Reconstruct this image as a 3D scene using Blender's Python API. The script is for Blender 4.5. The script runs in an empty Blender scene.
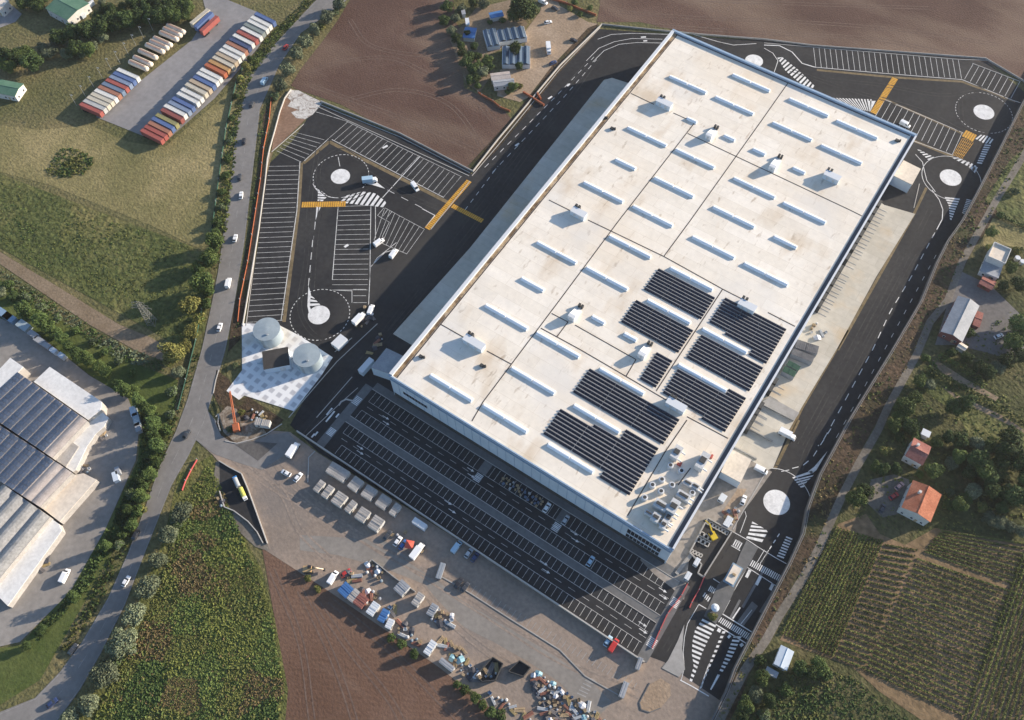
import bpy, math, random
from mathutils import Vector, Matrix, Euler
random.seed(11)
SC = bpy.context.scene
COL = SC.collection

# ------------------------------------------------------------------ camera geometry
F = 858.2436152
CU = Vector((0.8314421330745387, -0.48508186964632677, 0.27092352996534863))
CV = Vector((0.5555071006093018, 0.7352081019301866, -0.3884339171968116))
CW = Vector((-0.01076292344617416, 0.4734602692905039, 0.8807494154878875))
H = 320.0

def at(px, py, z=0.0):
    """where the line of sight through a picture point meets the level z"""
    r = Vector((px - 512.0, 360.0 - py, -F))
    d = Vector((CU.dot(r), CV.dot(r), CW.dot(r)))
    t = (z - H) / d.z
    return (d.x * t, d.y * t)

def ats(pts, z=0.0):
    return [at(x, y, z) for x, y in pts]

def T(ox, oy, s, pts):
    """picture points read in an enlarged tile"""
    return [(ox + x / s, oy + y / s) for x, y in pts]

# ------------------------------------------------------------------ mesh builder
def area2(p):
    return sum(p[i][0] * p[(i + 1) % len(p)][1] - p[(i + 1) % len(p)][0] * p[i][1] for i in range(len(p)))

class MB:
    def __init__(s):
        s.v = []; s.f = []; s.m = []
    def add(s, vs, fs, m=0):
        o = len(s.v); s.v += [tuple(a) for a in vs]
        for f in fs:
            s.f.append([o + i for i in f]); s.m.append(m)
    def poly(s, pts, z, m=0):
        p = list(pts)
        if area2(p) < 0: p.reverse()
        s.add([(x, y, z) for x, y in p], [list(range(len(p)))], m)
        return s
    def prism(s, pts, z0, z1, m=0, mt=None, bottom=False):
        p = list(pts)
        if area2(p) < 0: p.reverse()
        n = len(p)
        vs = [(x, y, z0) for x, y in p] + [(x, y, z1) for x, y in p]
        s.add(vs, [[i, (i + 1) % n, n + (i + 1) % n, n + i] for i in range(n)], m)
        s.add([(x, y, z1) for x, y in p], [list(range(n))], m if mt is None else mt)
        if bottom: s.add([(x, y, z0) for x, y in p], [list(range(n))[::-1]], m)
        return s
    def box(s, cx, cy, z0, lx, ly, h, rot=0.0, m=0, mt=None, taper=1.0):
        c, sn = math.cos(rot), math.sin(rot)
        def q(x, y, z): return (cx + x * c - y * sn, cy + x * sn + y * c, z)
        a, b = lx / 2, ly / 2
        vs = [q(-a, -b, z0), q(a, -b, z0), q(a, b, z0), q(-a, b, z0)]
        vs += [q(-a * taper, -b * taper, z0 + h), q(a * taper, -b * taper, z0 + h), q(a * taper, b * taper, z0 + h), q(-a * taper, b * taper, z0 + h)]
        s.add(vs, [[0, 1, 5, 4], [1, 2, 6, 5], [2, 3, 7, 6], [3, 0, 4, 7], [3, 2, 1, 0]], m)
        s.add(vs[4:], [[0, 1, 2, 3]], m if mt is None else mt)
        return s
    def cyl(s, cx, cy, z0, z1, r0, r1=None, n=16, m=0, mt=None):
        r1 = r0 if r1 is None else r1
        vs = []
        for z, r in ((z0, r0), (z1, r1)):
            for i in range(n):
                a = 2 * math.pi * i / n
                vs.append((cx + r * math.cos(a), cy + r * math.sin(a), z))
        s.add(vs, [[i, (i + 1) % n, n + (i + 1) % n, n + i] for i in range(n)], m)
        s.add(vs[n:], [list(range(n))], m if mt is None else mt)
        return s
    def tube(s, p, q, r, n=6, m=0, r2=None):
        p = Vector(p); q = Vector(q); d = (q - p)
        if d.length < 1e-6: return s
        d.normalize()
        a = d.orthogonal().normalized(); b = d.cross(a)
        r2 = r if r2 is None else r2
        vs = []
        for c, rr in ((p, r), (q, r2)):
            for i in range(n):
                t = 2 * math.pi * i / n
                vs.append(c + (a * math.cos(t) + b * math.sin(t)) * rr)
        s.add(vs, [[i, (i + 1) % n, n + (i + 1) % n, n + i] for i in range(n)] + [list(range(n))[::-1], list(range(n, 2 * n))], m)
        return s
    def strip(s, pts, w, z, m=0):
        """flat ribbon along a polyline, mitred"""
        L = [Vector((x, y)) for x, y in pts]
        n = len(L); ed = []
        for i in range(n):
            a = (L[i] - L[i - 1]).normalized() if i > 0 else None
            b = (L[i + 1] - L[i]).normalized() if i < n - 1 else None
            t = a if b is None else b if a is None else (a + b).normalized()
            nn = Vector((-t.y, t.x)); k = 1.0
            if a is not None and b is not None:
                k = 1.0 / max(0.5, nn.dot(Vector((-a.y, a.x))))
            ww = w[i] if isinstance(w, (list, tuple)) else w
            ed.append((L[i] + nn * ww / 2 * k, L[i] - nn * ww / 2 * k))
        vs = []
        for l, r in ed: vs += [(l.x, l.y, z), (r.x, r.y, z)]
        s.add(vs, [[2 * i, 2 * i + 1, 2 * i + 3, 2 * i + 2] for i in range(n - 1)], m)
        return s
    def wall(s, pts, w, z0, z1, m=0):
        """upright band of thickness w along a polyline"""
        for (x0, y0), (x1, y1) in zip(pts[:-1], pts[1:]):
            d = math.hypot(x1 - x0, y1 - y0)
            if d < .05: continue
            s.box((x0 + x1) / 2, (y0 + y1) / 2, z0, d, w, z1 - z0, math.atan2(y1 - y0, x1 - x0), m)
        return s
    def ring(s, cx, cy, r, w, z, n=48, dash=1.0, m=0, a0=0, a1=2 * math.pi):
        for i in range(n):
            t0 = a0 + (a1 - a0) * i / n; t1 = a0 + (a1 - a0) * (i + dash) / n
            s.add([(cx + (r - w / 2) * math.cos(t0), cy + (r - w / 2) * math.sin(t0), z), (cx + (r + w / 2) * math.cos(t0), cy + (r + w / 2) * math.sin(t0), z),
                   (cx + (r + w / 2) * math.cos(t1), cy + (r + w / 2) * math.sin(t1), z), (cx + (r - w / 2) * math.cos(t1), cy + (r - w / 2) * math.sin(t1), z)], [[0, 1, 2, 3]], m)
        return s
    def mesh(s, name, mats, smooth=False):
        me = bpy.data.meshes.new(name)
        me.from_pydata(s.v, [], s.f)
        for a in (mats if isinstance(mats, (list, tuple)) else [mats]): me.materials.append(a)
        if any(s.m): me.polygons.foreach_set('material_index', s.m)
        if smooth: me.polygons.foreach_set('use_smooth', [True] * len(s.f))
        me.update()
        return me
    def build(s, name, mats, parent=None, smooth=False, loc=None):
        return link(name, s.mesh(name, mats, smooth), parent, loc)

def link(name, me, parent=None, loc=None, rz=0):
    o = bpy.data.objects.new(name, me); COL.objects.link(o)
    if parent is not None: o.parent = parent
    if loc is not None: o.location = loc
    if rz: o.rotation_euler = (0, 0, rz)
    return o

def tag(o, label=None, cat=None, group=None, kind=None):
    if label: o['label'] = label
    if cat: o['category'] = cat
    if group: o['group'] = group
    if kind: o['kind'] = kind
    return o

def thing(name, label, cat, loc=(0, 0, 0), rz=0, group=None):
    o = link(name, None, None, loc, rz); o.empty_display_size = .5
    return tag(o, label, cat, group)

def dup(root, loc, rz, label=None, scale=None):
    r = root.copy(); COL.objects.link(r); r.location = loc; r.rotation_euler = (0, 0, rz)
    if scale is not None: r.scale = scale
    if label: r['label'] = label
    for ch in list(root.children):
        c = ch.copy(); COL.objects.link(c); c.parent = r
        for g in list(ch.children):
            d = g.copy(); COL.objects.link(d); d.parent = c
    return r

ORD = ['zeroth', 'first', 'second', 'third', 'fourth', 'fifth', 'sixth', 'seventh', 'eighth', 'ninth', 'tenth', 'eleventh', 'twelfth', 'thirteenth', 'fourteenth', 'fifteenth', 'sixteenth', 'seventeenth', 'eighteenth', 'nineteenth', 'twentieth']
TENS = {2: 'twenty', 3: 'thirty', 4: 'forty', 5: 'fifty'}
def ordw(n):
    if n <= 20: return ORD[n]
    if n % 10 == 0: return {30: 'thirtieth', 40: 'fortieth', 50: 'fiftieth'}[n]
    return TENS[n // 10] + '-' + ORD[n % 10]

# ------------------------------------------------------------------ materials
def newmat(name):
    m = bpy.data.materials.new(name); m.use_nodes = True
    nt = m.node_tree; b = nt.nodes['Principled BSDF']
    return m, nt, b

def plain(name, c, rough=.6, metal=0.0, spec=.3):
    m, nt, b = newmat(name)
    b.inputs['Base Color'].default_value = (*c, 1); b.inputs['Roughness'].default_value = rough
    b.inputs['Metallic'].default_value = metal; b.inputs['Specular IOR Level'].default_value = spec
    return m

def noisy(name, stops, scale=.02, detail=8, rough=.9, bump=0.0, bscale=1.0, fine=0.25, fscale=.8, stretch=None, rot=0.0, spec=.15, dist=.3):
    """ramp of colours over large noise, modulated by finer grain; optional stretch for furrows"""
    m, nt, b = newmat(name); N = nt.nodes; L = nt.links
    tc = N.new('ShaderNodeNewGeometry')
    mp = N.new('ShaderNodeMapping'); L.new(tc.outputs['Position'], mp.inputs['Vector'])
    mp.inputs['Rotation'].default_value = (0, 0, rot)
    if stretch: mp.inputs['Scale'].default_value = stretch
    n1 = N.new('ShaderNodeTexNoise'); n1.inputs['Scale'].default_value = scale; n1.inputs['Detail'].default_value = detail
    n1.inputs['Roughness'].default_value = .62; n1.inputs['Distortion'].default_value = dist
    L.new(mp.outputs[0], n1.inputs['Vector'])
    cr = N.new('ShaderNodeValToRGB'); el = cr.color_ramp.elements
    while len(el) < len(stops): el.new(.5)
    for e, (p, c) in zip(el, stops): e.position = p; e.color = (*c, 1)
    L.new(n1.outputs['Fac'], cr.inputs[0])
    n2 = N.new('ShaderNodeTexNoise'); n2.inputs['Scale'].default_value = fscale; n2.inputs['Detail'].default_value = 4
    L.new(mp.outputs[0] if stretch else tc.outputs['Position'], n2.inputs['Vector'])
    mr = N.new('ShaderNodeMapRange'); mr.inputs[1].default_value = .3; mr.inputs[2].default_value = .7
    mr.inputs[3].default_value = 1 - fine; mr.inputs[4].default_value = 1 + fine
    L.new(n2.outputs['Fac'], mr.inputs[0])
    mx = N.new('ShaderNodeMix'); mx.data_type = 'RGBA'; mx.blend_type = 'MULTIPLY'; mx.inputs['Factor'].default_value = 1
    L.new(cr.outputs[0], mx.inputs[6]); L.new(mr.outputs[0], mx.inputs[7])
    L.new(mx.outputs[2], b.inputs['Base Color'])
    b.inputs['Roughness'].default_value = rough; b.inputs['Specular IOR Level'].default_value = spec
    if bump:
        n3 = N.new('ShaderNodeTexNoise'); n3.inputs['Scale'].default_value = bscale; n3.inputs['Detail'].default_value = 5
        L.new(mp.outputs[0] if stretch else tc.outputs['Position'], n3.inputs['Vector'])
        bp = N.new('ShaderNodeBump'); bp.inputs['Strength'].default_value = 1; bp.inputs['Distance'].default_value = bump
        L.new(n3.outputs['Fac'], bp.inputs['Height']); L.new(bp.outputs[0], b.inputs['Normal'])
    m['cr'] = 1
    return m

def mixin(m, scale, lo, hi, c, amount=1.0, detail=6, stretch=None, rot=0, off=0.0):
    """blend a stain colour into a material where a second noise is high"""
    nt = m.node_tree; N = nt.nodes; L = nt.links; b = N['Principled BSDF']
    src = b.inputs['Base Color'].links[0].from_socket if b.inputs['Base Color'].links else None
    tc = N.new('ShaderNodeNewGeometry'); mp = N.new('ShaderNodeMapping'); L.new(tc.outputs['Position'], mp.inputs['Vector'])
    mp.inputs['Rotation'].default_value = (0, 0, rot); mp.inputs['Location'].default_value = (off, off * 2, off * 3)
    if stretch: mp.inputs['Scale'].default_value = stretch
    n = N.new('ShaderNodeTexNoise'); n.inputs['Scale'].default_value = scale; n.inputs['Detail'].default_value = detail
    L.new(mp.outputs[0], n.inputs['Vector'])
    mr = N.new('ShaderNodeMapRange'); mr.inputs[1].default_value = lo; mr.inputs[2].default_value = hi; mr.inputs[4].default_value = amount
    L.new(n.outputs['Fac'], mr.inputs[0])
    mx = N.new('ShaderNodeMix'); mx.data_type = 'RGBA'
    L.new(mr.outputs[0], mx.inputs['Factor'])
    if src: L.new(src, mx.inputs[6])
    else: mx.inputs[6].default_value = b.inputs['Base Color'].default_value
    mx.inputs[7].default_value = (*c, 1)
    L.new(mx.outputs[2], b.inputs['Base Color'])
    return m

def furrow(m, period, depth, rot, dark=.55):
    """parallel drill lines: wave colour and bump"""
    nt = m.node_tree; N = nt.nodes; L = nt.links; b = N['Principled BSDF']
    src = b.inputs['Base Color'].links[0].from_socket
    tc = N.new('ShaderNodeNewGeometry'); mp = N.new('ShaderNodeMapping'); L.new(tc.outputs['Position'], mp.inputs['Vector'])
    mp.inputs['Rotation'].default_value = (0, 0, rot)
    w = N.new('ShaderNodeTexWave'); w.inputs['Scale'].default_value = 2 * math.pi / (20 * period) if False else .314 / period
    w.inputs['Distortion'].default_value = 1.2; w.inputs['Detail'].default_value = 2; w.inputs['Detail Scale'].default_value = .6
    L.new(mp.outputs[0], w.inputs['Vector'])
    mr = N.new('ShaderNodeMapRange'); mr.inputs[3].default_value = dark; mr.inputs[4].default_value = 2 - dark
    L.new(w.outputs['Fac'], mr.inputs[0])
    mx = N.new('ShaderNodeMix'); mx.data_type = 'RGBA'; mx.blend_type = 'MULTIPLY'; mx.inputs['Factor'].default_value = 1
    L.new(src, mx.inputs[6]); L.new(mr.outputs[0], mx.inputs[7]); L.new(mx.outputs[2], b.inputs['Base Color'])
    return m

M = {}
M['land'] = noisy('grassland', [(.3, (.085, .09, .034)), (.5, (.13, .118, .052)), (.7, (.2, .16, .08))], .03, fine=.35, fscale=.7, bump=.5, bscale=.7)
M['tan'] = noisy('dry mown grass', [(.3, (.135, .128, .052)), (.5, (.2, .172, .076)), (.68, (.275, .225, .11))], .03, fine=.25, fscale=.5, bump=.35, bscale=.9)
M['green'] = noisy('rough green field', [(.3, (.055, .07, .022)), (.5, (.09, .1, .034)), (.7, (.17, .15, .06))], .035, fine=.45, fscale=.45, bump=.8, bscale=.5)
M['lawn'] = noisy('mown lawn', [(.35, (.06, .085, .022)), (.65, (.1, .115, .035))], .05, fine=.2, fscale=.6, bump=.2)
M['garden'] = noisy('garden ground', [(.3, (.042, .05, .018)), (.5, (.075, .075, .03)), (.7, (.125, .105, .052))], .05, fine=.4, fscale=.6, bump=.6, bscale=.6)
M['soil'] = furrow(mixin(noisy('ploughed soil', [(.28, (.078, .043, .033)), (.5, (.106, .062, .047)), (.72, (.15, .095, .072))], .018, fine=.13, fscale=.7, bump=.22, bscale=1.1), .011, .47, .66, (.21, .15, .108), .75, 7, (1, 2.6, 1), .45), 1.5, .2, .5, .95)
M['soil2'] = furrow(mixin(noisy('furrowed soil', [(.28, (.1, .055, .036)), (.5, (.135, .078, .053)), (.72, (.17, .105, .075))], .02, fine=.12, fscale=.8, bump=.18, bscale=1.1), .014, .53, .7, (.22, .15, .11), .7, 6, (1, 5, 1), 1.05), 1.9, .15, 1.05, .955)
M['scrubland'] = noisy('scrub ground', [(.3, (.075, .085, .024)), (.5, (.11, .115, .035)), (.7, (.16, .135, .052))], .06, fine=.4, fscale=.9, bump=.7, bscale=.8)
M['vine_ground'] = noisy('vineyard ground', [(.3, (.13, .092, .048)), (.5, (.19, .13, .072)), (.72, (.26, .17, .105))], .035, fine=.3, fscale=.5, bump=.2)
M['path'] = noisy('earth track', [(.3, (.17, .125, .08)), (.7, (.26, .2, .14))], .07, fine=.2, fscale=.9, bump=.15)
M['track'] = noisy('gravel track', [(.3, (.12, .105, .085)), (.7, (.21, .185, .155))], .08, fine=.2, fscale=.9, bump=.12)
M['sand'] = noisy('sandy yard', [(.3, (.25, .18, .12)), (.7, (.38, .29, .21))], .05, fine=.2, fscale=.8, bump=.15)
M['yard'] = mixin(noisy('dusty yard', [(.28, (.19, .155, .128)), (.5, (.265, .212, .172)), (.72, (.36, .27, .205))], .022, fine=.14, fscale=.7, bump=.08), .03, .56, .7, (.17, .152, .14), .6, 5, None, 0, 30)
M['bank'] = mixin(noisy('bare bank', [(.3, (.038, .03, .017)), (.5, (.066, .046, .029)), (.7, (.115, .074, .047))], .05, fine=.4, fscale=.7, bump=.4, bscale=.8), .09, .54, .66, (.06, .065, .025), .7)
M['asphalt'] = mixin(noisy('new asphalt', [(.3, (.019, .019, .021)), (.5, (.028, .028, .03)), (.7, (.043, .042, .042))], .03, fine=.2, fscale=.5, rough=.85), .03, .5, .72, (.075, .069, .062), .6, 7, (1, .22, 1), 0, 11)
M['lotasphalt'] = noisy('car park asphalt', [(.3, (.023, .024, .027)), (.7, (.038, .038, .04))], .04, fine=.14, fscale=.5, rough=.85)
M['road'] = mixin(noisy('worn road', [(.3, (.175, .165, .157)), (.7, (.235, .222, .21))], .04, fine=.1, fscale=.5, rough=.9), .05, .55, .7, (.15, .142, .136), .6, 6, (1, .2, 1), -1.0, 5)
M['greylot'] = mixin(noisy('grey lot paving', [(.3, (.215, .207, .205)), (.7, (.285, .272, .27))], .03, fine=.1, fscale=.4, rough=.9), .05, .58, .72, (.18, .175, .175), .6, 5, None, 0, 4)
M['indyard'] = noisy('works yard paving', [(.3, (.22, .202, .182)), (.7, (.3, .275, .25))], .04, fine=.12, fscale=.5)
M['apron'] = mixin(noisy('dock apron concrete', [(.3, (.42, .385, .325)), (.5, (.5, .465, .4)), (.7, (.57, .53, .46))], .04, fine=.07, fscale=.4, rough=.85), .06, .58, .72, (.56, .4, .22), .5, 6, None, 0, 9)
M['concrete'] = noisy('grey concrete', [(.3, (.27, .26, .245)), (.7, (.36, .345, .325))], .07, fine=.1, fscale=.6, rough=.85)
M['paving'] = noisy('footpath paving', [(.3, (.115, .115, .115)), (.7, (.165, .163, .16))], .08, fine=.12, fscale=.6, rough=.85)
M['kerbc'] = plain('kerb concrete', (.42, .4, .37), .85)
M['drain'] = noisy('brown gully strip', [(.3, (.13, .1, .055)), (.7, (.22, .165, .095))], .1, fine=.25, fscale=.6)
M['white'] = noisy('road paint white', [(.3, (.6, .59, .57)), (.7, (.78, .77, .75))], .3, fine=.08, fscale=1.5, rough=.6)
M['whitefade'] = noisy('stall paint grey white', [(.3, (.52, .51, .49)), (.7, (.68, .67, .64))], .3, fine=.15, fscale=1.2, rough=.7)
M['white'] = mixin(M['white'], .55, .5, .66, (.3, .295, .29), .3, 6, None, 0, 7); M['whitefade'] = mixin(M['whitefade'],   .4, .52, .68, (.12, .118, .115), .6, 6, None, 0, 9)
M['yellow'] = noisy('road paint yellow', [(.3, (.5, .25, .035)), (.7, (.66, .36, .06))], .3, fine=.2, fscale=1.5, rough=.6)
def roof_seams(m):
    nt = m.node_tree; N = nt.nodes; L = nt.links; b = N['Principled BSDF']; src = b.inputs['Base Color'].links[0].from_socket
    tc = N.new('ShaderNodeNewGeometry'); br = N.new('ShaderNodeTexBrick'); L.new(tc.outputs['Position'], br.inputs['Vector'])
    br.inputs['Scale'].default_value = 1; br.inputs['Brick Width'].default_value = 21; br.inputs['Row Height'].default_value = 5.4; br.inputs['Mortar Size'].default_value = .09; br.inputs['Mortar Smooth'].default_value = .6
    br.inputs['Color1'].default_value = (1, 1, 1, 1); br.inputs['Color2'].default_value = (.93, .92, .9, 1); br.inputs['Mortar'].default_value = (.8, .77, .72, 1)
    mx = N.new('ShaderNodeMix'); mx.data_type = 'RGBA'; mx.blend_type = 'MULTIPLY'; mx.inputs['Factor'].default_value = 1
    L.new(src, mx.inputs[6]); L.new(br.outputs[0], mx.inputs[7]); L.new(mx.outputs[2], b.inputs['Base Color']); return m
M['roof'] = noisy('roof membrane', [(.3, (.74, .67, .575)), (.5, (.8, .735, .64)), (.7, (.84, .78, .69))], .03, fine=.05, fscale=.5, rough=.75)
M['roof'] = mixin(M['roof'], .022, .46, .7, (.76, .64, .49), .6, 5, None, 0, 17)
M['roof'] = mixin(M['roof'], .1, .56, .76, (.55, .42, .28), .6, 8, (1, .45, 1), 0, 3)
M['roof'] = mixin(M['roof'], .5, .62, .74, (.38, .29, .2), .6, 5, (1, .35, 1), 0, 8)
M['roof'] = mixin(roof_seams(M['roof']), .03, .56, .7, (.62, .6, .57), .5, 5, (1, 1, 1), 0, 41)
M['gutter'] = mixin(noisy('stained gutter', [(.3, (.16, .1, .055)), (.55, (.36, .27, .17)), (.75, (.55, .48, .4))], .12, fine=.25, fscale=1.2), .2, .5, .6, (.08, .05, .03), .8)
M['edgemetal'] = plain('blue grey edge metal', (.3, .4, .52), .45, 0, .4)
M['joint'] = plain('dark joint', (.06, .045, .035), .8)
M['panel'] = noisy('white wall panel', [(.3, (.5, .56, .62)), (.7, (.57, .63, .69))], .15, fine=.03, fscale=.6, rough=.45)
M['coping'] = plain('light metal coping', (.62, .64, .66), .35, .0, .5)
M['cladding'] = plain('blue grey trim', (.2, .3, .42), .4, 0, .4)
M['glass'] = plain('dark glass', (.02, .025, .035), .1, 0, .5)
M['skylight'] = plain('opal skylight', (.84, .86, .88), .35, 0, .5)
M['unit'] = noisy('galvanised unit', [(.3, (.45, .46, .46)), (.7, (.6, .6, .6))], .4, fine=.1, fscale=2, rough=.5)
M['darkunit'] = plain('dark grille', (.05, .05, .05), .7)
M['ply'] = plain('red oxide', (.4, .09, .07), .7)
M['solar'] = plain('solar glass', (.012, .016, .03), .22, 0, .5)
M['solarlight'] = plain('panel rail aluminium', (.24, .245, .255), .4, .3)
M['rubber'] = plain('black rubber', (.02, .02, .02), .9)
M['chassis'] = plain('dark chassis', (.03, .03, .035), .7)
M['steel'] = plain('galvanised steel', (.42, .44, .45), .45, .5)
M['tank'] = plain('pale tank shell', (.33, .4, .44), .4, .1, .4)
M['wood'] = noisy('weathered timber', [(.3, (.3, .22, .13)), (.7, (.48, .37, .24))], .6, fine=.25, fscale=3)
M['orange'] = plain('orange plastic mesh', (.36, .11, .05), .85)
M['redp'] = plain('red barrier plastic', (.46, .085, .085), .7)
M['tile'] = noisy('terracotta tiles', [(.3, (.33, .11, .06)), (.7, (.47, .19, .11))], .3, fine=.2, fscale=1.6, rough=.85)
M['tile2'] = noisy('old dark red tiles', [(.3, (.22, .085, .07)), (.7, (.34, .15, .12))], .3, fine=.2, fscale=1.6, rough=.85)
M['plaster'] = noisy('pale plaster', [(.3, (.5, .49, .46)), (.7, (.62, .6, .57))], .3, fine=.08, fscale=1.5)
M['redwall'] = plain('dark red wall', (.2, .07, .06), .8)
M['greyroof'] = noisy('grey sheet roof', [(.3, (.25, .265, .285)), (.7, (.35, .36, .38))], .2, fine=.08, fscale=1.2, rough=.6)
M['greenroof'] = noisy('green sheet roof', [(.3, (.07, .15, .1)), (.7, (.11, .2, .14))], .2, fine=.1, fscale=1.2, rough=.6)
M['blueroof'] = plain('blue tarpaulin', (.06, .16, .36), .5)
M['ribroof'] = noisy('fibre cement roof', [(.3, (.32, .3, .28)), (.7, (.45, .425, .395))], .2, fine=.12, fscale=1.5)
M['pinkroof'] = noisy('weathered ridge sheet', [(.3, (.34, .29, .26)), (.7, (.5, .44, .4))], .3, fine=.12, fscale=1.5)
M['cabin'] = noisy('site cabin sheet', [(.3, (.46, .45, .42)), (.7, (.6, .59, .56))], .4, fine=.08, fscale=1.5, rough=.55)
M['mesh_green'] = plain('green netting', (.025, .07, .05), .8)
M['creamroof'] = noisy('cream flat roof', [(.3, (.58, .5, .41)), (.7, (.7, .62, .52))], .1, fine=.1, fscale=.8)
def leaf(name, c):
    m, nt, b = newmat(name); N = nt.nodes; L = nt.links
    oi = N.new('ShaderNodeObjectInfo'); mr = N.new('ShaderNodeMapRange'); mr.inputs[3].default_value = .75; mr.inputs[4].default_value = 1.5
    L.new(oi.outputs['Random'], mr.inputs[0])
    mx = N.new('ShaderNodeMix'); mx.data_type = 'RGBA'; mx.blend_type = 'MULTIPLY'; mx.inputs['Factor'].default_value = 1
    mx.inputs[6].default_value = (*c, 1); L.new(mr.outputs[0], mx.inputs[7]); L.new(mx.outputs[2], b.inputs['Base Color'])
    b.inputs['Roughness'].default_value = .8; b.inputs['Specular IOR Level'].default_value = .15
    return m
M['bark'] = plain('bark', (.09, .065, .045), .95)
M['leafD1'] = leaf('dark leaf', (0.0275, 0.0450, 0.0150)); M['leafD2'] = leaf('paler leaf tone', (0.0500, 0.0750, 0.0225))  # darker and paler leaf tones, mixed at random
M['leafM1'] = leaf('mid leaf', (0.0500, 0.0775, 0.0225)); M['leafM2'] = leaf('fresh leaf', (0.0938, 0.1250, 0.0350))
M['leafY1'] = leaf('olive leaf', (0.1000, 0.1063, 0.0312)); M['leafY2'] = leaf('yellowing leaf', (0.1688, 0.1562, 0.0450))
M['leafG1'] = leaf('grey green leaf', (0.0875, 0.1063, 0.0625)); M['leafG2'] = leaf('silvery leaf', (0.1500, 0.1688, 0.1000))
M['dryleaf'] = leaf('brown stalks', (.15, .115, .052))
M['scrA'] = leaf('bright scrub', (.115, .13, .034)); M['scrB'] = leaf('olive scrub', (.1, .108, .032)); M['scrC'] = leaf('rusty scrub', (.12, .09, .042)); M['vineA'] = leaf('vine leaf', (.07, .085, .022)); M['vineB'] = leaf('pale vine leaf', (.1, .108, .03))

def plaza_mat():
    m, nt, b = newmat('white plaza slabs'); N = nt.nodes; L = nt.links
    tc = N.new('ShaderNodeNewGeometry'); mp = N.new('ShaderNodeMapping'); mp.inputs['Rotation'].default_value = (0, 0, .0)
    mp.inputs['Scale'].default_value = (1 / 4.0, 1 / 4.0, 1)
    L.new(tc.outputs['Position'], mp.inputs['Vector'])
    sx = N.new('ShaderNodeSeparateXYZ'); L.new(mp.outputs[0], sx.inputs[0])
    outs = []
    for ax in ('X', 'Y'):
        fr = N.new('ShaderNodeMath'); fr.operation = 'FRACT'; L.new(sx.outputs[ax], fr.inputs[0])
        sb = N.new('ShaderNodeMath'); sb.operation = 'SUBTRACT'; sb.inputs[1].default_value = .5; L.new(fr.outputs[0], sb.inputs[0])
        ab = N.new('ShaderNodeMath'); ab.operation = 'ABSOLUTE'; L.new(sb.outputs[0], ab.inputs[0])
        mr = N.new('ShaderNodeMapRange'); mr.inputs[1].default_value = .33; mr.inputs[2].default_value = .2; L.new(ab.outputs[0], mr.inputs[0])
        outs.append(mr)
    mu = N.new('ShaderNodeMath'); mu.operation = 'MULTIPLY'; L.new(outs[0].outputs[0], mu.inputs[0]); L.new(outs[1].outputs[0], mu.inputs[1])
    n = N.new('ShaderNodeTexNoise'); n.inputs['Scale'].default_value = .12; n.inputs['Detail'].default_value = 5; L.new(tc.outputs['Position'], n.inputs['Vector'])
    mr = N.new('ShaderNodeMapRange'); mr.inputs[1].default_value = .3; mr.inputs[2].default_value = .7; mr.inputs[3].default_value = .65; mr.inputs[4].default_value = 1; L.new(n.outputs['Fac'], mr.inputs[0])
    m2 = N.new('ShaderNodeMath'); m2.operation = 'MULTIPLY'; L.new(mu.outputs[0], m2.inputs[0]); L.new(mr.outputs[0], m2.inputs[1])
    mx = N.new('ShaderNodeMix'); mx.data_type = 'RGBA'; L.new(m2.outputs[0], mx.inputs['Factor'])
    mx.inputs[6].default_value = (.74, .74, .73, 1); mx.inputs[7].default_value = (.4, .4, .42, 1)
    L.new(mx.outputs[2], b.inputs['Base Color']); b.inputs['Roughness'].default_value = .7
    return mixin(m, .045, .56, .66, (.6, .52, .4), .6, 5, None, 0, 2)
M['plaza'] = plaza_mat()

PAINT = {}
def paint(c):
    k = tuple(c)
    if k not in PAINT: PAINT[k] = plain('vehicle paint', c, .35, 0, .5)
    return PAINT[k]

M['apron'] = roof_seams(M['apron'])

M['whiteroof'] = noisy('white works roof', [(.3, (.6, .59, .57)), (.7, (.72, .71, .69))], .12, fine=.1, fscale=.8)
SKYS, SUNE, EXPO, HAZE = .115, 5.0, 1.0, .00005
# ------------------------------------------------------------------ setting: ground sheets
ZR = 3.4          # level of the land east of the site's retaining wall
GZ = [0]
def ground(name, pts, z, mat, base=0.0):
    GZ[0] += .0006; z += GZ[0]
    mb = MB(); mb.poly(ats(pts, base) if pts and not isinstance(pts[0], Vector) else [(p.x, p.y) for p in pts], base + z)
    return tag(mb.build(name, mat), kind='structure')

mb = MB(); mb.poly([(-3000, -1500), (3000, -1500), (3000, 4000), (-3000, 4000)], -.06)
tag(mb.build('ground', M['land']), kind='structure')
ground('field', [(352, -60), (350, 0), (338, 20), (322, 42), (300, 70), (290, 87), (340, 104), (470, 173), (482, 165), (497, 140), (512, 120), (500, 105), (480, 95), (464, 88), (462, 60), (466, 40), (455, 20), (448, -60)], .0, M['soil'])
ground('field', [(597, 22), (640, 22), (680, 31), (770, 42), (990, 64), (1060, 100), (1200, 60), (1200, -120), (590, -120), (600, 5)], .0, M['soil'])
ground('field', [(262, 548), (330, 592), (400, 640), (440, 668), (495, 712), (560, 800), (600, 1000), (200, 1000), (280, 780), (285, 700), (283, 680), (275, 620)], .0, M['soil2'])
ground('scrub_ground', [(178, 474), (212, 455), (217, 470), (232, 505), (250, 548), (262, 570), (275, 620), (288, 690), (280, 780), (200, 1000), (-100, 1000), (40, 780), (62, 745), (95, 690), (130, 625), (165, 535)], .0, M['scrubland'])
ground('field', [(128, 142), (165, 147), (240, 82), (252, 60), (246, 90), (231, 175), (214, 245), (196, 247), (150, 225), (50, 185), (0, 172), (-40, 165), (-40, 120), (40, 130), (90, 125)], .0, M['tan'])
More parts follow.
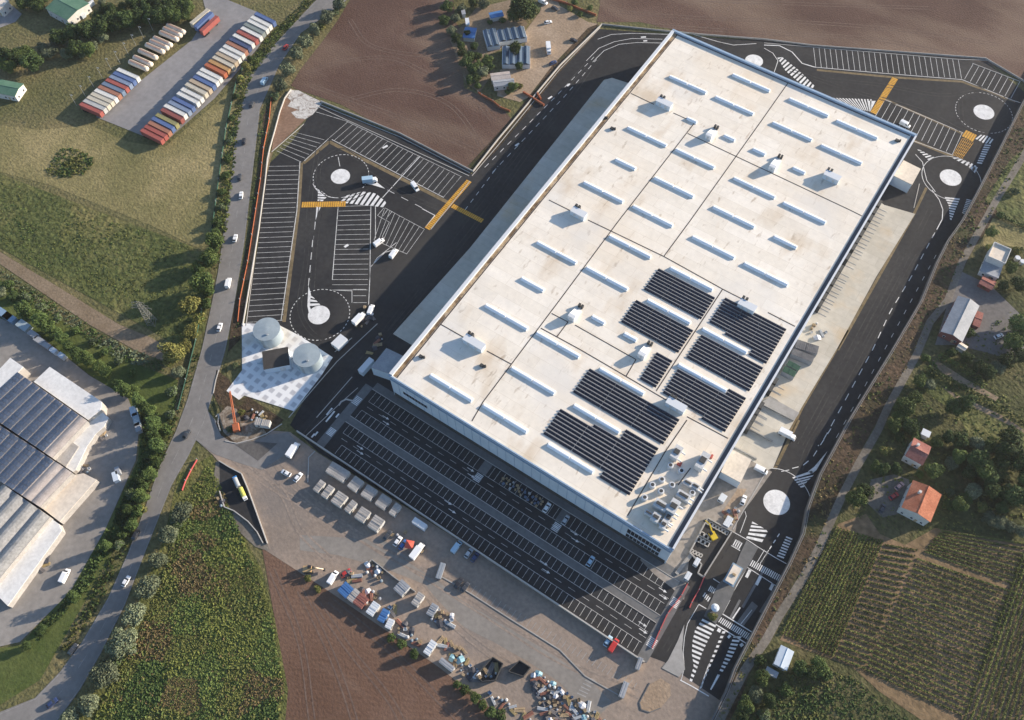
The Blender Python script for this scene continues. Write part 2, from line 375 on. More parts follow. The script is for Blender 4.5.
ground('field', [(-40, 160), (0, 174), (196, 248), (212, 262), (205, 330), (186, 352), (150, 330), (0, 248), (-40, 228)], .02, M['green'])
ground('meadow', [(-40, 265), (0, 280), (70, 325), (140, 365), (178, 380), (172, 430), (130, 520), (80, 610), (40, 680), (0, 705), (-40, 710), (-40, 655), (20, 645), (70, 590), (105, 530), (138, 460), (140, 430), (128, 400), (90, 375), (40, 335), (-40, 300)], .0, M['lawn'])
ground('earth_track', [(-60, 228), (0, 252), (60, 288), (120, 325), (150, 337), (172, 350), (165, 362), (135, 350), (90, 325), (0, 264), (-60, 242)], .04, M['path'])
ground('container_yard', [(96, 117), (109, 106), (192, 40), (207, 15), (203, 0), (185, -40), (215, -45), (228, 0), (262, 14), (274, 24), (258, 48), (215, 98), (163, 144)], .05, M['greylot'])
ground('works_yard', [(-120, 230), (0, 318), (40, 336), (90, 376), (128, 398), (139, 428), (136, 460), (105, 530), (70, 592), (20, 642), (-60, 660), (-200, 500)], .05, M['indyard'])
# farm clearing at the top
ground('yard', [(548, -20), (560, 6), (588, 22), (598, 24), (580, 52), (545, 88), (520, 102), (497, 96), (500, 70), (524, 62), (526, 30), (540, 12)], .05, M['sand'])
ground('yard', [(450, 40), (476, 8), (510, 0), (528, 24), (500, 50), (480, 58), (494, 72), (480, 92), (466, 84)], .04, M['path'])

# site asphalt, one sheet, then pavings on top
ground('asphalt', [(245, 326), (258, 246), (265, 180), (268, 165), (292, 142), (318, 103), (400, 136), (472, 174), (500, 142), (560, 68), (598, 29), (640, 32), (700, 37), (780, 42), (800, 44), (985, 62), (1000, 72), (1040, 105), (990, 200), (905, 345), (845, 440), (812, 500), (806, 535), (790, 565), (755, 640), (722, 702), (690, 680), (664, 662), (648, 656), (560, 603), (420, 515), (318, 452), (290, 425), (326, 362)], .06, M['asphalt'])
ground('yard', [(213, 455), (196, 440), (205, 425), (290, 432), (318, 453), (420, 516), (560, 604), (650, 648), (668, 655), (706, 686), (728, 704), (705, 800), (650, 1000), (600, 1000), (540, 790), (495, 712), (440, 668), (400, 640), (330, 592), (262, 548), (248, 520), (236, 490), (222, 466)], .03, M['yard'])
ground('road', T(300, 540, 3.94, [(0, -20), (330, 0), (480, 110), (640, 240), (820, 345), (1024, 470), (1150, 560), (1230, 640), (1150, 720), (1024, 560), (900, 480), (760, 400), (640, 340), (480, 170), (330, 110), (150, 60), (0, 40)]), .045, noisy('dusty asphalt', [(.3, (.2, .182, .162)), (.7, (.26, .236, .21))], .05, fine=.12, fscale=.6))

ground('pit_floor', T(150, 430, 5.69, [(395, 180), (520, 250), (600, 450), (670, 650), (640, 640), (560, 520), (480, 460), (425, 440), (398, 350)]), .06, M['asphalt'])
ground('pale_verge', T(150, 430, 5.69, [(395, 180), (398, 350), (425, 440), (480, 460), (560, 520), (640, 640), (670, 650), (680, 690), (600, 665), (470, 545), (395, 430), (362, 370), (362, 280), (375, 180)]), .05, M['track'])
# main road: worn asphalt ribbon following both kerb lines
RL = [(352, -60), (316, 0), (276, 43), (251, 74), (237, 122), (231, 178), (223, 236), (218, 272), (210, 312), (202, 348), (188, 398), (176, 431), (160, 465), (145, 508), (128, 553), (108, 598), (82, 642), (60, 672), (35, 698), (-10, 716), (-80, 735)]
RR = [(382, -60), (347, 0), (301, 33), (279, 66), (260, 109), (253, 170), (244, 246), (233, 312), (226, 348), (213, 394), (204, 424), (188, 457), (172, 485), (160, 515), (143, 558), (125, 605), (100, 655), (80, 690), (58, 720), (30, 760), (-40, 800)]
mb = MB(); a = ats(RL); b = ats(RR)
for i in range(len(a) - 1): mb.add([(*a[i], .07), (*b[i], .07), (*b[i + 1], .07), (*a[i + 1], .07)], [[0, 1, 2, 3]])
tag(mb.build('road', M['road']), kind='structure')
ground('road', [(207, 410), (222, 428), (250, 438), (288, 432), (300, 445), (262, 470), (236, 462), (214, 454), (196, 440)], .075, M['road'])
mid = [((l[0] + r[0]) / 2, (l[1] + r[1]) / 2) for l, r in zip(RL, RR)]
mb = MB(); P = [Vector(at(*p)) for p in mid]
acc = 0
for i in range(len(P) - 1):
    d = (P[i + 1] - P[i]); n = int(d.length / 9)
    for k in range(n):
        u = P[i] + d * ((k + .2) / n); v = P[i] + d * ((k + .65) / n)
        mb.strip([u, v], .16, .09)
for E_, f in ((RL, .08), (RR, .08)):
    q = [((p[0] * (1 - f) + m_[0] * f), (p[1] * (1 - f) + m_[1] * f)) for p, m_ in zip(E_, mid)]
    mb.strip(ats(q), .15, .09)
tag(mb.build('road_marking', noisy('faded road paint', [(.3, (.2, .19, .18)), (.7, (.36, .35, .33))], .3, fine=.2, fscale=1)), kind='structure')

# strip between road and truck park
ground('verge', [(296, 88), (288, 88), (272, 105), (262, 170), (255, 246), (243, 326), (228, 352), (226, 390), (213, 420), (206, 424), (216, 392), (228, 350), (235, 312), (246, 246), (254, 170), (261, 112), (276, 80)], .02, M['garden'])
ground('bare_earth', [(278, 92), (268, 108), (262, 170), (254, 246), (240, 340), (228, 352), (232, 318), (248, 240), (258, 170), (264, 112)], .05, M['bank'])
ground('bare_earth', T(250, 90, 8, [(330, 20), (560, 100), (440, 240), (170, 500), (205, 300), (250, 110)]), .08, noisy('orange soil', [(.3, (.19, .11, .07)), (.7, (.25, .16, .11))], .1, fine=.2))
ground('rubble', T(250, 90, 8, [(330, 0), (390, 5), (520, 70), (585, 100), (500, 200), (440, 235), (370, 225), (330, 180), (390, 160), (300, 130), (330, 90), (300, 60)]), .1, noisy('concrete rubble', [(.35, (.2, .15, .12)), (.48, (.5, .47, .43)), (.7, (.62, .59, .55))], .35, fine=.2, fscale=1.5, dist=1.5))
ground('bare_earth', T(190, 370, 6.4, [(170, 0), (250, 60), (320, 190), (370, 170), (600, 320), (500, 410), (400, 450), (280, 470), (200, 420), (165, 340), (200, 260), (150, 150)]), .09, M['bank'])
ground('paved_base', T(200, 300, 6.4, [(268, 150), (350, 152), (500, 158), (640, 230), (850, 368), (780, 480), (600, 712), (285, 612), (250, 640), (170, 582), (270, 450)]), .12, M['plaza'])

# concrete of the docks, both sides
ground('dock_apron', [(393, 334), (470, 248), (604, 80), (612, 78), (650, 90), (450, 335), (420, 350)], .09, M['apron'])
ground('dock_apron', [(870, 195), (884, 205), (915, 214), (876, 277), (838, 347), (803, 405), (788, 432), (773, 468), (768, 470), (735, 452), (715, 440)], .09, M['apron'])
ground('paved_yard', [(708, 450), (740, 452), (772, 472), (752, 500), (738, 518), (735, 533), (707, 518), (690, 552), (684, 600), (672, 588), (655, 575), (640, 560)], .085, noisy('dusty concrete', [(.3, (.22, .195, .17)), (.7, (.34, .3, .26))], .08, fine=.15, fscale=.7))
ground('bare_earth', T(700, 420, 6.4, [(240, 440), (300, 440), (215, 590), (140, 590)]), .1, M['sand'])

# footpaths of the car park (measured along the building)
def wrect(name, x0, y0, x1, y1, z, mat):
    mb = MB(); mb.poly([(x0, y0), (x1, y0), (x1, y1), (x0, y1)], z); return tag(mb.build(name, mat), kind='structure')
wrect('parking_lot', -153, 65.7, 9, 100, .07, M['lotasphalt'])
KX = [(-143.2, -139.4), (5.4, 9.4)]
for x0, x1 in KX: wrect('footpath', x0, 65.8, x1, 98.2, .12, M['paving'])
for x0, x1 in ((-82.2, -78.4), (-45.8, -42.0)): wrect('footpath', x0, 92.4, x1, 97.6, .12, M['paving'])
wrect('footpath', -139.4, 79.9, 5.4, 83.0, .12, M['paving'])
wrect('footpath', -139.4, 97.6, 3, 101.2, .125, M['paving'])
mb = MB()
for y in (79.9, 83.0, 97.6): mb.box(-67, y, .0, 144.6, .22, .24)
mb.strip(ats([(305, 437), (342, 402), (358, 388)]), .3, .3); mb.strip(ats([(294, 410), (300, 400), (345, 362), (396, 300)]), .0, .2)
tag(mb.build('kerb', M['kerbc']), kind='structure')

# ------------------------------------------------------------------ land east of the site (a step up)
WALL = [(1150, -140), (1060, 40), (1022, 104), (998, 152), (979, 189), (963, 219), (948, 240), (936, 264), (921, 301), (891, 352), (851, 417), (820, 474), (808, 507), (803, 533), (790, 562), (768, 604), (752, 635), (735, 668), (727, 690), (705, 735), (680, 790), (600, 1000)]
wl = ats(WALL, ZR)
mb = MB(); mb.prism(wl + [(wl[-1][0] - 300, -1400), (2900, -1400), (2900, 900), (900, 900), (520, 900)], -.5, ZR)
tag(mb.build('terrain', M['garden']), kind='structure')
def east(name, pts, z, mat): return ground(name, pts, z, mat, ZR)
def off(px, d):   # shift a picture polyline sideways
    return [(x + d, y + d * .45) for x, y in px]
east('bank', WALL + [(p[0] + (26 if p[1] < 330 else 24 if p[1] < 600 else 14), p[1] + 8) for p in reversed(WALL)], .03, M['bank'])
TR = [(1045, 120), (1012, 175), (998, 197), (978, 233), (962, 262), (948, 300), (930, 322), (916, 356), (904, 378), (888, 407), (878, 430), (858, 465), (842, 496), (818, 550), (802, 580), (779, 616), (766, 640), (745, 670), (722, 715), (700, 760)]
mb = MB(); mb.strip(ats(TR, ZR), 3.0, ZR + .06); tag(mb.build('track', M['track']), kind='structure')
east('yard', [(958, 270), (990, 285), (1024, 318), (1060, 340), (1010, 360), (985, 352), (955, 345), (935, 345)], .04, noisy('grey yard', [(.3, (.13, .12, .115)), (.7, (.19, .18, .17))], .06, fine=.15))
east('yard', T(840, 420, 5.54, [(170, 330), (300, 300), (380, 330), (400, 420), (330, 520), (230, 540), (150, 460)]), .04, M['track'])
east('meadow', [(985, 200), (1010, 160), (1060, 120), (1100, 200), (1060, 240), (1010, 222)], .04, M['green'])
east('meadow', T(900, 190, 8.19, [(760, 230), (1024, 330), (1100, 500), (960, 470), (760, 440), (690, 470), (660, 430)]), .04, M['tan'])
east('meadow', T(840, 300, 5.54, [(470, 360), (800, 480), (1019, 690), (1019, 720), (1100, 800), (760, 860), (660, 640), (430, 480)]), .03, M['green'])
for q in ([(560, 300), (620, 320), (800, 480), (790, 500), (620, 430), (520, 330)], [(470, 370), (560, 400), (880, 580), (1019, 660), (1019, 700), (860, 610), (640, 500), (450, 400)]):
    pass
east('earth_track', T(840, 300, 5.54, [(510, 330), (560, 400), (700, 480), (860, 560), (880, 540), (700, 440), (560, 350)]), .05, M['path'])
east('earth_track', T(840, 300, 5.54, [(560, 480), (660, 530), (900, 640), (1019, 720), (1019, 735), (880, 665), (640, 545)]), .05, M['path'])
east('vineyard_ground', [(838, 524), (866, 514), (880, 534), (905, 545), (935, 528), (1180, 570), (1250, 900), (1000, 1000), (985, 775), (958, 745), (880, 692), (852, 667), (780, 640), (800, 595)], .02, M['vine_ground'])
east('meadow', [(770, 690), (800, 660), (852, 672), (880, 697), (960, 752), (990, 790), (900, 1000), (640, 1000), (720, 800)], .02, M['garden'])

# ------------------------------------------------------------------ the big warehouse
X0, X1, Y0, Y1, HB = -130.0, -2.4, 100.7, 334.6, 17.0
WH = thing('warehouse', 'vast white flat-roofed logistics warehouse with skylights and solar panels', 'warehouse', (0, 0, 0))
mb = MB(); mb.prism([(X0, Y0), (X1, Y0), (X1, Y1), (X0, Y1)], 0, HB - .05)
mb.build('wall', M['panel'], WH)
mb = MB(); mb.poly([(X0 + .9, Y0 + .5), (X1 - .9, Y0 + .5), (X1 - .9, Y1 - .9), (X0 + .9, Y1 - .9)], HB); mb.build('roof', M['roof'], WH)
PW = .9
mb = MB(); e = .25
mb.box((X0 + X1) / 2, Y0 + .2, HB - .9, X1 - X0 + 2 * e, .5, 1.5)
mb.build('parapet', M['edgemetal'], WH)
MB().box((X0 + X1) / 2, Y1 - .3, HB - .9, X1 - X0 + 2 * e, 1.1, 2.0).build('parapet', M['edgemetal'], WH)
mb = MB(); mb.box(X1 - .05, (Y0 + Y1) / 2, HB - .9, .8, Y1 - Y0 - 1.2, 2.0); mb.build('parapet', M['coping'], WH)
mb = MB(); mb.box(X1 - 1.25, (Y0 + Y1) / 2, HB - .1, 1.5, Y1 - Y0 - 2, .14); mb.build('gutter', plain('dark box gutter', (.085, .09, .105), .7), WH)  # dark strip: the right parapet's shade on the roof, put into the colour
mb = MB(); mb.box((X0 + X1) / 2, Y1 - 1.25, HB - .1, X1 - X0 - 5, .7, .15); mb.build('gutter', plain('dark box gutter', (.085, .09, .105), .7), WH)  # shade inside the far parapet, painted as a dark strip
mb = MB(); mb.box(X0 + .45, (Y0 + Y1) / 2, HB - .9, 1.5, Y1 - Y0 - 1.2, 2.0); mb.build('parapet', M['coping'], WH)
mb = MB(); mb.box(X0 + 2.0, (Y0 + Y1) / 2, HB - .1, 1.5, Y1 - Y0 - 2, .13); mb.build('gutter', M['gutter'], WH)
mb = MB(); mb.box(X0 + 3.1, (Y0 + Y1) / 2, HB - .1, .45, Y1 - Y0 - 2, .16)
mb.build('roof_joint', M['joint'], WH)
# lower band and trim of the near front
mb = MB(); mb.box((X0 + X1) / 2, Y0 - .12, .2, X1 - X0 - 1, .2, 2.8); mb.build('plinth_band', M['darkunit'], WH)
mb = MB(); mb.box((X0 + X1) / 2, Y0 - .13, HB - 2.5, X1 - X0 - .4, .22, 1.1); mb.build('trim_band', M['cladding'], WH)
mb = MB(); mb.box(X1 + .12, (Y0 + Y1) / 2, HB - 2.5, .2, Y1 - Y0 - .4, 1.1); mb.build('trim_band', M['cladding'], WH)
seam = MB()
for i in range(1, 32): seam.box(X0 + i * (X1 - X0) / 32, Y0 - .03, 3.1, .1, .12, HB - 5.7)
for i in range(1, 58): seam.box(X1 + .03, Y0 + i * (Y1 - Y0) / 58, 0.2, .12, .1, HB - 2.8)
seam.build('panel_seams', M['cladding'], WH)
for x0, x1, z0, z1 in ((-124, -112, 8, 10.6), (-20, -6, 8.5, 13), (-20, -6, 4, 7.5)):
    f = MB().box((x0 + x1) / 2, Y0 - .1, z0, x1 - x0, .3, z1 - z0).build('window', M['coping'], WH)
    g_ = MB()
    nn = int((x1 - x0) / 1.5)
    for k in range(nn):
        w = (x1 - x0) / nn; g_.box(x0 + (k + .5) * w, Y0 - .27, z0 + .15, w - .16, .06, z1 - z0 - .3)
    g_.build('pane', M['glass'], f)
    f.location = (0, 0, 0)

def rj(pts, w=.38):
    mb = MB(); mb.wall(ats(pts, HB), w, HB - .05, HB + .06); mb.build('roof_joint', M['joint'], WH)
rj([(631, 93.4), (654, 104.4)]); rj([(673.4, 113), (694.8, 122.6), (618, 221.7), (559, 301), (483, 402), (472, 421)])
rj([(687.7, 133.4), (735.3, 156), (850, 210), (862, 216)])
rj([(788, 83), (762, 120), (690, 221), (664.2, 256)])
rj([(549, 200), (571, 211)]); rj([(588, 220), (611, 231), (664, 256.5), (722.5, 289), (744, 300)]); rj([(768, 312.5), (795, 326.4)])
rj([(722.5, 289.5), (675, 362), (656.2, 391)])
rj([(441, 324.4), (465.6, 338.4)]); rj([(487, 351), (511, 364)])
rj([(551.7, 313.4), (568, 322), (557, 336.6)]); rj([(541, 328.2), (581, 350), (626, 376.3), (668, 401)]); rj([(575, 325), (636, 359.5), (626.2, 376)])
rj([(687, 416.6), (728, 438.4)]); rj([(687, 420), (665, 452), (627.5, 515.6)]); rj([(690.6, 468), (678, 485)])

SKY = [(669.5, 76, 707, 91), (715.6, 96.3, 754, 112.5), (732.8, 74, 770.5, 89.5), (687.5, 117.2, 697, 121.4), (789.7, 98, 828.8, 114.7), (773.3, 121.7, 812.3, 139), (837.3, 119.8, 878, 137.3), (821.7, 144.4, 862.3, 162.3), (793.4, 167, 805.5, 171.8),
       (627.5, 127.2, 667.3, 144), (615.8, 158.8, 636, 167.5), (583.8, 181.9, 623.6, 200.3), (676, 149, 715, 166), (654.8, 177.2, 694, 195.2), (633.3, 205.5, 673, 224.7), (724.4, 134.8, 735.3, 139), (753.3, 148.4, 765.8, 153), (734.5, 177, 775.2, 196.6),
       (713.6, 206, 754.9, 226), (783.8, 202, 826, 221.6), (692.7, 236, 734.8, 256.6), (744.9, 262.2, 787.8, 284.4), (774.5, 235.8, 797, 246.6), (609.7, 235.6, 651.3, 256), (670.8, 267, 713, 288.8), (647.8, 299.6, 690.6, 322), (586.3, 267.5, 628.4, 287.8), (537, 241.9, 576.9, 261.3), (521.4, 277.8, 544, 289.2),
       (485.2, 305.2, 528, 327.5), (429.7, 375.2, 472.7, 399), (511.7, 367.3, 554.7, 392.3), (537.5, 331.4, 579, 356.4), (592.3, 315.8, 604.8, 322.2), (624.4, 333, 636.9, 339.4), (600.2, 368, 644, 393), (703, 328, 747, 351.6), (679.4, 363.4, 726.3, 390.8), (574.2, 404.7, 619.5, 431.3), (548, 443.8, 593.4, 471), (483.5, 404.5, 527, 431), (752, 47, 760, 50.5)]
for x0, y0, x1, y1 in SKY[:-1]:
    a = Vector(at(x0, y0, HB + 1)); b = Vector(at(x1, y1, HB + 1)); y = (a.y + b.y) / 2; xa, xb = a.x, b.x
    Lg = xb - xa; n = 2 if Lg > 14 else 1
    mb = MB(); mb.box((xa + xb) / 2, y, HB, Lg + .3, 2.05, .26)
    fr = mb.build('skylight', M['coping'], WH)
    for k in range(n):
        s0 = xa + k * Lg / n + (.25 if k else 0); s1 = xa + (k + 1) * Lg / n - (.4 if k < n - 1 else 0)
        d = MB(); pr = [(.95 * math.cos(t), .24 + .72 * math.sin(t)) for t in [math.pi * i / 10 for i in range(11)]]
        vs = [(s0, y + p[0], HB + p[1]) for p in pr] + [(s1, y + p[0], HB + p[1]) for p in pr]
        d.add(vs, [[i, i + 1, 12 + i, 11 + i] for i in range(10)] + [list(range(11)), list(range(21, 10, -1))])
        d.build('dome', M['skylight'], fr)

# roof-top stair housings, long and lean-to
for (ax, ay), (bx, by) in [((655, 105.5), (669.5, 111)), ((570, 215), (583.5, 221.4)), ((462.5, 343), (482, 352.8)), ((822, 178), (836.5, 185.4)), ((736.5, 307), (752.5, 315.3)), ((664.5, 405.8), (682.5, 415))]:
    a = Vector(at(ax, ay, HB)); b = Vector(at(bx, by, HB)); cx = (a.x + b.x) / 2; y = (a.y + b.y) / 2
    h = MB().box(cx, y + 1.5, HB, abs(b.x - a.x), 3.0, 2.8).build('plant_housing', M['panel'], WH)
    MB().box(cx, y + 1.5, HB + 2.8, abs(b.x - a.x) + .3, 3.3, .18).build('cap', M['coping'], h)
    for k in (-1, 1): MB().box(cx + k * abs(b.x - a.x) * .2, y - .06, HB + .5, 1.1, .12, 1.5).build('louvre', M['unit'], h)
    for k in range(2):
        MB().box(min(a.x, b.x) + .6 + k * 1.5, y + 3.9, HB, 1.0, 1.2, 3.4).build('vent_cowl', M['darkunit'], h)
for (ax, ay), (bx, by) in [((707.2, 140.3), (712.5, 129.6)), ((770.5, 171.6), (776.5, 159)), ((570.5, 321), (577, 308.8)), ((640, 358.8), (647.5, 347))]:
    a = Vector(at(ax, ay, HB)); b = Vector(at(bx, by, HB)); x = a.x; y0, y1 = a.y, b.y
    d = MB(); w = 1.5
    d.add([(x - w, y0, HB), (x + w, y0, HB), (x + w, y1, HB), (x - w, y1, HB), (x - w, y0, HB + 3.1), (x + w, y0, HB + 3.1), (x + w, y0 + 1.6, HB + 3.1), (x - w, y0 + 1.6, HB + 3.1), (x - w, y1, HB + .4), (x + w, y1, HB + .4)],
          [[0, 1, 5, 4], [4, 5, 6, 7], [7, 6, 9, 8], [1, 2, 9, 6, 5], [3, 0, 4, 7, 8], [2, 3, 8, 9]])
    h = d.build('stair_housing', M['coping'], WH)
    for k in (-.65, .65): MB().box(x + k, y1 + 1.6, HB, .9, 1.2, 1.7).build('vent_cowl', M['darkunit'], h)
    MB().box(x, y0 - .05, HB + .1, 1.0, .1, 2.1).build('door', M['unit'], h)

# solar fields: rows of tilted panels clipped to the outline read off the roof
ARR = [[(658.6, 268.4), (715.6, 297), (700.8, 319.5), (644.2, 288.8)], [(636.3, 299.7), (693.8, 329.7), (678, 353), (621.6, 321)], [(656.4, 352.5), (673.6, 359.2), (655.6, 387.7), (639.7, 379)],
       [(589.4, 368.8), (680, 419), (663, 444.5), (572.7, 392.2)], [(561.4, 407.5), (620, 439), (626.3, 428.9), (659, 447.7), (629.4, 495.3), (599, 477.3), (603.6, 471), (543.8, 432.8)],
       [(726.9, 295.2), (736.5, 300.5), (738, 304), (758, 315), (763, 316), (786.3, 329.5), (766, 364), (748.8, 353.8), (752.6, 348.5), (709, 322.5)], [(701.6, 334.4), (763.3, 367.5), (749, 391.6), (686.4, 357.2)],
       [(678.6, 368), (726, 393), (730, 387), (747.3, 396.3), (724.7, 432.2), (701.3, 419), (703.6, 415), (663, 392.3)]]
for arr in ARR:
    P = ats(arr, HB + .6)
    fr = MB()
    ys = sorted(p[1] for p in P); y = ys[0] + .2; rows = []
    while y + 1.5 < ys[-1] + .3:
        yc = y + .75; xs = []
        for i in range(len(P)):
            (xa, ya), (xb, yb) = P[i], P[(i + 1) % len(P)]
            if (ya <= yc) != (yb <= yc): xs.append(xa + (yc - ya) / (yb - ya) * (xb - xa))
        xs.sort()
        for s0, s1 in zip(xs[::2], xs[1::2]):
            if s1 - s0 > 2: rows.append((y, s0, s1))
        y += 1.62
    for yy, s0, s1 in rows: fr.box((s0 + s1) / 2, yy + 1.1, HB, s1 - s0 - .2, .12, .5)
    root = fr.build('solar_array', M['solarlight'], WH)
    for yy, s0, s1 in rows:
        q = MB(); n = max(2, round((s1 - s0) / 2.05)); w = (s1 - s0) / n
        for k in range(n):
            xa = s0 + k * w + .008; xb = s0 + (k + 1) * w - .008
            if n > 12 and k in (n // 3, 2 * n // 3): xa += .22
            q.add([(xa, yy, HB + .3), (xb, yy, HB + .3), (xb, yy + 1.04, HB + .58), (xa, yy + 1.04, HB + .58)], [[0, 1, 2, 3]], 0)
        q.add([(s0, yy + 1.05, HB + .57), (s1, yy + 1.05, HB + .57), (s1, yy + 1.34, HB + .5), (s0, yy + 1.34, HB + .5)], [[0, 1, 2, 3]], 1)
        q.build('panel_row', [M['solar'], M['solarlight']], root)

# cooling plant in the near right corner of the roof
for zx, zy in [(395, 255), (335, 290), (460, 290), (390, 330), (285, 370), (450, 165), (520, 200), (590, 340)]:
    x, y = at(600 + zx / 6.4, 440 + zy / 6.4, HB + 1)
    c = MB().cyl(x, y, HB, HB + 1.5, 1.25, 1.25, 16).build('cooling_unit', M['unit'], WH)
    MB().cyl(x, y, HB + 1.5, HB + 1.85, 1.05, .95, 16).build('fan_cowl', M['coping'], c)
    MB().cyl(x, y, HB + 1.86, HB + 1.9, .7, .7, 12).build('fan', M['darkunit'], c)
for zx, zy, lx, ly, hh in [(485, 90, 3, 5.5, 3.2), (650, 145, 3.2, 7, 3.4), (385, 425, 5, 3.2, 2.8), (465, 435, 3.4, 5.5, 3.2), (355, 500, 3, 3.4, 2.2), (530, 365, 5, 2.8, 2.6), (405, 545, 2.2, 3.4, 2.2), (435, 500, 2.4, 4.6, 2), (560, 280, 3.5, 2, 2), (610, 300, 3, 2, 1.8), (310, 470, 3, 1.6, 1.6)]:
    x, y = at(600 + zx / 6.4, 440 + zy / 6.4, HB + 1)
    c = MB().box(x, y, HB + .3, lx, ly, hh).box(x, y, HB, lx * .8, ly * .8, .3).build('air_handler', M['unit'], WH)
    MB().box(x, y, HB + hh + .3, lx * .7, ly * .35, .4).build('hood', M['darkunit'], c)
    for k in (-1, 1): MB().tube((x, y + k * ly * .3, HB + hh * .5), (x + lx * .5 + 1.6, y + k * ly * .3, HB + hh * .35), .35, 8).build('duct', M['coping'], c)
for zx, zy in [(505, 160), (540, 385), (705, 110)]:
    x, y = at(600 + zx / 6.4, 440 + zy / 6.4, HB); MB().box(x, y, HB, 1.6, .8, .9).box(x + .3, y + .9, HB, .8, .8, .5).build('pump_skid', M['ply'], WH)
for px, py in [(612, 129), (896.5, 141), (482, 358 + 8), (604, 178 - 60), (421, 357)]:
    x, y = at(px, py, HB); MB().box(x, y, HB, 1.6, 1.2, .9).cyl(x + 1.3, y + .4, HB, HB + 1.2, .5, .4, 10).build('roof_vent', M['darkunit'], WH)

# docks along the right flank: shelters with wheel guides
DK = [(455, 150), (435, 178), (418, 205), (400, 235), (383, 265), (365, 293), (347, 318), (325, 355), (300, 405), (285, 430), (268, 455), (250, 485), (232, 512), (215, 540)]
DK = [(764 + a / 3.94, 170 + b / 3.94) for a, b in DK] + [(740 + a / 6.4, 330 + b / 6.4) for a, b in [(218, 352), (196, 388), (130, 506), (105, 545), (80, 582), (52, 630)]]
for px, py in DK:
    y = at(px, py, 2)[1]; x = X1
    s = MB(); s.box(x + .95, y - 1.6, .1, 1.7, .5, 4.5).box(x + .95, y + 1.6, .1, 1.7, .5, 4.5).box(x + .95, y, 4.6, 1.8, 3.8, .4)
    ds = s.build('dock_shelter', M['darkunit'], WH)
    MB().box(x + .16, y, 1.1, .08, 3.0, 3.4).build('dock_door', M['coping'], ds)
    for k in (-1, 1): MB().box(x + 3.6, y + k * 1.35, .1, 4.4, .14, .1).build('wheel_guide', M['steel'], ds)
# flat-roofed annexes of the warehouse
def annex(pts, z, matw, matr, name='annex'):
    P = ats(pts, z); a = MB().prism(P, 0, z - .02).build(name, matw, WH)
    cx = sum(p[0] for p in P) / len(P); cy = sum(p[1] for p in P) / len(P)
    MB().prism([(cx + (x - cx) * 1.02, cy + (y - cy) * 1.02) for x, y in P], z - .01, z + .3, 0).build('roof', matr, a)
    return a
annex(T(880, 90, 7.06, [(165, 500), (285, 560), (225, 670), (95, 605)]), 6, M['panel'], M['creamroof'])
annex(T(600, 440, 6.4, [(840, 60), (968, 128), (898, 272), (775, 205)]), 6, M['panel'], M['creamroof'])
annex(T(360, 330, 8, [(212, 148), (345, 212), (235, 350), (90, 300)]), 6.5, M['panel'], M['greyroof'])
for q in ([(130, 470), (190, 425), (380, 530), (345, 580)],):
    P = ats(T(740, 330, 6.4, q), 1.1)
    w = MB().prism(P, 0.05, 1.1).build('ramp', M['concrete'], WH)
w = MB().wall(ats(T(740, 330, 6.4, [(40, 630), (205, 717)])), .4, .05, 1.3).build('ramp_wall', M['concrete'], WH)
w = MB().wall(ats(T(700, 420, 6.4, [(210, 175), (360, 255)])), .4, .05, 1.3).build('ramp_wall', M['concrete'], WH)

# wheel ruts and worn patches on the open ground
M['rut'] = noisy('tyre rut', [(.3, (.12, .08, .063)), (.7, (.165, .115, .09))], .05, fine=.25, fscale=.8)
M['rutd'] = noisy('damp tyre rut', [(.3, (.205, .168, .14)), (.7, (.3, .24, .195))], .04, fine=.25, fscale=.8)
RZ = [0]
def rut(pts, base=0.0, z=.02, mat='rut', w=.5, gauge=2.1):
    RZ[0] += .0015; z += RZ[0]
    P0 = [Vector(p) for p in ats(pts, base)]; P = []; mb = MB()
    P0 = [P0[0] * 2 - P0[1]] + P0 + [P0[-1] * 2 - P0[-2]]
    for i in range(1, len(P0) - 2):
        a, b, c, d = P0[i - 1:i + 3]
        for k in range(8):
            t = k / 8; P.append(.5 * (2 * b + (c - a) * t + (2 * a - 5 * b + 4 * c - d) * t * t + (3 * b - 3 * c + d - a) * t ** 3))
    P.append(P0[-2])
    for s in (-1, 1):
        q = []
        for i, p in enumerate(P):
            t = (P[min(i + 1, len(P) - 1)] - P[max(i - 1, 0)]).normalized(); q.append(p + Vector((-t.y, t.x)) * s * gauge / 2)
        mb.strip(q, w, base + z)
    tag(mb.build('wheel_track', M[mat]), kind='structure')
for q in ([(300, 75), (340, 62), (390, 58), (430, 75), (470, 95), (492, 120)], [(350, 20), (370, 45), (420, 55), (458, 50)], [(345, 100), (400, 90), (450, 105), (485, 150)], [(310, 85), (380, 110), (430, 130), (478, 152)]): rut(q)
for q in ([(620, 12), (700, 18), (800, 22), (900, 30), (1000, 45)], [(650, 25), (760, 33), (880, 40), (1010, 68)], [(700, 0), (800, 4), (930, 8)]): rut(q)
for q in ([(300, 590), (325, 640), (345, 690), (360, 740)], [(315, 600), (350, 650), (390, 700), (410, 740)], [(272, 570), (300, 640), (312, 720)], [(330, 600), (390, 650), (440, 700), (470, 730)]): rut(q)
for q in ([(225, 450), (262, 480), (330, 520), (400, 560), (480, 610), (560, 660), (640, 695)], [(230, 440), (280, 490), (300, 530), (330, 560)], [(270, 455), (300, 490), (380, 550), (470, 590)], [(420, 585), (450, 620), (500, 660), (560, 690)]): rut(q, 0, .052, 'rutd', .7, 2.3)

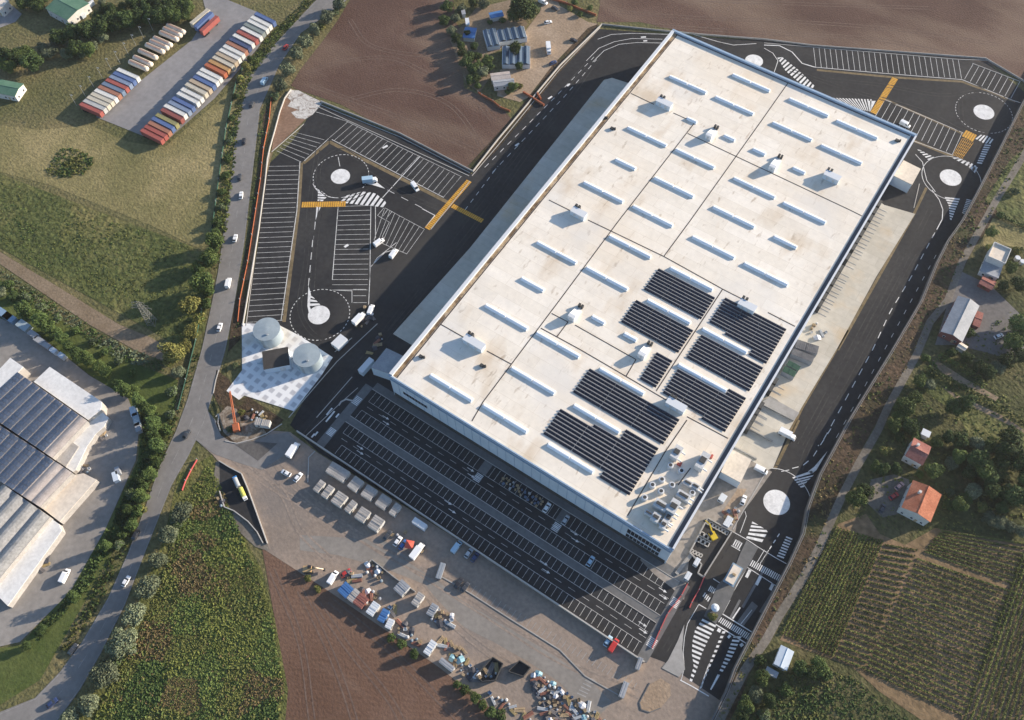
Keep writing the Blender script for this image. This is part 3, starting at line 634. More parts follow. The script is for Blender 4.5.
ground('bare_earth', [(598, 24), (594, 36), (560, 72), (520, 122), (497, 150), (474, 172), (468, 166), (492, 140), (514, 116), (552, 66), (588, 28)], .06, M['bank'])
ground('asphalt_patch', T(190, 370, 6.4, [(290, 480), (400, 455), (560, 470), (435, 582)]), .09, noisy('dark patch', [(.3, (.085, .08, .077)), (.7, (.12, .112, .106))], .1, fine=.15))
ground('rubble', T(190, 370, 6.4, [(180, 290), (240, 230), (300, 250), (330, 330), (420, 300), (500, 420), (400, 455), (290, 465), (215, 400)]), .11, noisy('dusty rubble', [(.35, (.12, .085, .055)), (.5, (.2, .16, .12)), (.7, (.38, .34, .29))], .25, fine=.25, fscale=1.5, dist=1.2))
kq = MB()
for q in ([(165, 300), (185, 280), (180, 340), (195, 390)], [(225, 455), (300, 470), (400, 445), (490, 410), (590, 345)], [(150, 150), (165, 70), (185, 0)], [(755, 719), (760, 560), (800, 520)]): kq.wall(ats(T(190, 370, 6.4, q)), .35, 0, .3)
tag(kq.build('kerb', M['kerbc']), kind='structure')

M['tyre'] = noisy('tyre polished asphalt', [(.35, (.03, .03, .031)), (.65, (.056, .053, .05))], .06, fine=.3, fscale=.6, rough=.8)
for q in ([(905, 250), (870, 315), (835, 380), (800, 445)], [(918, 255), (882, 320), (848, 385), (812, 440), (800, 470)], [(930, 210), (900, 270), (860, 345)], [(790, 470), (758, 470), (740, 520), (700, 590), (665, 650)],
          [(590, 60), (560, 95), (520, 150), (470, 215), (420, 280)], [(600, 55), (565, 105), (530, 150), (480, 220), (400, 320), (345, 385), (305, 435)], [(330, 400), (370, 350), (420, 285)],
          [(318, 150), (310, 200), (306, 260), (300, 310), (320, 338), (342, 320)], [(322, 200), (316, 240), (312, 290)], [(365, 170), (395, 190), (430, 205), (455, 215)], [(360, 160), (340, 150), (320, 165), (322, 190), (345, 200), (370, 190)],
          [(830, 80), (880, 85), (940, 95), (985, 90)], [(790, 70), (850, 90), (920, 110), (960, 130)], [(970, 85), (1005, 100), (995, 130), (965, 125), (960, 100)]): rut(q, 0, .066, 'tyre', .45, 1.9)
for q in ([(915, 200), (880, 260), (850, 300)],): rut(q, 0, .1, 'tyre', .0, 1.9) if False else None

ground('dirt_island', T(520, 608, 6.4, [(765, 605), (830, 490), (900, 450), (960, 490), (965, 560), (900, 640), (830, 668), (778, 655)]), .05, M['sand'])
kq = MB(); kq.wall(ats(T(520, 608, 6.4, [(830, 480), (765, 605), (775, 650), (830, 668), (900, 640)])), .3, 0, .3); tag(kq.build('kerb', M['paving']), kind='structure')
# ------------------------------------------------------------------ painted markings and kerbs of the truck parks
ZM = .1
def lerp(a, b, t): return (a[0] + (b[0] - a[0]) * t, a[1] + (b[1] - a[1]) * t)
def marks(mat='white', name='road_marking'):
    mb = MB(); mb.fin = lambda: tag(mb.build(name, M[mat]), kind='structure'); return mb
def stalls(mb, a0, a1, b0, b1, n, w=.2, ends=0):
    A0, A1, B0, B1 = at(*a0), at(*a1), at(*b0), at(*b1)
    for i in range(n + 1):
        mb.strip([lerp(A0, A1, i / n), lerp(B0, B1, i / n)], w, ZM)
    if ends & 1: mb.strip([A0, A1], w, ZM + .003)
    if ends & 2: mb.strip([B0, B1], w, ZM + .003)
def pl(mb, pts, w, z=ZM): mb.strip(ats(pts), w, z)
def dash(mb, pts, w, on, gap, z=ZM):
    P = [Vector(q) for q in ats(pts)]; s = 0.0
    seg = []; tot = 0
    for a, b in zip(P[:-1], P[1:]): seg.append((tot, a, b)); tot += (b - a).length
    def pos(d):
        for t0, a, b in reversed(seg):
            if d >= t0: return a + (b - a) * min(1, (d - t0) / max(1e-6, (b - a).length))
    while s < tot:
        mb.strip([pos(s), pos(min(tot, s + on))], w, z); s += on + gap
def hatch(mb, Lp, Rp, n, duty=.5, z=ZM, slant=0.0):
    """stripes between two polylines"""
    A = [Vector(q) for q in ats(Lp)]; B = [Vector(q) for q in ats(Rp)]
    def pos(P, t):
        t = max(0, min(1, t)); tot = sum((b - a).length for a, b in zip(P[:-1], P[1:])); d = t * tot
        for a, b in zip(P[:-1], P[1:]):
            l = (b - a).length
            if d <= l + 1e-6: return a + (b - a) * (d / max(l, 1e-6))
            d -= l
        return P[-1]
    for i in range(n):
        t0 = i / n; t1 = (i + duty) / n
        q = [pos(A, t0), pos(B, t0 + slant), pos(B, t1 + slant), pos(A, t1)]
        mb.add([(v.x, v.y, z) for v in q], [[0, 1, 2, 3]])
def fill(mb, pts, z=ZM): mb.poly(ats(pts), z)
def circ(mb, px, py, r, z=ZM):
    x, y = at(px, py); mb.poly([(x + r * math.cos(2 * math.pi * i / 40), y + r * math.sin(2 * math.pi * i / 40)) for i in range(40)], z)
t7 = lambda p: T(210, 240, 3.94, p); t6 = lambda p: T(210, 100, 3.94, p); tr = lambda p: T(764, 0, 3.94, p)

# west truck park
m1 = marks('whitefade')
stalls(m1, *t6([(232, 262)]), *t7([(147, 325)]), *t6([(355, 260)]), *t7([(287, 316)]), 31, .17)
stalls(m1, *t6([(262, 200)]), *t6([(335, 128)]), *t6([(360, 245)]), *t6([(450, 157)]), 6, .17)
stalls(m1, (348.3, 121.6), (460, 177.5), (329.3, 138), (443.5, 197.7), 22, .17)
stalls(m1, *t6([(508, 420)]), (331.8, 290), *t6([(634, 416)]), (367.4, 290), 17, .17, 0)
stalls(m1, (385, 208), (424.5, 229.4), (374, 240), (406.7, 254), 8, .17, 3)
pl(m1, [(316, 112), (346, 121), (462, 177)], .2); pl(m1, t6([(480, 156), (920, 384), (990, 300)]), .3)
pl(m1, t6([(372, 240), (468, 152)]), .3); pl(m1, [(300, 162), (297, 210), (281, 321)], .35)
pl(m1, t6([(505, 420), (482, 709)]), .3); pl(m1, [(331.8, 290), (352, 291), (352, 303)], .25); pl(m1, t7([(565, 195), (615, 195)]), .2); pl(m1, t7([(565, 220), (615, 220)]), .2); pl(m1, t7([(565, 247), (618, 247)]), .2)
pl(m1, [(370.6, 206), (375, 206)], .2); pl(m1, t6([(634, 420), (630, 700)]), .3); pl(m1, t6([(652, 420), (652, 545)]), .3)
pl(m1, t6([(730, 590), (690, 600), (640, 650), (632, 660)]), .3); pl(m1, t7([(632, 110), (625, 255)]), .3); pl(m1, t7([(640, 100), (660, 70), (735, 10)]), .3)
pl(m1, T(340, 200, 8, [(300, 125), (395, 178), (340, 290), (350, 310)]), .2); pl(m1, T(340, 200, 8, [(350, 65), (300, 125)]), .2)
for q in ([(380, 80), (345, 130)], [(415, 95), (370, 150)]): pl(m1, T(340, 200, 8, q), .2)
m1.fin()
m2 = marks('white')
for (px, py, r, ro) in ((340.5, 176.5, 4.6, 13.4), (319, 315, 4.8, 13.0)):
    circ(m2, px, py, r); 
x, y = at(341, 176); m2.ring(x, y, 13.3, .3, ZM, 40, .55, 0, 0, math.pi * 1.9)
x, y = at(320, 314.5); m2.ring(x, y, 13.0, .3, ZM, 44, .5)
m2.poly(ats(t7([(388, 180), (384, 260), (392, 300), (412, 305), (420, 285), (400, 280), (393, 262), (398, 215)])), ZM + .006)
hatch(m2, t7([(388, 195), (386, 270)]), t7([(398, 215), (440, 262)]), 4, .55)
hatch(m2, t6([(426, 352), (424, 402)]), t6([(440, 360), (465, 378), (440, 403)]), 5, .6); fill(m2, t6([(420, 420), (437, 420), (424, 450), (416, 474)]))
hatch(m2, t6([(510, 404), (690, 424)]), t6([(540, 376), (600, 361), (650, 367), (690, 398), (697, 412)]), 9, .6)
fill(m2, t6([(620, 298), (630, 318), (655, 322), (690, 350), (640, 335), (612, 330)]))
pl(m2, t6([(680, 385), (828, 222)]), .35); dash(m2, t6([(415, 480), (395, 709)]), .3, 4.5, 3.5); dash(m2, t7([(405, 0), (388, 180)]), .3, 4, 3)
dash(m2, t6([(700, 355), (835, 425)]), .25, 4, 4); pl(m2, t6([(835, 428), (886, 455), (850, 500)]), .35)
for q in (t6([(700, 180), (680, 190)]), t6([(545, 570), (530, 580)])): pl(m2, q, 1.2)
m2.ring(*at(340, 176), 13.3, .25, ZM + .004, 20, 1, 0, -2.2, -.6)
pl(m2, t6([(505, 225), (512, 262)]), .25)
m2.fin()
m3 = marks('yellow')
for a, b, wd in ((t6([(362, 413)])[0], t6([(536, 410)])[0], 3.2), (t6([(856, 508)])[0], t6([(1022, 318)])[0], 2.8), (t6([(955, 417)])[0], t6([(1075, 478)])[0], 2.4), (tr([(430, 446)])[0], tr([(517, 308)])[0], 3.0), (tr([(788, 525)])[0], tr([(832, 546)])[0], 5.0)):
    A = Vector(at(*a)); B = Vector(at(*b)); n = max(3, int((B - A).length / 1.0))
    for i in range(n): m3.strip([A + (B - A) * (i / n), A + (B - A) * ((i + .82) / n)], wd, ZM + .006)
for i in range(7):
    A = tr([(782 + i * 7, 545 + i * 3)])[0]; B = tr([(745 + i * 6, 610 + i * 2)])[0]; pl(m3, [A, B], .22)
    A = tr([(784 - i * 6.5, 545 + i * 11)])[0]; B = tr([(824 - i * 6.5, 560 + i * 11)])[0]; pl(m3, [A, B], .22, ZM + .004)
m3.fin()
m4 = marks('drain', 'verge')
for q, wd in ((t6([(240, 205), (205, 330), (150, 709)]), 2.2), (t6([(355, 265), (325, 709)]) , .0), ([(301.5, 163), (299, 205), (284, 322)], 1.6), (t6([(368, 250), (470, 165)]), 1.8), (t6([(470, 165), (945, 408)]), 1.8), (tr([(208, 276), (520, 306), (780, 322), (990, 402)]), 1.4), (tr([(470, 388), (790, 530)]), 1.3), (tr([(590, 555), (745, 618)]), 1.6), (T(764, 170, 3.94, [(640, 70), (590, 175), (290, 709)]), 1.2), (T(740, 330, 6.4, [(688, 0), (395, 500), (320, 660)]), 1.2), (T(700, 420, 6.4, [(632, 0), (475, 320)]), 1.2), (T(420, 180, 1, [(0, 55), (18, 40), (180, -108)]), .0)):
    if wd: pl(m4, q, wd, ZM - .01)
m4.fin()
# kerbs
kb = MB()
for q in (t6([(243, 205), (370, 95)]), t6([(236, 210), (222, 280), (165, 709)]), [(252, 280), (246, 326)], [(318, 104), (400, 137), (470, 173)], [(472, 176), (500, 143), (560, 69), (600, 28)], [(318, 107), (469, 176)], t6([(1024, 320), (870, 510)]), tr([(0, 170), (200, 187), (770, 235), (890, 238), (1024, 320)]), tr([(820, 250), (1010, 322)]),
          T(700, 420, 6.4, [(210, 700), (290, 560), (415, 345)]), T(210, 240, 3.94, [(310, 700), (500, 480), (660, 330)]), T(210, 240, 3.94, [(420, 700), (560, 540)]), T(764, 170, 3.94, [(612, 55), (590, 150)]), [(335, 352), (352, 338)]):
    kb.wall(ats(q), .3, 0, .22)
tag(kb.build('kerb', M['kerbc']), kind='structure')
# lane lines along the west flank of the warehouse
m5 = marks('white')
tz = lambda p: T(500, 0, 3.94, p)
dash(m5, tz([(-60, 660), (230, 370), (370, 225)]), .25, 3, 3); dash(m5, tz([(-30, 680), (250, 385), (380, 235)]), .25, 3, 3)
pl(m5, tz([(340, 240), (390, 190), (450, 165), (520, 152), (640, 155)]), .25); pl(m5, tz([(365, 245), (410, 200), (470, 175), (540, 168), (640, 170)]), .25); pl(m5, tz([(385, 155), (440, 136), (520, 132), (680, 136), (740, 150)]), .25)
dash(m5, T(370, 130, 8, [(760, 640), (1024, 290)]), .25, 2.5, 2.5)
for q in ([(555, 147), (575, 146)], [(565, 162), (580, 161)], [(265, 340), (275, 330)], [(190, 390), (205, 380)], [(60, 575), (75, 565)]): pl(m5, tz(q), .9)
pl(m5, tz([(740, 130), (860, 165), (920, 178), (1010, 172)]), .3); 
# far right truck park
circ(m5, 754, 61, 4.6)
stalls(m5, *tr([(195, 188)]), *tr([(765, 235)]), *tr([(204, 265)]), *tr([(778, 310)]), 26, .18, 0)
stalls(m5, *tr([(825, 250)]), *tr([(1008, 322)]), *tr([(790, 312)]), *tr([(972, 388)]), 8, .18, 0)
stalls(m5, *tr([(475, 396)]), *tr([(780, 524)]), *tr([(432, 470)]), *tr([(742, 608)]), 13, .18, 0)
pl(m5, tr([(200, 265), (480, 290), (780, 314), (980, 396), (1010, 405)]), .3); pl(m5, tr([(470, 390), (785, 524)]), .25); pl(m5, tr([(560, 545), (745, 612)]), .25)
pl(m5, tr([(0, 178), (60, 180), (110, 205), (150, 250), (200, 265)]), .5); pl(m5, tr([(0, 190), (35, 210), (55, 240), (40, 285)]), .3)
hatch(m5, tr([(52, 228), (85, 280), (150, 335), (200, 350)]), tr([(72, 226), (140, 280), (205, 345), (215, 352)]), 13, .55, slant=-.08)
hatch(m5, tr([(270, 386), (430, 392)]), tr([(330, 425), (420, 440)]), 13, .5, slant=.1); fill(m5, tr([(412, 398), (440, 398), (418, 440)]))
for px, py in tr([(866, 442), (735, 700)]): circ(m5, px, py, 5.0)
x, y = at(*tr([(866, 444)])[0]); m5.ring(x, y, 13.6, .25, ZM, 44, .55)
x, y = at(*tr([(738, 702)])[0]); m5.ring(x, y, 13.6, .25, ZM, 40, 1, 0, .3, 5.2)
te = lambda p: T(880, 90, 7.06, p)
hatch(m5, te([(672, 345), (735, 378), (790, 380)]), te([(700, 315), (760, 325), (800, 350)]), 5, .55, slant=.1)
hatch(m5, te([(738, 385), (680, 525)]), te([(782, 390), (715, 530)]), 9, .5); hatch(m5, te([(510, 480), (620, 540), (670, 590)]), te([(545, 475), (650, 520), (690, 545)]), 6, .55); fill(m5, te([(630, 545), (690, 545), (668, 588)]))
hatch(m5, te([(262, 420), (350, 505)]), te([(285, 425), (398, 485)]), 5, .5); pl(m5, te([(250, 455), (300, 510), (310, 560), (330, 640), (390, 719)]), .3)
tq = lambda p: T(900, 190, 8.19, p)
hatch(m5, tq([(365, 58), (400, 130), (405, 200), (410, 250)]), tq([(490, 72), (450, 170), (425, 240), (412, 255)]), 9, .55)
hatch(m5, tq([(545, 75), (505, 195)]), tq([(590, 85), (530, 205)]), 9, .5)
pl(m5, tq([(260, 0), (320, 80), (350, 160), (345, 240), (300, 325)]), .35); dash(m5, tq([(285, 350), (90, 715)]) + [(890, 312), (873, 349), (824, 439), (818, 446)], .3, 3.6, 3.4)
dash(m5, [(936, 255), (905, 312), (860, 395), (835, 440)], .22, 2.5, 4.5)
# south-east junction
tb = lambda p: T(700, 420, 6.4, p)
circ(m5, *tb([(490, 527)])[0], 5.1); x, y = at(*tb([(485, 520)])[0]); m5.ring(x, y, 13.6, .25, ZM, 30, 1, 0, .4, 2.2)
hatch(m5, tb([(590, 368), (650, 440)]), tb([(715, 325), (730, 350), (680, 400), (660, 440)]), 5, .55); fill(m5, tb([(690, 330), (730, 300), (815, 200), (745, 320), (715, 345)]))
pl(m5, tb([(520, 330), (570, 320)]), .3); pl(m5, tb([(590, 310), (630, 300)]), .3); dash(m5, tb([(660, 290), (720, 240), (860, 20)]), .3, 3, 3)
tj = lambda p: T(660, 500, 8, p); tk = lambda p: T(680, 600, 8, p)
hatch(m5, tj([(738, 172), (710, 260), (682, 318)]), tj([(770, 190), (866, 250), (800, 365)]), 5, .55, slant=-.04)
pl(m5, tj([(700, 0), (580, 235)]), .3); pl(m5, tj([(680, 90), (690, 130), (640, 265)]), .2); pl(m5, tj([(575, 250), (700, 320), (790, 380), (920, 460), (1010, 510)]), .25)
hatch(m5, tj([(600, 318), (630, 350)]), tj([(640, 370 - 40), (665, 352)]), 3, .5); hatch(m5, tj([(605, 315), (668, 350)]), tj([(580, 362), (640, 398)]), 4, .5); pl(m5, tj([(570, 365), (640, 405)]), .3)
hatch(m5, tj([(740, 480), (980, 610)]), tj([(715, 525), (955, 655)]), 16, .5); pl(m5, tj([(735, 470), (560, 780)]), .25); pl(m5, tj([(700, 540), (980, 720)]), .25)
dash(m5, tj([(955, 270), (800, 510)]), .35, 1.6, 1.4); pl(m5, tj([(870, 400), (800, 510)]), .2); pl(m5, tj([(835, 400), (770, 510)]), .2)
hatch(m5, tj([(1010, 290), (930, 460)]), tj([(1060, 310), (985, 480)]), 8, .5)
for q in ([(720, 560), (690, 620)], [(805, 610), (770, 680)], [(905, 670), (880, 720)]): pl(m5, tj(q), 1.1)
hatch(m5, tk([(180, 150), (120, 240), (100, 330), (95, 430), (110, 530), (70, 665)]), tk([(290, 205), (225, 320), (170, 440), (140, 540), (88, 672)]), 14, .5)
hatch(m5, tk([(340, 250), (240, 490), (160, 710)]), tk([(365, 250), (265, 480), (165, 712)]), 12, .5); fill(m5, tk([(240, 500), (225, 520), (155, 715), (175, 700)]))
hatch(m5, tk([(430, 288), (370, 440), (310, 580)]), tk([(492, 292), (420, 450), (330, 590)]), 10, .5); fill(m5, tk([(300, 595), (320, 600), (250, 720), (240, 715)]))
hatch(m5, tk([(330, 138), (580, 280)]), tk([(305, 175), (548, 325)]), 17, .5); pl(m5, tk([(340, 112), (588, 265)]), .4); pl(m5, tk([(285, 195), (545, 357)]), .4)
pl(m5, tk([(400, 0), (340, 112)]), .25); pl(m5, tk([(480, 60), (420, 150)]), .5); pl(m5, tk([(575, 80), (480, 200)]), .2)
for q in ([(300, 235), (325, 250)], [(385, 285), (400, 300)], [(485, 350), (500, 370)]): pl(m5, tk(q), 1.3)
pl(m5, tk([(150, 35), (60, 190), (35, 300), (25, 420), (35, 540), (10, 640)]), .2); pl(m5, tk([(0, 640), (95, 690), (230, 770)]), .35); pl(m5, tk([(150, 35), (210, 70)]), .3)
hatch(m5, tk([(200, -20 - 40), (250, -10)]), tk([(180, 10 - 40), (230, 20)]), 4, .5)
hatch(m5, T(600, 560, 8, [(885, 205), (930, 235)]), T(600, 560, 8, [(862, 245), (915, 272)]), 4, .5); pl(m5, T(600, 560, 8, [(905, 150), (960, 185)]), .3)
m5.fin()
lane = MB()
for q, w_ in ((tj([(1000, 560), (930, 690), (800, 900)]), .9), (tk([(480, 0), (400, 150)]), .8), (tk([(600, 30), (480, 195)]), 2.6), (tj([(840, 540), (660, 860)]), .9)): lane.strip(ats(q), w_, .09)
tag(lane.build('traffic_island', M['paving']), kind='structure')
for q in (tj([(840, 560), (770, 680)]), tj([(700, 545), (690, 560)])): pass
mb = MB(); 
for q in (tk([(215, 75), (260, -20), (300, -120), (400, -230), (470, -160), (405, -10), (345, 105), (285, 192), (190, 130)]), tj([(690, 325), (785, 382), (700, 540), (560, 760), (480, 900), (440, 860), (560, 640), (640, 430)])):
    mb.prism(ats(q), .02, .2 if not mb.f else .212)
tag(mb.build('traffic_island', M['paving']), kind='structure')
mb = MB().prism(ats(T(640, 480, 2.667, [(118, 385), (100, 430), (75, 480), (58, 502), (104, 526), (120, 505), (112, 450)])), .02, .2)
tag(mb.build('traffic_island', M['concrete']), kind='structure')

# staff car park: stalls, aisles, arrows (metres along the building)
m6 = marks('whitefade', 'parking_marking')
def row(y0, y1, x0, x1, skips=(), step=2.5, closed=0, z=ZM):
    x = x0
    while x <= x1:
        if not any(a - .3 < x < b + .3 for a, b in skips): m6.strip([(x, y0), (x, y1)], .13, z)
        x += step
sk_ = ((-82.2, -78.4), (-45.8, -42.0))
row(92.2, 97.2, -137, 1, sk_); row(83.4, 87.6, -137, 4.5); row(75.4, 79.6, -137, 4.5); row(66.6, 71, -134, 4.5)
for y, a, b in ((92.2, -137, 1), (87.6, -137, 4.5), (75.4, -137, 4.5), (71, -134, 4.5)): m6.strip([(a, y), (b, y)], .13, ZM)
for y in (90, 73.2):
    x = -136
    while x < 3: m6.strip([(x, y), (x + 3, y)], .13, ZM); x += 6
m6.fin()
m7 = marks('white', 'parking_marking')
for zx0, zy0, pts in ((0, 0, [(385.6, 417.5), (386, 423), (360, 447.5), (360, 452.5), (470.5, 469.6), (471, 475.6), (448, 502.5), (452, 511), (574, 533), (575, 540), (543.7, 563), (546, 571), (642.5, 624), (643, 631), (662.5, 590), (663, 597)]),):
    for px, py in pts:
        x, y = at(px, py); m7.strip([(x - 1.6, y), (x + .6, y)], .25, ZM + .01); m7.add([(x + .5, y - .55, ZM + .01), (x + 1.8, y, ZM + .01), (x + .5, y + .55, ZM + .01)], [[0, 1, 2]])
for x0, y0, y1 in ((-143, 88, 92), (-143, 71.5, 75), (-82, 88.3, 91.9), (-45.6, 88.3, 91.9), (5.8, 88.3, 91.9), (5.8, 71.2, 75)):
    n = 6
    for k in range(n): m7.strip([(x0 + .2, y0 + (k + .25) * (y1 - y0) / n), (x0 + 3.2, y0 + (k + .25) * (y1 - y0) / n)], .36, ZM + .04)
for zx, zy in [(245, 240), (265, 265), (245, 290), (300, 285), (225, 265), (220, 320), (130, 430), (105, 445)]:
    x, y = at(300 + zx / 8, 380 + zy / 8); m7.strip([(x, y - 1), (x, y + 1)], .7, ZM)
m7.fin()
mb = MB(); mb.strip(ats(T(300, 380, 8, [(310, 205), (330, 175), (370, 155), (430, 170)])), .7, .2); tag(mb.build('kerb', M['kerbc']), kind='structure')
# marked-out dirt car park below the wall
m8 = marks('concrete', 'parking_marking')
for i in range(34):
    t = i / 33
    a = lerp((466, 590), (632, 690), t); b = lerp((471, 583), (637, 683), t); pl(m8, [a, b], .18, .07)
for i in range(6): pl(m8, [lerp((577, 693), (587, 677), i / 5), lerp((586, 697), (595, 681), i / 5)], .35, .08)
m8.fin()

# ------------------------------------------------------------------ walls, fences and barriers
def fence(name, label, cat, pts, z0, z1, mat, w=.15, post=None, group=None):
    P = ats(pts, z0); r = thing(name, label, cat, (P[0][0], P[0][1], z0), 0, group)
    Q = [(x - P[0][0], y - P[0][1]) for x, y in P]
    MB().wall(Q, w, 0, z1).build('panel', mat, r)
    if post:
        for (xa, ya), (xb, yb) in zip(Q[:-1], Q[1:]):
            L_ = math.hypot(xb - xa, yb - ya); n = max(1, round(L_ / post))
            for k in range(n): 
                t = k / n; link('post', POST, r, (xa + (xb - xa) * t, ya + (yb - ya) * t, 0))
    return r
POST = MB().box(0, 0, 0, .25, .25, 1.6).mesh('post', M['steel'])
W_ = thing('retaining_wall', 'long grey concrete wall along the lower edge of the striped car park', 'wall', (-152, 65.4, 0))
MB().box(80, 0, 0, 161, .4, 1.9).build('wall', M['concrete'], W_); MB().box(80, 0, 1.9, 161, .5, .12).build('coping', M['kerbc'], W_)
R_ = thing('retaining_wall', 'tall grey retaining wall shading the site road on its east side', 'wall', (*wl[4], 0))
mb = MB(); mb.wall([(x - wl[4][0], y - wl[4][1]) for x, y in wl], .45, .0, ZR + .35); mb.build('wall', M['paving'], R_)
rail = MB(); rail.wall([(x - wl[4][0] + .6, y - wl[4][1]) for x, y in wl], .08, ZR + .35, ZR + .5); rail.build('rail', M['steel'], R_)
fence('mesh_fence', 'orange mesh fence between the main road and the west truck park', 'fence', T(250, 90, 8, [(172, 60), (155, 240), (110, 470), (85, 719)]) + [(256, 210), (248, 262), (240, 300), (238, 322)], 0, .75, M['orange'], .15, 12)
fence('boundary_wall', 'low pale wall edging the dark truck park beside the orange fence', 'wall', T(250, 90, 8, [(330, 0), (280, 70), (240, 180), (200, 330), (160, 470), (140, 560), (125, 719)]) + [(259, 230), (250, 285), (243, 326)], 0, .9, M['kerbc'], .35)
fence('boundary_wall', 'low pale wall between the large ploughed field and the truck park', 'wall', [(321, 102), (400, 134), (473, 172)], 0, 1.0, M['concrete'], .4)
fence('boundary_wall', 'low pale wall between the farm clearing and the lane beside the warehouse', 'wall', [(473, 172), (498, 140), (560, 66), (602, 25)], 0, 1.0, M['kerbc'], .4)
fence('boundary_wall', 'thin pale wall along the far ploughed field behind the warehouse', 'wall', [(602, 25), (650, 30), (700, 35), (765, 40), (812, 46), (985, 59), (1024, 82), (1050, 105)], 0, .9, M['concrete'], .35)
fence('mesh_fence', 'orange mesh fence crossing the green verge at the top of the farm clearing', 'fence', [(540, -6), (552, 0), (566, 4), (580, 10), (596, 16)], 0, 1.3, M['orange'], .4, 8)
fence('mesh_fence', 'short orange barrier crossing the farm track beside the lane wall', 'fence', [(523, 93), (533, 99), (544, 106)], 0, 1.3, M['orange'], .6, 6)
fence('mesh_fence', 'short orange barrier running upwards across the farm track', 'fence', [(537, 94), (541, 100), (536, 106)][0:2], 0, 1.3, M['orange'], .6, 6)
fence('mesh_fence', 'curved orange mesh fence around the edge of the farm garden', 'fence', [(478, 93), (482, 96), (493, 102), (500, 108), (510, 112)], 0, 1.2, M['orange'], .3, 6)
fence('mesh_fence', 'red-brown mesh fence at the tip of the scrub by the junction', 'fence', T(150, 430, 5.69, [(270, 170), (235, 230), (205, 290), (185, 345)]), 0, .8, M['redp'], .2, 6)
fence('barrier', 'red and white plastic barrier beside the crossings at the car park end', 'barrier', T(600, 560, 8, [(700, 190), (650, 285), (600, 350), (540, 430), (480, 560), (415, 705)]), 0, .9, M['redp'], .3, 5)
fence('barrier', 'red plastic barrier along the kerb of the unfinished road', 'barrier', T(600, 560, 8, [(835, 130), (790, 240), (730, 345), (715, 385)]), 0, .9, M['redp'], .35, 5)
fence('guard_rail', 'long low concrete barrier dividing the dirt car park from the yard road', 'barrier', [(442, 577), (470, 593), (512, 620), (560, 650), (585, 676), (620, 696)], 0, .25, M['concrete'], .4, None)
fence('green_fence', 'thin green wire fence along the main road beside the tan field', 'fence', [(246, 62), (237, 80), (226, 130), (219, 180), (213, 225), (210, 240)], 0, 1.1, M['mesh_green'], .12, 15)
fence('green_fence', 'thin pale wire fence beside the trees on the main road', 'fence', [(206, 285), (202, 310), (196, 340), (186, 380), (178, 410)], 0, .9, M['mesh_green'], .1, 15)
for i, (a, b) in enumerate((((602, 25), (600, 27)),)): pass

for q, l in ((T(150, 430, 5.69, [(395, 178), (455, 215), (522, 250), (560, 340), (600, 450), (670, 648)]), 'low straight wall along the yard side of the dark ramp'), (T(150, 430, 5.69, [(398, 350), (425, 440), (480, 462), (560, 522), (610, 580), (645, 645)]), 'curved pale wall along the scrub side of the dark ramp')):
    fence('ramp_wall', l, 'wall', q, 0, .8, M['kerbc'], .35)
# ------------------------------------------------------------------ vehicles
def me_(f, mats, name, smooth=False):
    mb = MB(); f(mb); return mb.mesh(name, mats, smooth)
def loft(mb, secs, m=0):
    """secs: (x, [(y,z)...]) closed cross-sections"""
    n = len(secs[0][1]); vs = []
    for x, c in secs: vs += [(x, y, z) for y, z in c]
    fs = []
    for i in range(len(secs) - 1):
        for k in range(n): fs.append([i * n + k, i * n + (k + 1) % n, (i + 1) * n + (k + 1) % n, (i + 1) * n + k])
    fs += [list(range(n))[::-1], list(range(len(vs) - n, len(vs)))]
    mb.add(vs, fs, m)
def sec(w, z0, z1, r=.12): return [(-w, z0), (w, z0), (w + .02, (z0 + z1) / 2), (w - r * .3, z1 - r * .6), (w - r, z1), (-w + r, z1), (-w + r * .3, z1 - r * .6), (-w - .02, (z0 + z1) / 2)]
def car_body(mb):
    loft(mb, [(-2.15, sec(.72, .45, .8)), (-2.0, sec(.85, .3, .95)), (-1.2, sec(.9, .25, .98)), (.9, sec(.9, .25, .95)), (1.7, sec(.87, .28, .86)), (2.1, sec(.74, .35, .7))])
    loft(mb, [(-1.35, sec(.6, 1.38, 1.42, .05)), (-1.1, sec(.62, 1.40, 1.47, .05)), (.1, sec(.62, 1.4, 1.48, .05)), (.3, sec(.58, 1.38, 1.43, .05))])
def car_glass(mb):
    a = [(-1.95, .78, .94), (-1.35, .66, 1.4), (.3, .62, 1.4), (1.05, .78, .92)]
    vs = []
    for s in (-1, 1): vs += [(x, s * w, z) for x, w, z in a]
    mb.add(vs, [[0, 1, 5, 4], [1, 2, 6, 5], [2, 3, 7, 6], [0, 3, 2, 1], [4, 5, 6, 7]])
def van_body(mb):
    loft(mb, [(-2.7, sec(.92, .35, 2.1)), (-2.55, sec(.98, .3, 2.25)), (.9, sec(.98, .3, 2.25)), (1.25, sec(.95, .3, 2.1)), (1.95, sec(.93, .3, 1.2)), (2.55, sec(.9, .35, 1.0)), (2.7, sec(.8, .4, .8))])
def van_glass(mb): mb.add([(1.24, -.8, 2.12), (1.24, .8, 2.12), (1.97, .85, 1.24), (1.97, -.85, 1.24)], [[0, 1, 2, 3]]); mb.box(.75, 0, 1.35, 1.0, 2.0, .55)
def wheel_(r=.33, w=.22):
    def f(mb): mb.tube((0, -w / 2, 0), (0, w / 2, 0), r, 12)
    return f
WHEEL = me_(wheel_(), M['rubber'], 'wheel'); WHEELB = me_(wheel_(.5, .5), M['rubber'], 'wheel')
GL = {'car': me_(car_glass, M['glass'], 'windows'), 'van': me_(van_glass, M['glass'], 'windows')}
BODY = {}
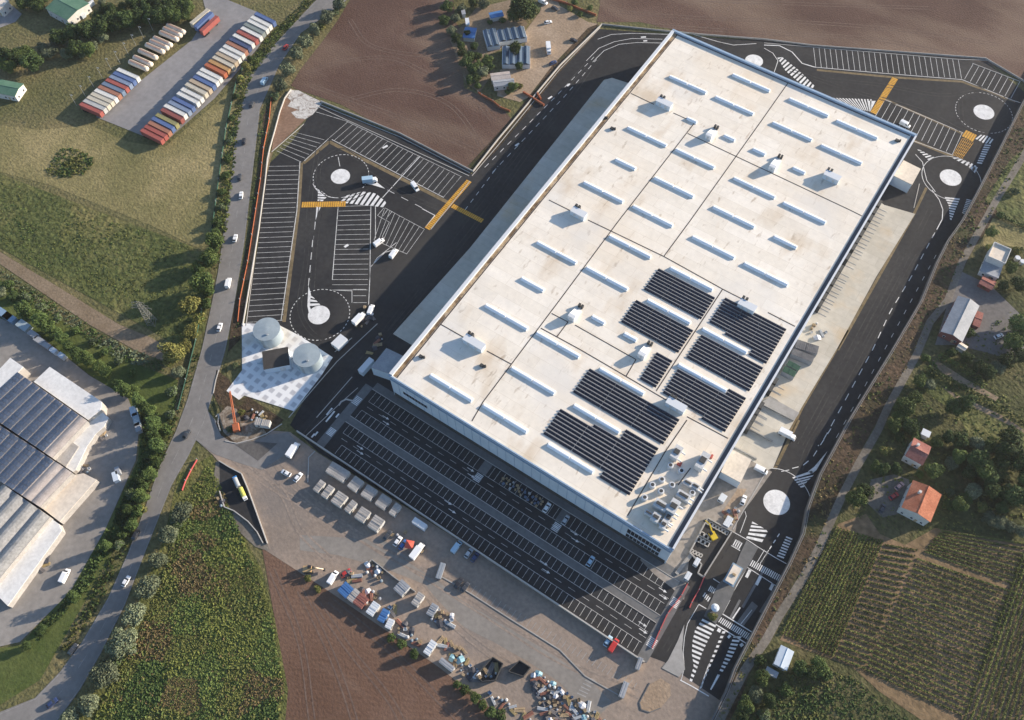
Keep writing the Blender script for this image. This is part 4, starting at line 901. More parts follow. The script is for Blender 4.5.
def body_mesh(kind, c):
    k = (kind, tuple(c))
    if k not in BODY:
        f = {'car': car_body, 'van': van_body, 'box': lambda mb: (mb.box(-1.3, 0, .95, 5.0, 2.3, 2.3), mb.box(-1.3, 0, .7, 5.0, 2.0, .25)), 'cab': lambda mb: loft(mb, [(1.35, sec(1.0, .5, 2.3)), (2.6, sec(1.0, .5, 2.3)), (3.1, sec(1.0, .5, 1.4)), (3.25, sec(.95, .55, 1.2))])}[kind]
        BODY[k] = me_(f, paint(c), 'body')
    return BODY[k]
C = dict(white=(.75, .76, .77), silver=(.42, .44, .46), black=(.025, .025, .03), dark=(.05, .055, .065), red=(.42, .035, .03), blue=(.05, .13, .35), lblue=(.35, .5, .62), navy=(.03, .05, .13), beige=(.5, .42, .32), yellow=(.6, .42, .03), pink=(.5, .3, .28))
def heading(px, py, dx, dy):
    a = at(px, py); b = at(px + dx, py + dy); return math.atan2(b[1] - a[1], b[0] - a[0])
def vehicle(px, py, d, kind, c, label, group=None, z=0.07):
    x, y = at(px, py, z + .7); rz = heading(px, py, *d)
    name = {'car': 'car', 'van': 'van', 'truck': 'box_truck'}[kind]
    r = thing(name, label, {'car': 'car', 'van': 'van', 'truck': 'truck'}[kind], (x, y, z), rz, group)
    if kind == 'truck':
        link('cargo_box', body_mesh('box', c if not isinstance(c, list) else c[0]), r); link('cab', body_mesh('cab', C['white'] if not isinstance(c, list) else c[1]), r)
        link('windscreen', TRG, r)
        for wx in (-2.6, 2.2):
            for s in (-1, 1): link('wheel', WHEELB, r, (wx, s * .85, .5))
    else:
        link('body', body_mesh(kind, c), r); link('windows', GL[kind], r)
        L_ = 1.35 if kind == 'car' else 1.7
        for wx in (-L_, L_):
            for s in (-1, 1): link('wheel', WHEEL, r, (wx, s * .8, .33))
    return r
TRG = me_(lambda mb: mb.add([(2.62, -.85, 2.2), (2.62, .85, 2.2), (3.12, .85, 1.42), (3.12, -.85, 1.42)], [[0, 1, 2, 3]]), M['glass'], 'windscreen')
UP = (3, -9)
RD = 'cars on the main road'
for px, py, d, k, c, l in [
    (264.5, 81, (5, -8), 'van', 'lblue', 'pale blue van on the main road among the shadows of the roadside shrubs'),
    (285.5, 47, (6, -8), 'car', 'red', 'red car in a tree shadow on the upper end of the main road'),
    (251.5, 104, (3, -9), 'car', 'dark', 'dark car on the main road just above the tip of the truck park'),
    (243.7, 141, (1, -9), 'car', 'black', 'black car on the main road beside the orange fence, above a white car'),
    (239.5, 177, (1, -9), 'car', 'dark', 'dark grey car close ahead of a white car on the main road'),
    (241, 195, (1, -9), 'car', 'white', 'white car close behind a dark car beside the rows of truck stalls'),
    (235, 238, (2, -9), 'car', 'white', 'lone white car on the main road level with the tan field corner'),
    (228.4, 283, (2, -9), 'van', 'white', 'white van on the main road opposite the big roadside trees'),
    (219.5, 327, (3, -9), 'car', 'white', 'white car on the main road beside the two water tanks'),
    (186.6, 434, (5, -8), 'car', 'dark', 'dark car on the main road at the dusty junction'),
    (135.5, 534.6, (4, -8), 'car', 'black', 'black car on the road beside the first shadow below the junction'),
    (126, 581, (5, -8), 'car', 'white', 'white car on the lower main road between two bush shadows'),
    (72.8, 649, (6, -8), 'car', 'dark', 'dark car on the near stretch of the main road by the verge'),
    (52, 703, (7, -6), 'car', 'navy', 'navy car nearest the bottom left end of the main road')]:
    vehicle(px, py, d, k, C[c], l, RD)
for px, py, d, k, c, l, g_ in [
    (65, 576, (4, -8), 'van', 'white', 'white van parked at the edge of the works yard beside the lawn', None),
    (294, 450, (6, -9), 'truck', 'white', 'white pickup truck standing on the dusty yard below the paved base', None),
    (286, 473, (-8, -4), 'car', 'white', 'white car on the dusty yard, nose to a second white car', None),
    (298, 477, (6, -7), 'car', 'white', 'white car turned up-slope next to the other white car on the dusty yard', None),
    (387.5, 535, (6, -8), 'car', 'dark', 'dark car at the upper end of the row below the site cabins', None),
    (397.7, 541, (6, -8), 'car', 'white', 'white car between a dark and a blue car below the site cabins', None),
    (403, 544.7, (6, -8), 'car', 'blue', 'blue car beside the red tent below the site cabins', None),
    (418, 551, (6, -8), 'truck', 'white', 'small white truck by the pale spill on the yard', None),
    (456.6, 547, (6, -8), 'van', 'lblue', 'pale blue van shaded by the car park wall', None),
    (468.8, 553, (6, -8), 'car', 'silver', 'silver car in the wall shadow next to a navy car', None),
    (475, 557, (6, -8), 'car', 'navy', 'navy car in the wall shadow, right of a silver car', None),
    (458.6, 583, (6, -8), 'car', 'black', 'black car, left of a pair on the open dirt car park', None),
    (465, 587, (6, -8), 'car', 'dark', 'dark grey car, right of a pair on the open dirt car park', None),
    (608, 641, (5, -8), 'car', 'lblue', 'pale blue car beside the red car under the wall', None),
    (613.4, 645.5, (5, -8), 'van', 'red', 'red van parked under the wall of the car park', None),
    (333, 577.6, (5, -8), 'van', 'white', 'white van at the left end of the scrap yard', None),
    (345.7, 573, (6, -4), 'car', 'red', 'red car beside the white van at the left end of the scrap yard', None),
    (393.7, 253.7, (6, -8), 'van', 'white', 'white van stopped below the small block of slanted stalls', None),
    (379, 242.5, (7, -5), 'van', 'white', 'white van throwing a long shadow over the middle truck stalls', None),
    (415, 187, (6, 8), 'van', 'white', 'white van at the lower edge of the upper truck stalls', None),
    (370.6, 181, (9, -1), 'truck', 'lblue', 'pale box truck leaving the upper roundabout', None),
    (360, 319, (6, -6), 'truck', 'white', 'white truck beside the small white hut', None),
    (371, 310, (3, -8), 'van', 'white', 'white van by the dark kerb beside the lower roundabout', None),
    (547, 507.5, (5, -8), 'car', 'white', 'white car at the end of the timber stacks in the shaded car park', None),
    (565.6, 520, (5, -8), 'car', 'silver', 'silver car in the shaded stalls beside a crossing', None),
    (590.6, 561, (5, -8), 'car', 'lblue', 'pale blue car alone in the middle row of the shaded car park', None),
    (761, 470, (8, 4), 'van', 'white', 'white van beside the cream annex at the roundabout', None),
    (743.5, 500, (3, -8), 'car', 'white', 'white car on the sandy strip by the near right roundabout', None),
    (787.5, 435.6, (8, 4), 'truck', 'white', 'white truck at the lower end of the dock apron', None),
    (548, 22, (8, -2), 'car', 'white', 'white car alone in the sandy farm clearing', None),
    (548.5, 50, (1, 8), 'truck', 'white', 'white truck with blue bed beside the greenhouse', None),
    (573.6, 40, (8, 2), 'car', 'black', 'black car on the right side of the sandy clearing', None),
    (553, 62.5, (8, -4), 'car', 'navy', 'navy car near the lower end of the sandy clearing', None),
    (555, 8, (7, 3), 'car', 'dark', 'dark car under the orange fence of the clearing', None),
    (543, 2, (7, 3), 'van', 'white', 'white van at the top edge of the farm clearing', None),
    (905, 124.5, (8, 4), 'van', 'white', 'white van in the striped stalls behind the warehouse corner', None)]:
    vehicle(px, py, d, k, C[c], l, g_)
for px, py, d, k, c, l in [
    (999, 336, (8, -3), 'car', 'white', 'white car on the grey yard behind the long shed'),
    (899.5, 486, (7, -6), 'car', 'pink', 'dusty pink car in the forecourt of the red-roofed house'),
    (894, 496, (8, -5), 'car', 'red', 'red car in the shade of the red-roofed house'),
    (882.4, 508.5, (4, -8), 'car', 'dark', 'dark car in the shade at the lower edge of the house forecourt')]:
    vehicle(px, py, d, k, C[c], l, None, ZR + .06)

# yellow machine, pit lorries, sheds on wheels
def digger(px, py, rz, label, c, z=.1):
    x, y = at(px, py, z); r = thing('excavator', label, 'excavator', (x, y, z), rz)
    for s in (-1, 1): MB().box(0, s * 1.0, 0, 3.6, .6, .8, taper=.85).build('track', M['rubber'], r)
    b = MB().box(-.4, 0, .9, 3.2, 2.4, 1.0, taper=.95).build('body', paint(c), r)
    MB().box(.6, .6, 1.9, 1.3, 1.0, 1.2, taper=.85).build('cab', M['glass'], r)
    mb = MB(); mb.tube((1.0, -.3, 1.6), (3.6, -.3, 4.0), .28, 6).tube((3.6, -.3, 4.0), (5.8, -.3, 2.0), .22, 6); mb.build('boom', paint(c), r)
    MB().box(6.0, -.3, .9, .9, 1.1, 1.1, taper=.6).build('bucket', M['darkunit'], r)
    return r
digger(712, 536, 2.6, 'yellow excavator working in the dark foundation pit', C['yellow'])
digger(309, 570, .6, 'brown and white excavator at the field edge of the yard', (.45, .3, .15))

def concrete_pump():
    x, y = at(237, 428, .1); r = thing('crawler_crane', 'orange crane boom laid across the rubble by the junction', 'crane', (x, y, .1), heading(237, 428, -4, -26))
    for s in (-1, 1): MB().box(0, s * 1.2, 0, 4.2, .7, .9, taper=.9).build('track', M['rubber'], r)
    MB().box(-.5, 0, 1.0, 3.6, 2.6, 1.4, taper=.92).build('body', M['orange'], r)
    mb = MB()
    for s in (-.35, .35):
        for zz in (1.8, 2.5): mb.tube((1, s, zz), (16, s * .6, zz + .6), .13, 5)
    for k in range(12):
        x0 = 1 + k * 1.25; mb.tube((x0, -.35, 1.9 + k * .05), (x0 + 1.2, .35, 2.5 + k * .05), .08, 4); mb.tube((x0, .35, 1.9 + k * .05), (x0 + 1.2, -.35, 1.95 + k * .05), .08, 4)
    mb.build('boom', M['orange'], r)
concrete_pump()
def tanker(px, py, d, label, ca, cb):
    x, y = at(px, py, 1.5); r = thing('tanker_lorry', label, 'lorry', (x, y, .08), heading(px, py, *d))
    mb = MB(); mb.tube((-3.6, 0, 1.9), (1.6, 0, 1.9), 1.15, 12); mb.build('tank', paint(ca), r)
    MB().box(-1, 0, .55, 6, 1.6, .4).build('chassis', M['chassis'], r)
    link('cab', body_mesh('cab', cb), r); link('windscreen', TRG, r)
    for wx in (-2.8, -1.6, 2.2):
        for s in (-1, 1): link('wheel', WHEELB, r, (wx, s * .85, .5))
    r.scale = (.78, .78, .78)
TS = .72
tanker(236, 481, (-4, -9), 'lorry with blue cab and grey drum in the dark pit', (.35, .37, .38), (.04, .2, .5))
tanker(243, 494, (4, 9), 'yellow tank lorry in the dark pit below the blue-cabbed one', (.5, .48, .1), C['white'])

# ------------------------------------------------------------------ trailers in the grey yard
TL, TWD, TH = 13.4, 2.2, 4.0
def trailer_box(mb):
    mb.box(0, 0, 1.2, TL, TWD, TH - 1.2)
    for k in range(9): mb.box(-TL / 2 + .7 + k * 1.5, 0, TH, .12, TWD - .1, .05)
    for s in (-1, 1): mb.box(0, s * (TWD / 2 - .06), TH, TL, .12, .07); mb.box(0, s * (TWD / 2 + .01), 1.2, TL, .06, .25)
CHS = me_(lambda mb: (mb.box(0, 0, .85, TL - .6, 1.1, .3), mb.box(4.4, 0, 0, .25, 1.6, .9)), M['chassis'], 'chassis')
TRB = {}
def trailer_mesh(c):
    if c not in TRB: TRB[c] = me_(trailer_box, mixin(noisy('trailer sheet', [(.3, tuple(v * .9 for v in c)), (.7, c)], .5, fine=.06, fscale=1.5, rough=.55), .3, .58, .75, tuple(v * .65 for v in c), .6), 'cargo_box')
    return TRB[c]
TC = dict(red=(.33, .1, .085), dred=(.25, .085, .075), ored=(.4, .13, .07), brown=(.33, .16, .11), orange=(.42, .25, .11), blue=(.1, .15, .3), lblue=(.2, .25, .35), navy=(.07, .09, .17), steel=(.15, .2, .28), white=(.62, .61, .58), grey=(.42, .42, .41), cream=(.5, .46, .38), tan=(.42, .34, .25), olive=(.27, .25, .12), green=(.22, .25, .24))
CN = dict(red='red', dred='dark red', ored='orange-red', brown='red-brown', orange='ochre', blue='blue', lblue='pale blue', navy='navy', steel='steel blue', white='white', grey='light grey', cream='cream', tan='tan', olive='olive', green='grey-green')
def trailer(px, py, ex, ey, c, label, group, L_=None):
    a = Vector(at(px, py, TH)); b = Vector(at(ex, ey, TH)); m_ = (a + b) / 2
    r = thing('semi_trailer', label, 'trailer', (m_.x, m_.y, .05), math.atan2(b.y - a.y, b.x - a.x), group)
    link('cargo_box', trailer_mesh(TC[c]), r); link('chassis', CHS, r)
    for wx in (-5.6, -4.3, -3.0):
        for s in (-1, 1): link('wheel', WHEELB, r, (wx, s * .95, .5))
GL_ = 'semi-trailers parked along the left edge of the grey yard'
Lc = ['red', 'grey', 'cream', 'cream', 'white', 'brown', 'steel', 'red', 'lblue', 'blue', 'white']
for i, c in enumerate(Lc):
    t = i / 10; px = 80.5 + t * (117.5 - 80.5) ; py = 103.5 + t * (68.8 - 103.5)
    trailer(px, py, px + 20.3, py + 8.9 , c, f'{CN[c]} box trailer, {ordw(i + 1)} from the near end of the left row', GL_)
GR_ = 'semi-trailers parked along the right edge of the grey yard'
Rpos = [(141.3, 129.4, 'red'), (145, 125.8, 'red'), (148.8, 122, 'brown'), (152, 117.5, 'blue'), (156.4, 114.4, 'olive'), (163.2, 107.7, 'dred'), (165.7, 103.2, 'white'), (170.8, 100.2, 'lblue'), (174.6, 96.3, 'blue'), (180.6, 90.2, 'white'), (185, 85.8, 'white'), (189.8, 79.6, 'cream'), (194.3, 75.8, 'tan'), (198, 72.6, 'blue'), (201.2, 68.8, 'white'), (204.4, 65.5, 'white'),
        (210, 59.6, 'ored'), (213.8, 56.4, 'orange'), (218, 52.8, 'cream'), (220.6, 49, 'tan'), (223.6, 46, 'white'), (227.8, 42.3, 'white'), (229.4, 39, 'brown'), (232.4, 36, 'navy'), (235.4, 32.4, 'white'), (239.3, 29, 'red'), (244, 26.4, 'white'), (246, 22.6, 'green'), (249.3, 19.6, 'white'), (252, 16.4, 'white'), (256, 13.1, 'blue')]
for i, (px, py, c) in enumerate(Rpos):
    px = 141.3 + (256 - 141.3) * i / 30 * .55 + (px - 141.3) * .45; py = 129.4 + (13.1 - 129.4) * i / 30 * .55 + (py - 129.4) * .45
    t = i / 30
    trailer(px, py, px + 20.6 - 3 * t, py + 10.4 - 1.6 * t, c, f'{CN[c]} box trailer, {ordw(i + 1)} from the near end of the right row', GR_)
for (a, b, c, l) in [((191, 23.5), (208.5, 9), 'cream', 'cream'), ((196, 26.5), (210.8, 12.5), 'blue', 'blue'), ((202, 30), (216, 17), 'red', 'red')]:
    trailer(*a, *b, c, f'{l} box trailer parked lengthwise beside the trees at the far end of the grey yard', None)
def tank_trailer(mb):
    n = 14; secs = []
    for x, k in ((-6.2, .55), (-5.9, .9), (-5.4, 1), (5.4, 1), (5.9, .9), (6.2, .55)):
        secs.append((x, [(1.42 * k * math.cos(2 * math.pi * i / n), 2.4 + 1.3 * k * math.sin(2 * math.pi * i / n)) for i in range(n)]))
    loft(mb, secs)
TKB = me_(tank_trailer, M['creamroof'], 'tank', True); TKW = me_(lambda mb: mb.box(-.3, 0, 3.66, 9.6, 1.1, .12), plain('rusty walkway', (.3, .2, .16), .8), 'walkway')
TKR = me_(lambda mb: [mb.box(k, 0, 3.4, .5, .7, .3) for k in (-3.2, 0, 3.2)], M['steel'], 'manhole_covers')
GT_ = 'tank trailers beyond the box trailers on the left edge of the grey yard'
tk_ = [(140, 398), (175, 362), (216, 308), (272, 262), (306, 233), (334, 208), (384, 163), (412, 132), (440, 106)]
for i, (zx, zy) in enumerate(tk_):
    px = 110 + zx / 8; py = 10 + zy / 8
    a = Vector(at(px, py, 3.2)); b = Vector(at(px + 21, py + 9.2, 3.2)); m_ = (a + b) / 2
    r = thing('tank_trailer', f'cream tank trailer with brown walkway, {ordw(i + 1)} from the box trailers', 'trailer', (m_.x, m_.y, .05), math.atan2(b.y - a.y, b.x - a.x), GT_)
    link('tank', TKB, r); link('walkway', TKW, r); link('chassis', CHS, r).scale = (.8, 1, 1)
    for k in (-3.2, 0, 3.2): link('manhole', MANH, r, (k, 0, 3.5)) if 'MANH' in globals() else None
    for wx in (-4.6, -3.3):
        for s in (-1, 1): link('wheel', WHEELB, r, (wx, s * .95, .5))
LAMP = me_(lambda mb: mb.tube((0, 0, 0), (0, 0, 8), .11, 6, 0, .07), M['steel'], 'pole'); LARM = me_(lambda mb: (mb.tube((0, 0, 7.9), (1.2, 0, 8.2), .06, 5), mb.box(1.5, 0, 8.1, .9, .35, .18)), M['steel'], 'lamp_head')
for i, (px, py) in enumerate([(77, 106), (86, 97), (94.5, 88), (103, 79), (111.5, 70), (120, 63), (128.5, 54.5), (136.5, 46.5), (144, 38.5), (153, 30.5), (163, 22), (168.5, 18)]):
    x, y = at(px, py); r = thing('street_lamp', f'slim grey lamp post, {ordw(i + 1)} from the near end behind the left trailer row', 'street lamp', (x, y, 0), 0, 'lamp posts behind the left trailer row')
    link('pole', LAMP, r); link('lamp_head', LARM, r)

# ------------------------------------------------------------------ site cabins and containers
def quadrect(pts, z):
    P = [Vector(p) for p in ats(pts, z)]; c = sum(P, Vector((0, 0))) / 4
    u = ((P[1] - P[0]) + (P[2] - P[3])) / 2; v = ((P[3] - P[0]) + (P[2] - P[1])) / 2
    return c, u.length, v.length, math.atan2(u.y, u.x)
def cabin(pts, hh, label, group, matb='cabin', matr='ribroof', name='site_cabin', cat='cabin', z0=.05, win=True):
    c, lx, ly, rz = quadrect(pts, hh)
    r = thing(name, label, cat, (c.x, c.y, z0), rz, group)
    mb = MB().box(0, 0, .15, lx - .1, ly - .1, hh - .3)
    for k in range(int(ly / .6)): 
        for s in (-1, 1): mb.box(s * (lx / 2 - .03), -ly / 2 + .3 + k * .6, .2, .06, .25, hh - .5)
    mb.build('body', M[matb], r)
    rf = MB().box(0, 0, hh - .15, lx, ly, .15)
    for k in range(max(2, int(lx / .8))): rf.box(-lx / 2 + .4 + k * .8, 0, hh, .1, ly - .1, .07)
    if lx > 4.2: rf.box(0, 0, hh, .25, ly, .16)
    rf.build('roof', M[matr], r)
    if win:
        w_ = MB().box(-lx * .22, -ly / 2 + .02, 1.1, .9, .1, .8).build('window', M['glass'], r)
        MB().box(lx * .2, -ly / 2 + .02, .2, .85, .1, 1.95).build('door', M['unit'], r)
    return r
ts = lambda p: T(300, 440, 6.4, p)
GC = 'white site cabins in two rows beside the car park wall'
U_ = ['first', 'second', 'third', 'fourth', 'fifth', 'sixth']
up = [[(160, 200), (210, 137), (266, 170), (222, 235)], [(222, 235), (268, 172), (322, 205), (270, 270)], [(300, 290), (355, 230), (410, 265), (355, 335)], [(390, 345), (435, 280), (495, 325), (445, 390)], [(480, 400), (530, 340), (585, 380), (535, 450)], [(568, 460), (615, 400), (648, 420), (600, 490)]]
lo = [[(80, 315), (130, 255), (165, 270), (115, 335)], [(130, 350), (185, 285), (220, 305), (170, 375)], [(195, 390), (245, 325), (310, 360), (255, 430)], [(280, 440), (340, 380), (362, 405), (315, 470)], [(345, 490), (400, 420), (450, 465), (405, 530)], [(430, 545), (485, 475), (540, 515), (490, 590)]]
for i, q in enumerate(up): cabin(ts([q[3], q[2], q[1], q[0]]), 2.8, f'pale site cabin, {U_[i]} from the left in the row against the car park wall', GC)
for i, q in enumerate(lo): cabin(ts([q[3], q[2], q[1], q[0]]), 2.8, f'pale site cabin, {U_[i]} from the left in the row facing the open yard', GC)
cabin(ts([(730, 490), (812, 540), (795, 578), (720, 525)]), 2.9, 'long white container on the dirt beside the car park wall', None, 'panel', 'coping', 'container', 'container', win=False)
t3 = lambda p: T(300, 540, 3.94, p)
for pts, hh, l, mbd, mr in [
    ([(145, 200), (178, 165), (215, 190), (180, 228)], 2.8, 'bright blue container at the left end of the scrap yard', 'blueroof', 'blueroof'),
    ([(182, 230), (216, 190), (240, 205), (206, 245)], 2.6, 'pale container between the blue one and the brown one in the scrap yard', 'cabin', 'ribroof'),
    ([(206, 246), (238, 205), (272, 232), (242, 270)], 2.6, 'rust-brown container beside the bright blue ones', 'tile2', 'tile2'),
    ([(258, 285), (288, 240), (318, 255), (285, 300)], 2.6, 'white container between rust-brown and blue containers by the field', 'cabin', 'coping'),
    ([(303, 310), (330, 268), (352, 280), (328, 330)], 2.6, 'blue container with pallets leaning against it at the field edge', 'blueroof', 'blueroof'),
    ([(334, 340), (352, 305), (372, 318), (355, 355)], 2.4, 'small white hut at the right end of the container line by the field', 'cabin', 'coping'),
    ([(366, 190), (400, 157), (436, 180), (402, 222)], 2.9, 'large grey site cabin on the open scrap yard', 'cabin', 'greyroof'),
    ([(438, 245), (468, 203), (492, 218), (460, 265)], 2.7, 'narrow white container right of the large grey cabin', 'cabin', 'ribroof'),
    ([(498, 290), (520, 245), (548, 262), (520, 302)], 2.7, 'dark grey container beside the stacked pallets', 'greyroof', 'greyroof'),
    ([(484, 440), (518, 392), (540, 405), (508, 458)], 2.6, 'white container standing crosswise near the green bank', 'cabin', 'coping'),
    ([(545, 478), (558, 465), (612, 498), (598, 522)], 2.6, 'grey container lying along the field edge above the bank', 'cabin', 'greyroof')]:
    cabin(t3([pts[3], pts[2], pts[1], pts[0]]), hh, l, None, mbd, mr, 'container', 'container')
cabin(t3([(528, 145), (548, 152), (580, 95), (560, 90)]), 1.6, 'flat grey trailer bed beside the dirt car park barrier', None, 'greyroof', 'steel', 'container', 'trailer bed', win=False)
cabin(T(520, 608, 6.4, [(735, 385), (765, 395), (790, 325), (765, 310)]), 2.4, 'long grey hut at the top right corner of the dirt car park', None, 'cabin', 'greyroof', win=False)
cabin(T(520, 608, 6.4, [(630, 560), (662, 578), (702, 480), (668, 468)]), 2.4, 'long grey hut at the bottom right corner of the dirt car park', None, 'cabin', 'greyroof', win=False)
cabin(T(660, 500, 8, [(265, 510), (300, 530), (328, 475), (295, 455)]), 2.6, 'upper of two small white cabins by the foundation pit', None, 'panel', 'coping')
cabin(T(660, 500, 8, [(193, 620), (228, 650), (258, 585), (222, 570)]), 2.6, 'lower of two small white cabins by the foundation pit', None, 'panel', 'coping')
cabin(T(660, 500, 8, [(130, 590), (155, 610), (258, 430), (232, 410)]), .6, 'long low concrete block beside the foundation pit', None, 'concrete', 'concrete', 'concrete_block', 'concrete block', win=False)
cabin(t7([(478, 408), (503, 428), (542, 390), (512, 368)]), 2.8, 'small white hut beside the lower roundabout', None, 'panel', 'coping', 'hut', 'hut')
cabin(T(190, 370, 6.4, [(405, 345), (505, 365), (512, 318), (425, 312)]), 2.8, 'grey-white container on the rubble beside the crane boom', None, 'cabin', 'ribroof', 'container', 'container')
cabin(T(600, 440, 6.4, [(755, 378), (795, 400), (815, 360), (780, 335)]), 2.6, 'white cabin on the concrete yard below the cream annex', None, 'panel', 'coping')
cabin(T(360, 330, 8, [(0, 330), (30, 350), (100, 235), (55, 205)]), 3.4, 'pale blue lorry body parked in the shade by the grey annex', None, 'panel', 'coping', 'container', 'container', win=False)
cabin(T(600, 440, 6.4, [(790, 540), (830, 565), (850, 500), (815, 480)]), 1.4, 'white pallet stack on the sandy strip beside the roundabout', None, 'panel', 'coping', 'pallet_stack', 'pallet stack', win=False)
# red tent
x, y = at(410, 546); r = thing('tent', 'small red tent beside the blue car on the yard', 'tent', (x, y, .05), .4)
MB().box(0, 0, 2.0, 3.2, 3.2, 1.1, taper=.05).build('canopy', plain('red tent cloth', (.55, .1, .07), .8), r)
for a in (-1.4, 1.4):
    for b in (-1.4, 1.4): MB().tube((a, b, 0), (a, b, 2.05), .06, 5).build('leg', M['steel'], r)
# gatehouse
c, lx, ly, rz = quadrect(T(660, 500, 8, [(530, 640), (578, 672), (645, 555), (590, 525)]), 4)
r = thing('gatehouse', 'gatehouse with cream roof and blue fascia on the traffic island', 'gatehouse', (c.x, c.y, .2), rz)
MB().box(0, 0, 0, lx - .8, ly - .8, 3.4).build('wall', M['glass'], r); MB().box(0, 0, 3.4, lx + 1.6, ly + 1.8, .5).build('fascia', plain('blue grey fascia', (.2, .28, .36), .4), r); MB().box(0, 0, 3.9, lx + .6, ly + .6, .35).build('roof', M['creamroof'], r)
MB().box(lx * .1, 0, 4.25, 1.2, .8, .5).build('roof_unit', M['wood'], r)
x, y = at(714, 609); r = thing('satellite_dome', 'white round dome on the traffic island beside the yellowed plant', 'dome', (x, y, .2))
mb = MB(); loft(mb, [(0, [(0.01 * math.cos(i), .01 * math.sin(i)) for i in range(6)]), (.01, [(0.02 * math.cos(i), .02 * math.sin(i)) for i in range(6)])])
MB().cyl(0, 0, 0, 1.2, .5, .5, 12).cyl(0, 0, 1.2, 2.0, 1.3, 1.5, 16).cyl(0, 0, 2.0, 2.7, 1.5, .6, 16).build('dome', M['panel'], r, True)
# foundation pit with formwork bays
P = ats(T(660, 500, 8, [(378, 150), (572, 258), (345, 620), (300, 590), (330, 520), (235, 425)]), 0)
fp = thing('foundation_pit', 'dark foundation slab with pale formwork bays at the warehouse corner', 'foundation', (P[0][0], P[0][1], 0))
MB().prism([(x - P[0][0], y - P[0][1]) for x, y in P], .05, .12).build('slab', M['asphalt'], fp)
mb = MB(); mb.wall([(x - P[0][0], y - P[0][1]) for x, y in P + P[:1]], .5, .05, 1.2); mb.build('wall', M['concrete'], fp)
def frame(pts):
    mb = MB(); q = [(x - P[0][0], y - P[0][1]) for x, y in ats(T(660, 500, 8, pts))]; mb.wall(q + q[:1], .35, .12, .6); mb.build('formwork', M['kerbc'], fp)
for i in range(7): frame([(380 + i * 25, 165 + i * 14), (398 + i * 25, 175 + i * 14), (385 + i * 25, 200 + i * 14), (367 + i * 25, 190 + i * 14)])
for i in range(2):
    for k in range(3): frame([(330 + k * 33 - i * 25, 255 + k * 18 + i * 42), (355 + k * 33 - i * 25, 268 + k * 18 + i * 42), (340 + k * 33 - i * 25, 300 + k * 18 + i * 42), (312 + k * 33 - i * 25, 285 + k * 18 + i * 42)])
for k in range(4): frame([(250 + k * 24, 395 + k * 12), (268 + k * 24, 404 + k * 12), (255 + k * 24, 425 + k * 12), (238 + k * 24, 415 + k * 12)])

# ------------------------------------------------------------------ water tanks and pump house
TZ = 7.0
for (zx, zy), l in (((425, 186), 'pale round water tank at the road end of the paved base'), ((682, 352), 'pale round water tank nearest the lane on the paved base')):
    x, y = at(200 + zx / 6.4, 300 + zy / 6.4, TZ); r = thing('water_tank', l, 'water tank', (x, y, .12), .3)
    mb = MB().cyl(0, 0, 0, TZ - .3, 5.6, 5.6, 48); mb.build('shell', M['tank'], r)
    MB().cyl(0, 0, TZ - .3, TZ - .12, 5.75, 5.75, 48).cyl(0, 0, TZ - .12, TZ + .25, 5.6, .5, 48).build('roof', noisy('tank lid', [(.3, (.25, .3, .335)), (.7, (.29, .345, .38))], .3, fine=.05), r)
    MB().cyl(1.5, -2.5, TZ - .1, TZ + .6, .5, .5, 12).build('hatch', M['steel'], r)
    lad = MB()
    for s in (-.3, .3): lad.tube((s, -5.75, 0), (s, -5.75, TZ + .8), .06, 5)
    for k in range(14): lad.tube((-.3, -5.75, .5 * k + .3), (.3, -5.75, .5 * k + .3), .04, 4)
    lad.build('ladder', M['steel'], r)
c, lx, ly, rz = quadrect(T(200, 300, 6.4, [(412, 442), (578, 418), (560, 297), (392, 335)]), 4.2)
r = thing('pump_house', 'white pump house with dark roof between the two tanks', 'pump house', (c.x, c.y, .12), rz)
MB().box(0, 0, 0, lx - .3, ly - .3, 4.0).build('wall', M['panel'], r); MB().box(0, 0, 4.0, lx, ly, .2).build('roof', noisy('bitumen roof', [(.3, (.045, .042, .04)), (.7, (.065, .06, .056))], .3, fine=.1), r)
MB().box(2, -ly / 2 + .13, .1, 2.4, .12, 2.6).build('door', M['unit'], r)
for s in (-1, 1): MB().tube((s * lx / 2, 0, 1), (s * (lx / 2 + 3), 1, 1), .3, 8).build('pipe', M['tank'], r)

# ------------------------------------------------------------------ scrap yard clutter
def pallet_stack(mb, n=5):
    for k in range(n):
        z = k * .16
        for j in range(5): mb.box(-.5 + j * .25, 0, z + .1, .16, .95, .04)
        for j in (-.42, 0, .42): mb.box(0, j, z, 1.2, .1, .1)
def sack(mb):
    for k, (r0, r1, z0, z1) in enumerate(((.42, .55, 0, .25), (.55, .55, .25, .7), (.55, .25, .7, .95))): mb.cyl(0, 0, z0, z1, r0, r1, 8)
def pipes(mb):
    for j, z in ((-.5, .18), (-.15, .18), (.2, .18), (.55, .18), (-.33, .5), (.03, .5), (.38, .5)): mb.tube((-1.9, j, z), (1.9, j, z), .17, 8)
def sheet(mb): mb.add([(-1.4, -1, .3), (0, -1.1, .9), (1.4, -1, .2), (-1.3, 1, .25), (.1, 1.1, 1.0), (1.5, 1, .3), (-1.6, 0, .6), (0, 0, 1.2), (1.6, 0, .5)], [[0, 1, 7, 6], [1, 2, 8, 7], [6, 7, 4, 3], [7, 8, 5, 4]]); mb.box(0, 0, 0, 2.4, 1.7, .5, taper=.9)
def crate(mb):
    mb.box(0, 0, .1, 1.2, 1.0, .05); 
    for s in (-1, 1): mb.box(s * .58, 0, .1, .05, 1.0, .85); mb.box(0, s * .48, .1, 1.2, .05, .85)
    mb.box(0, 0, .15, 1.0, .85, .55)
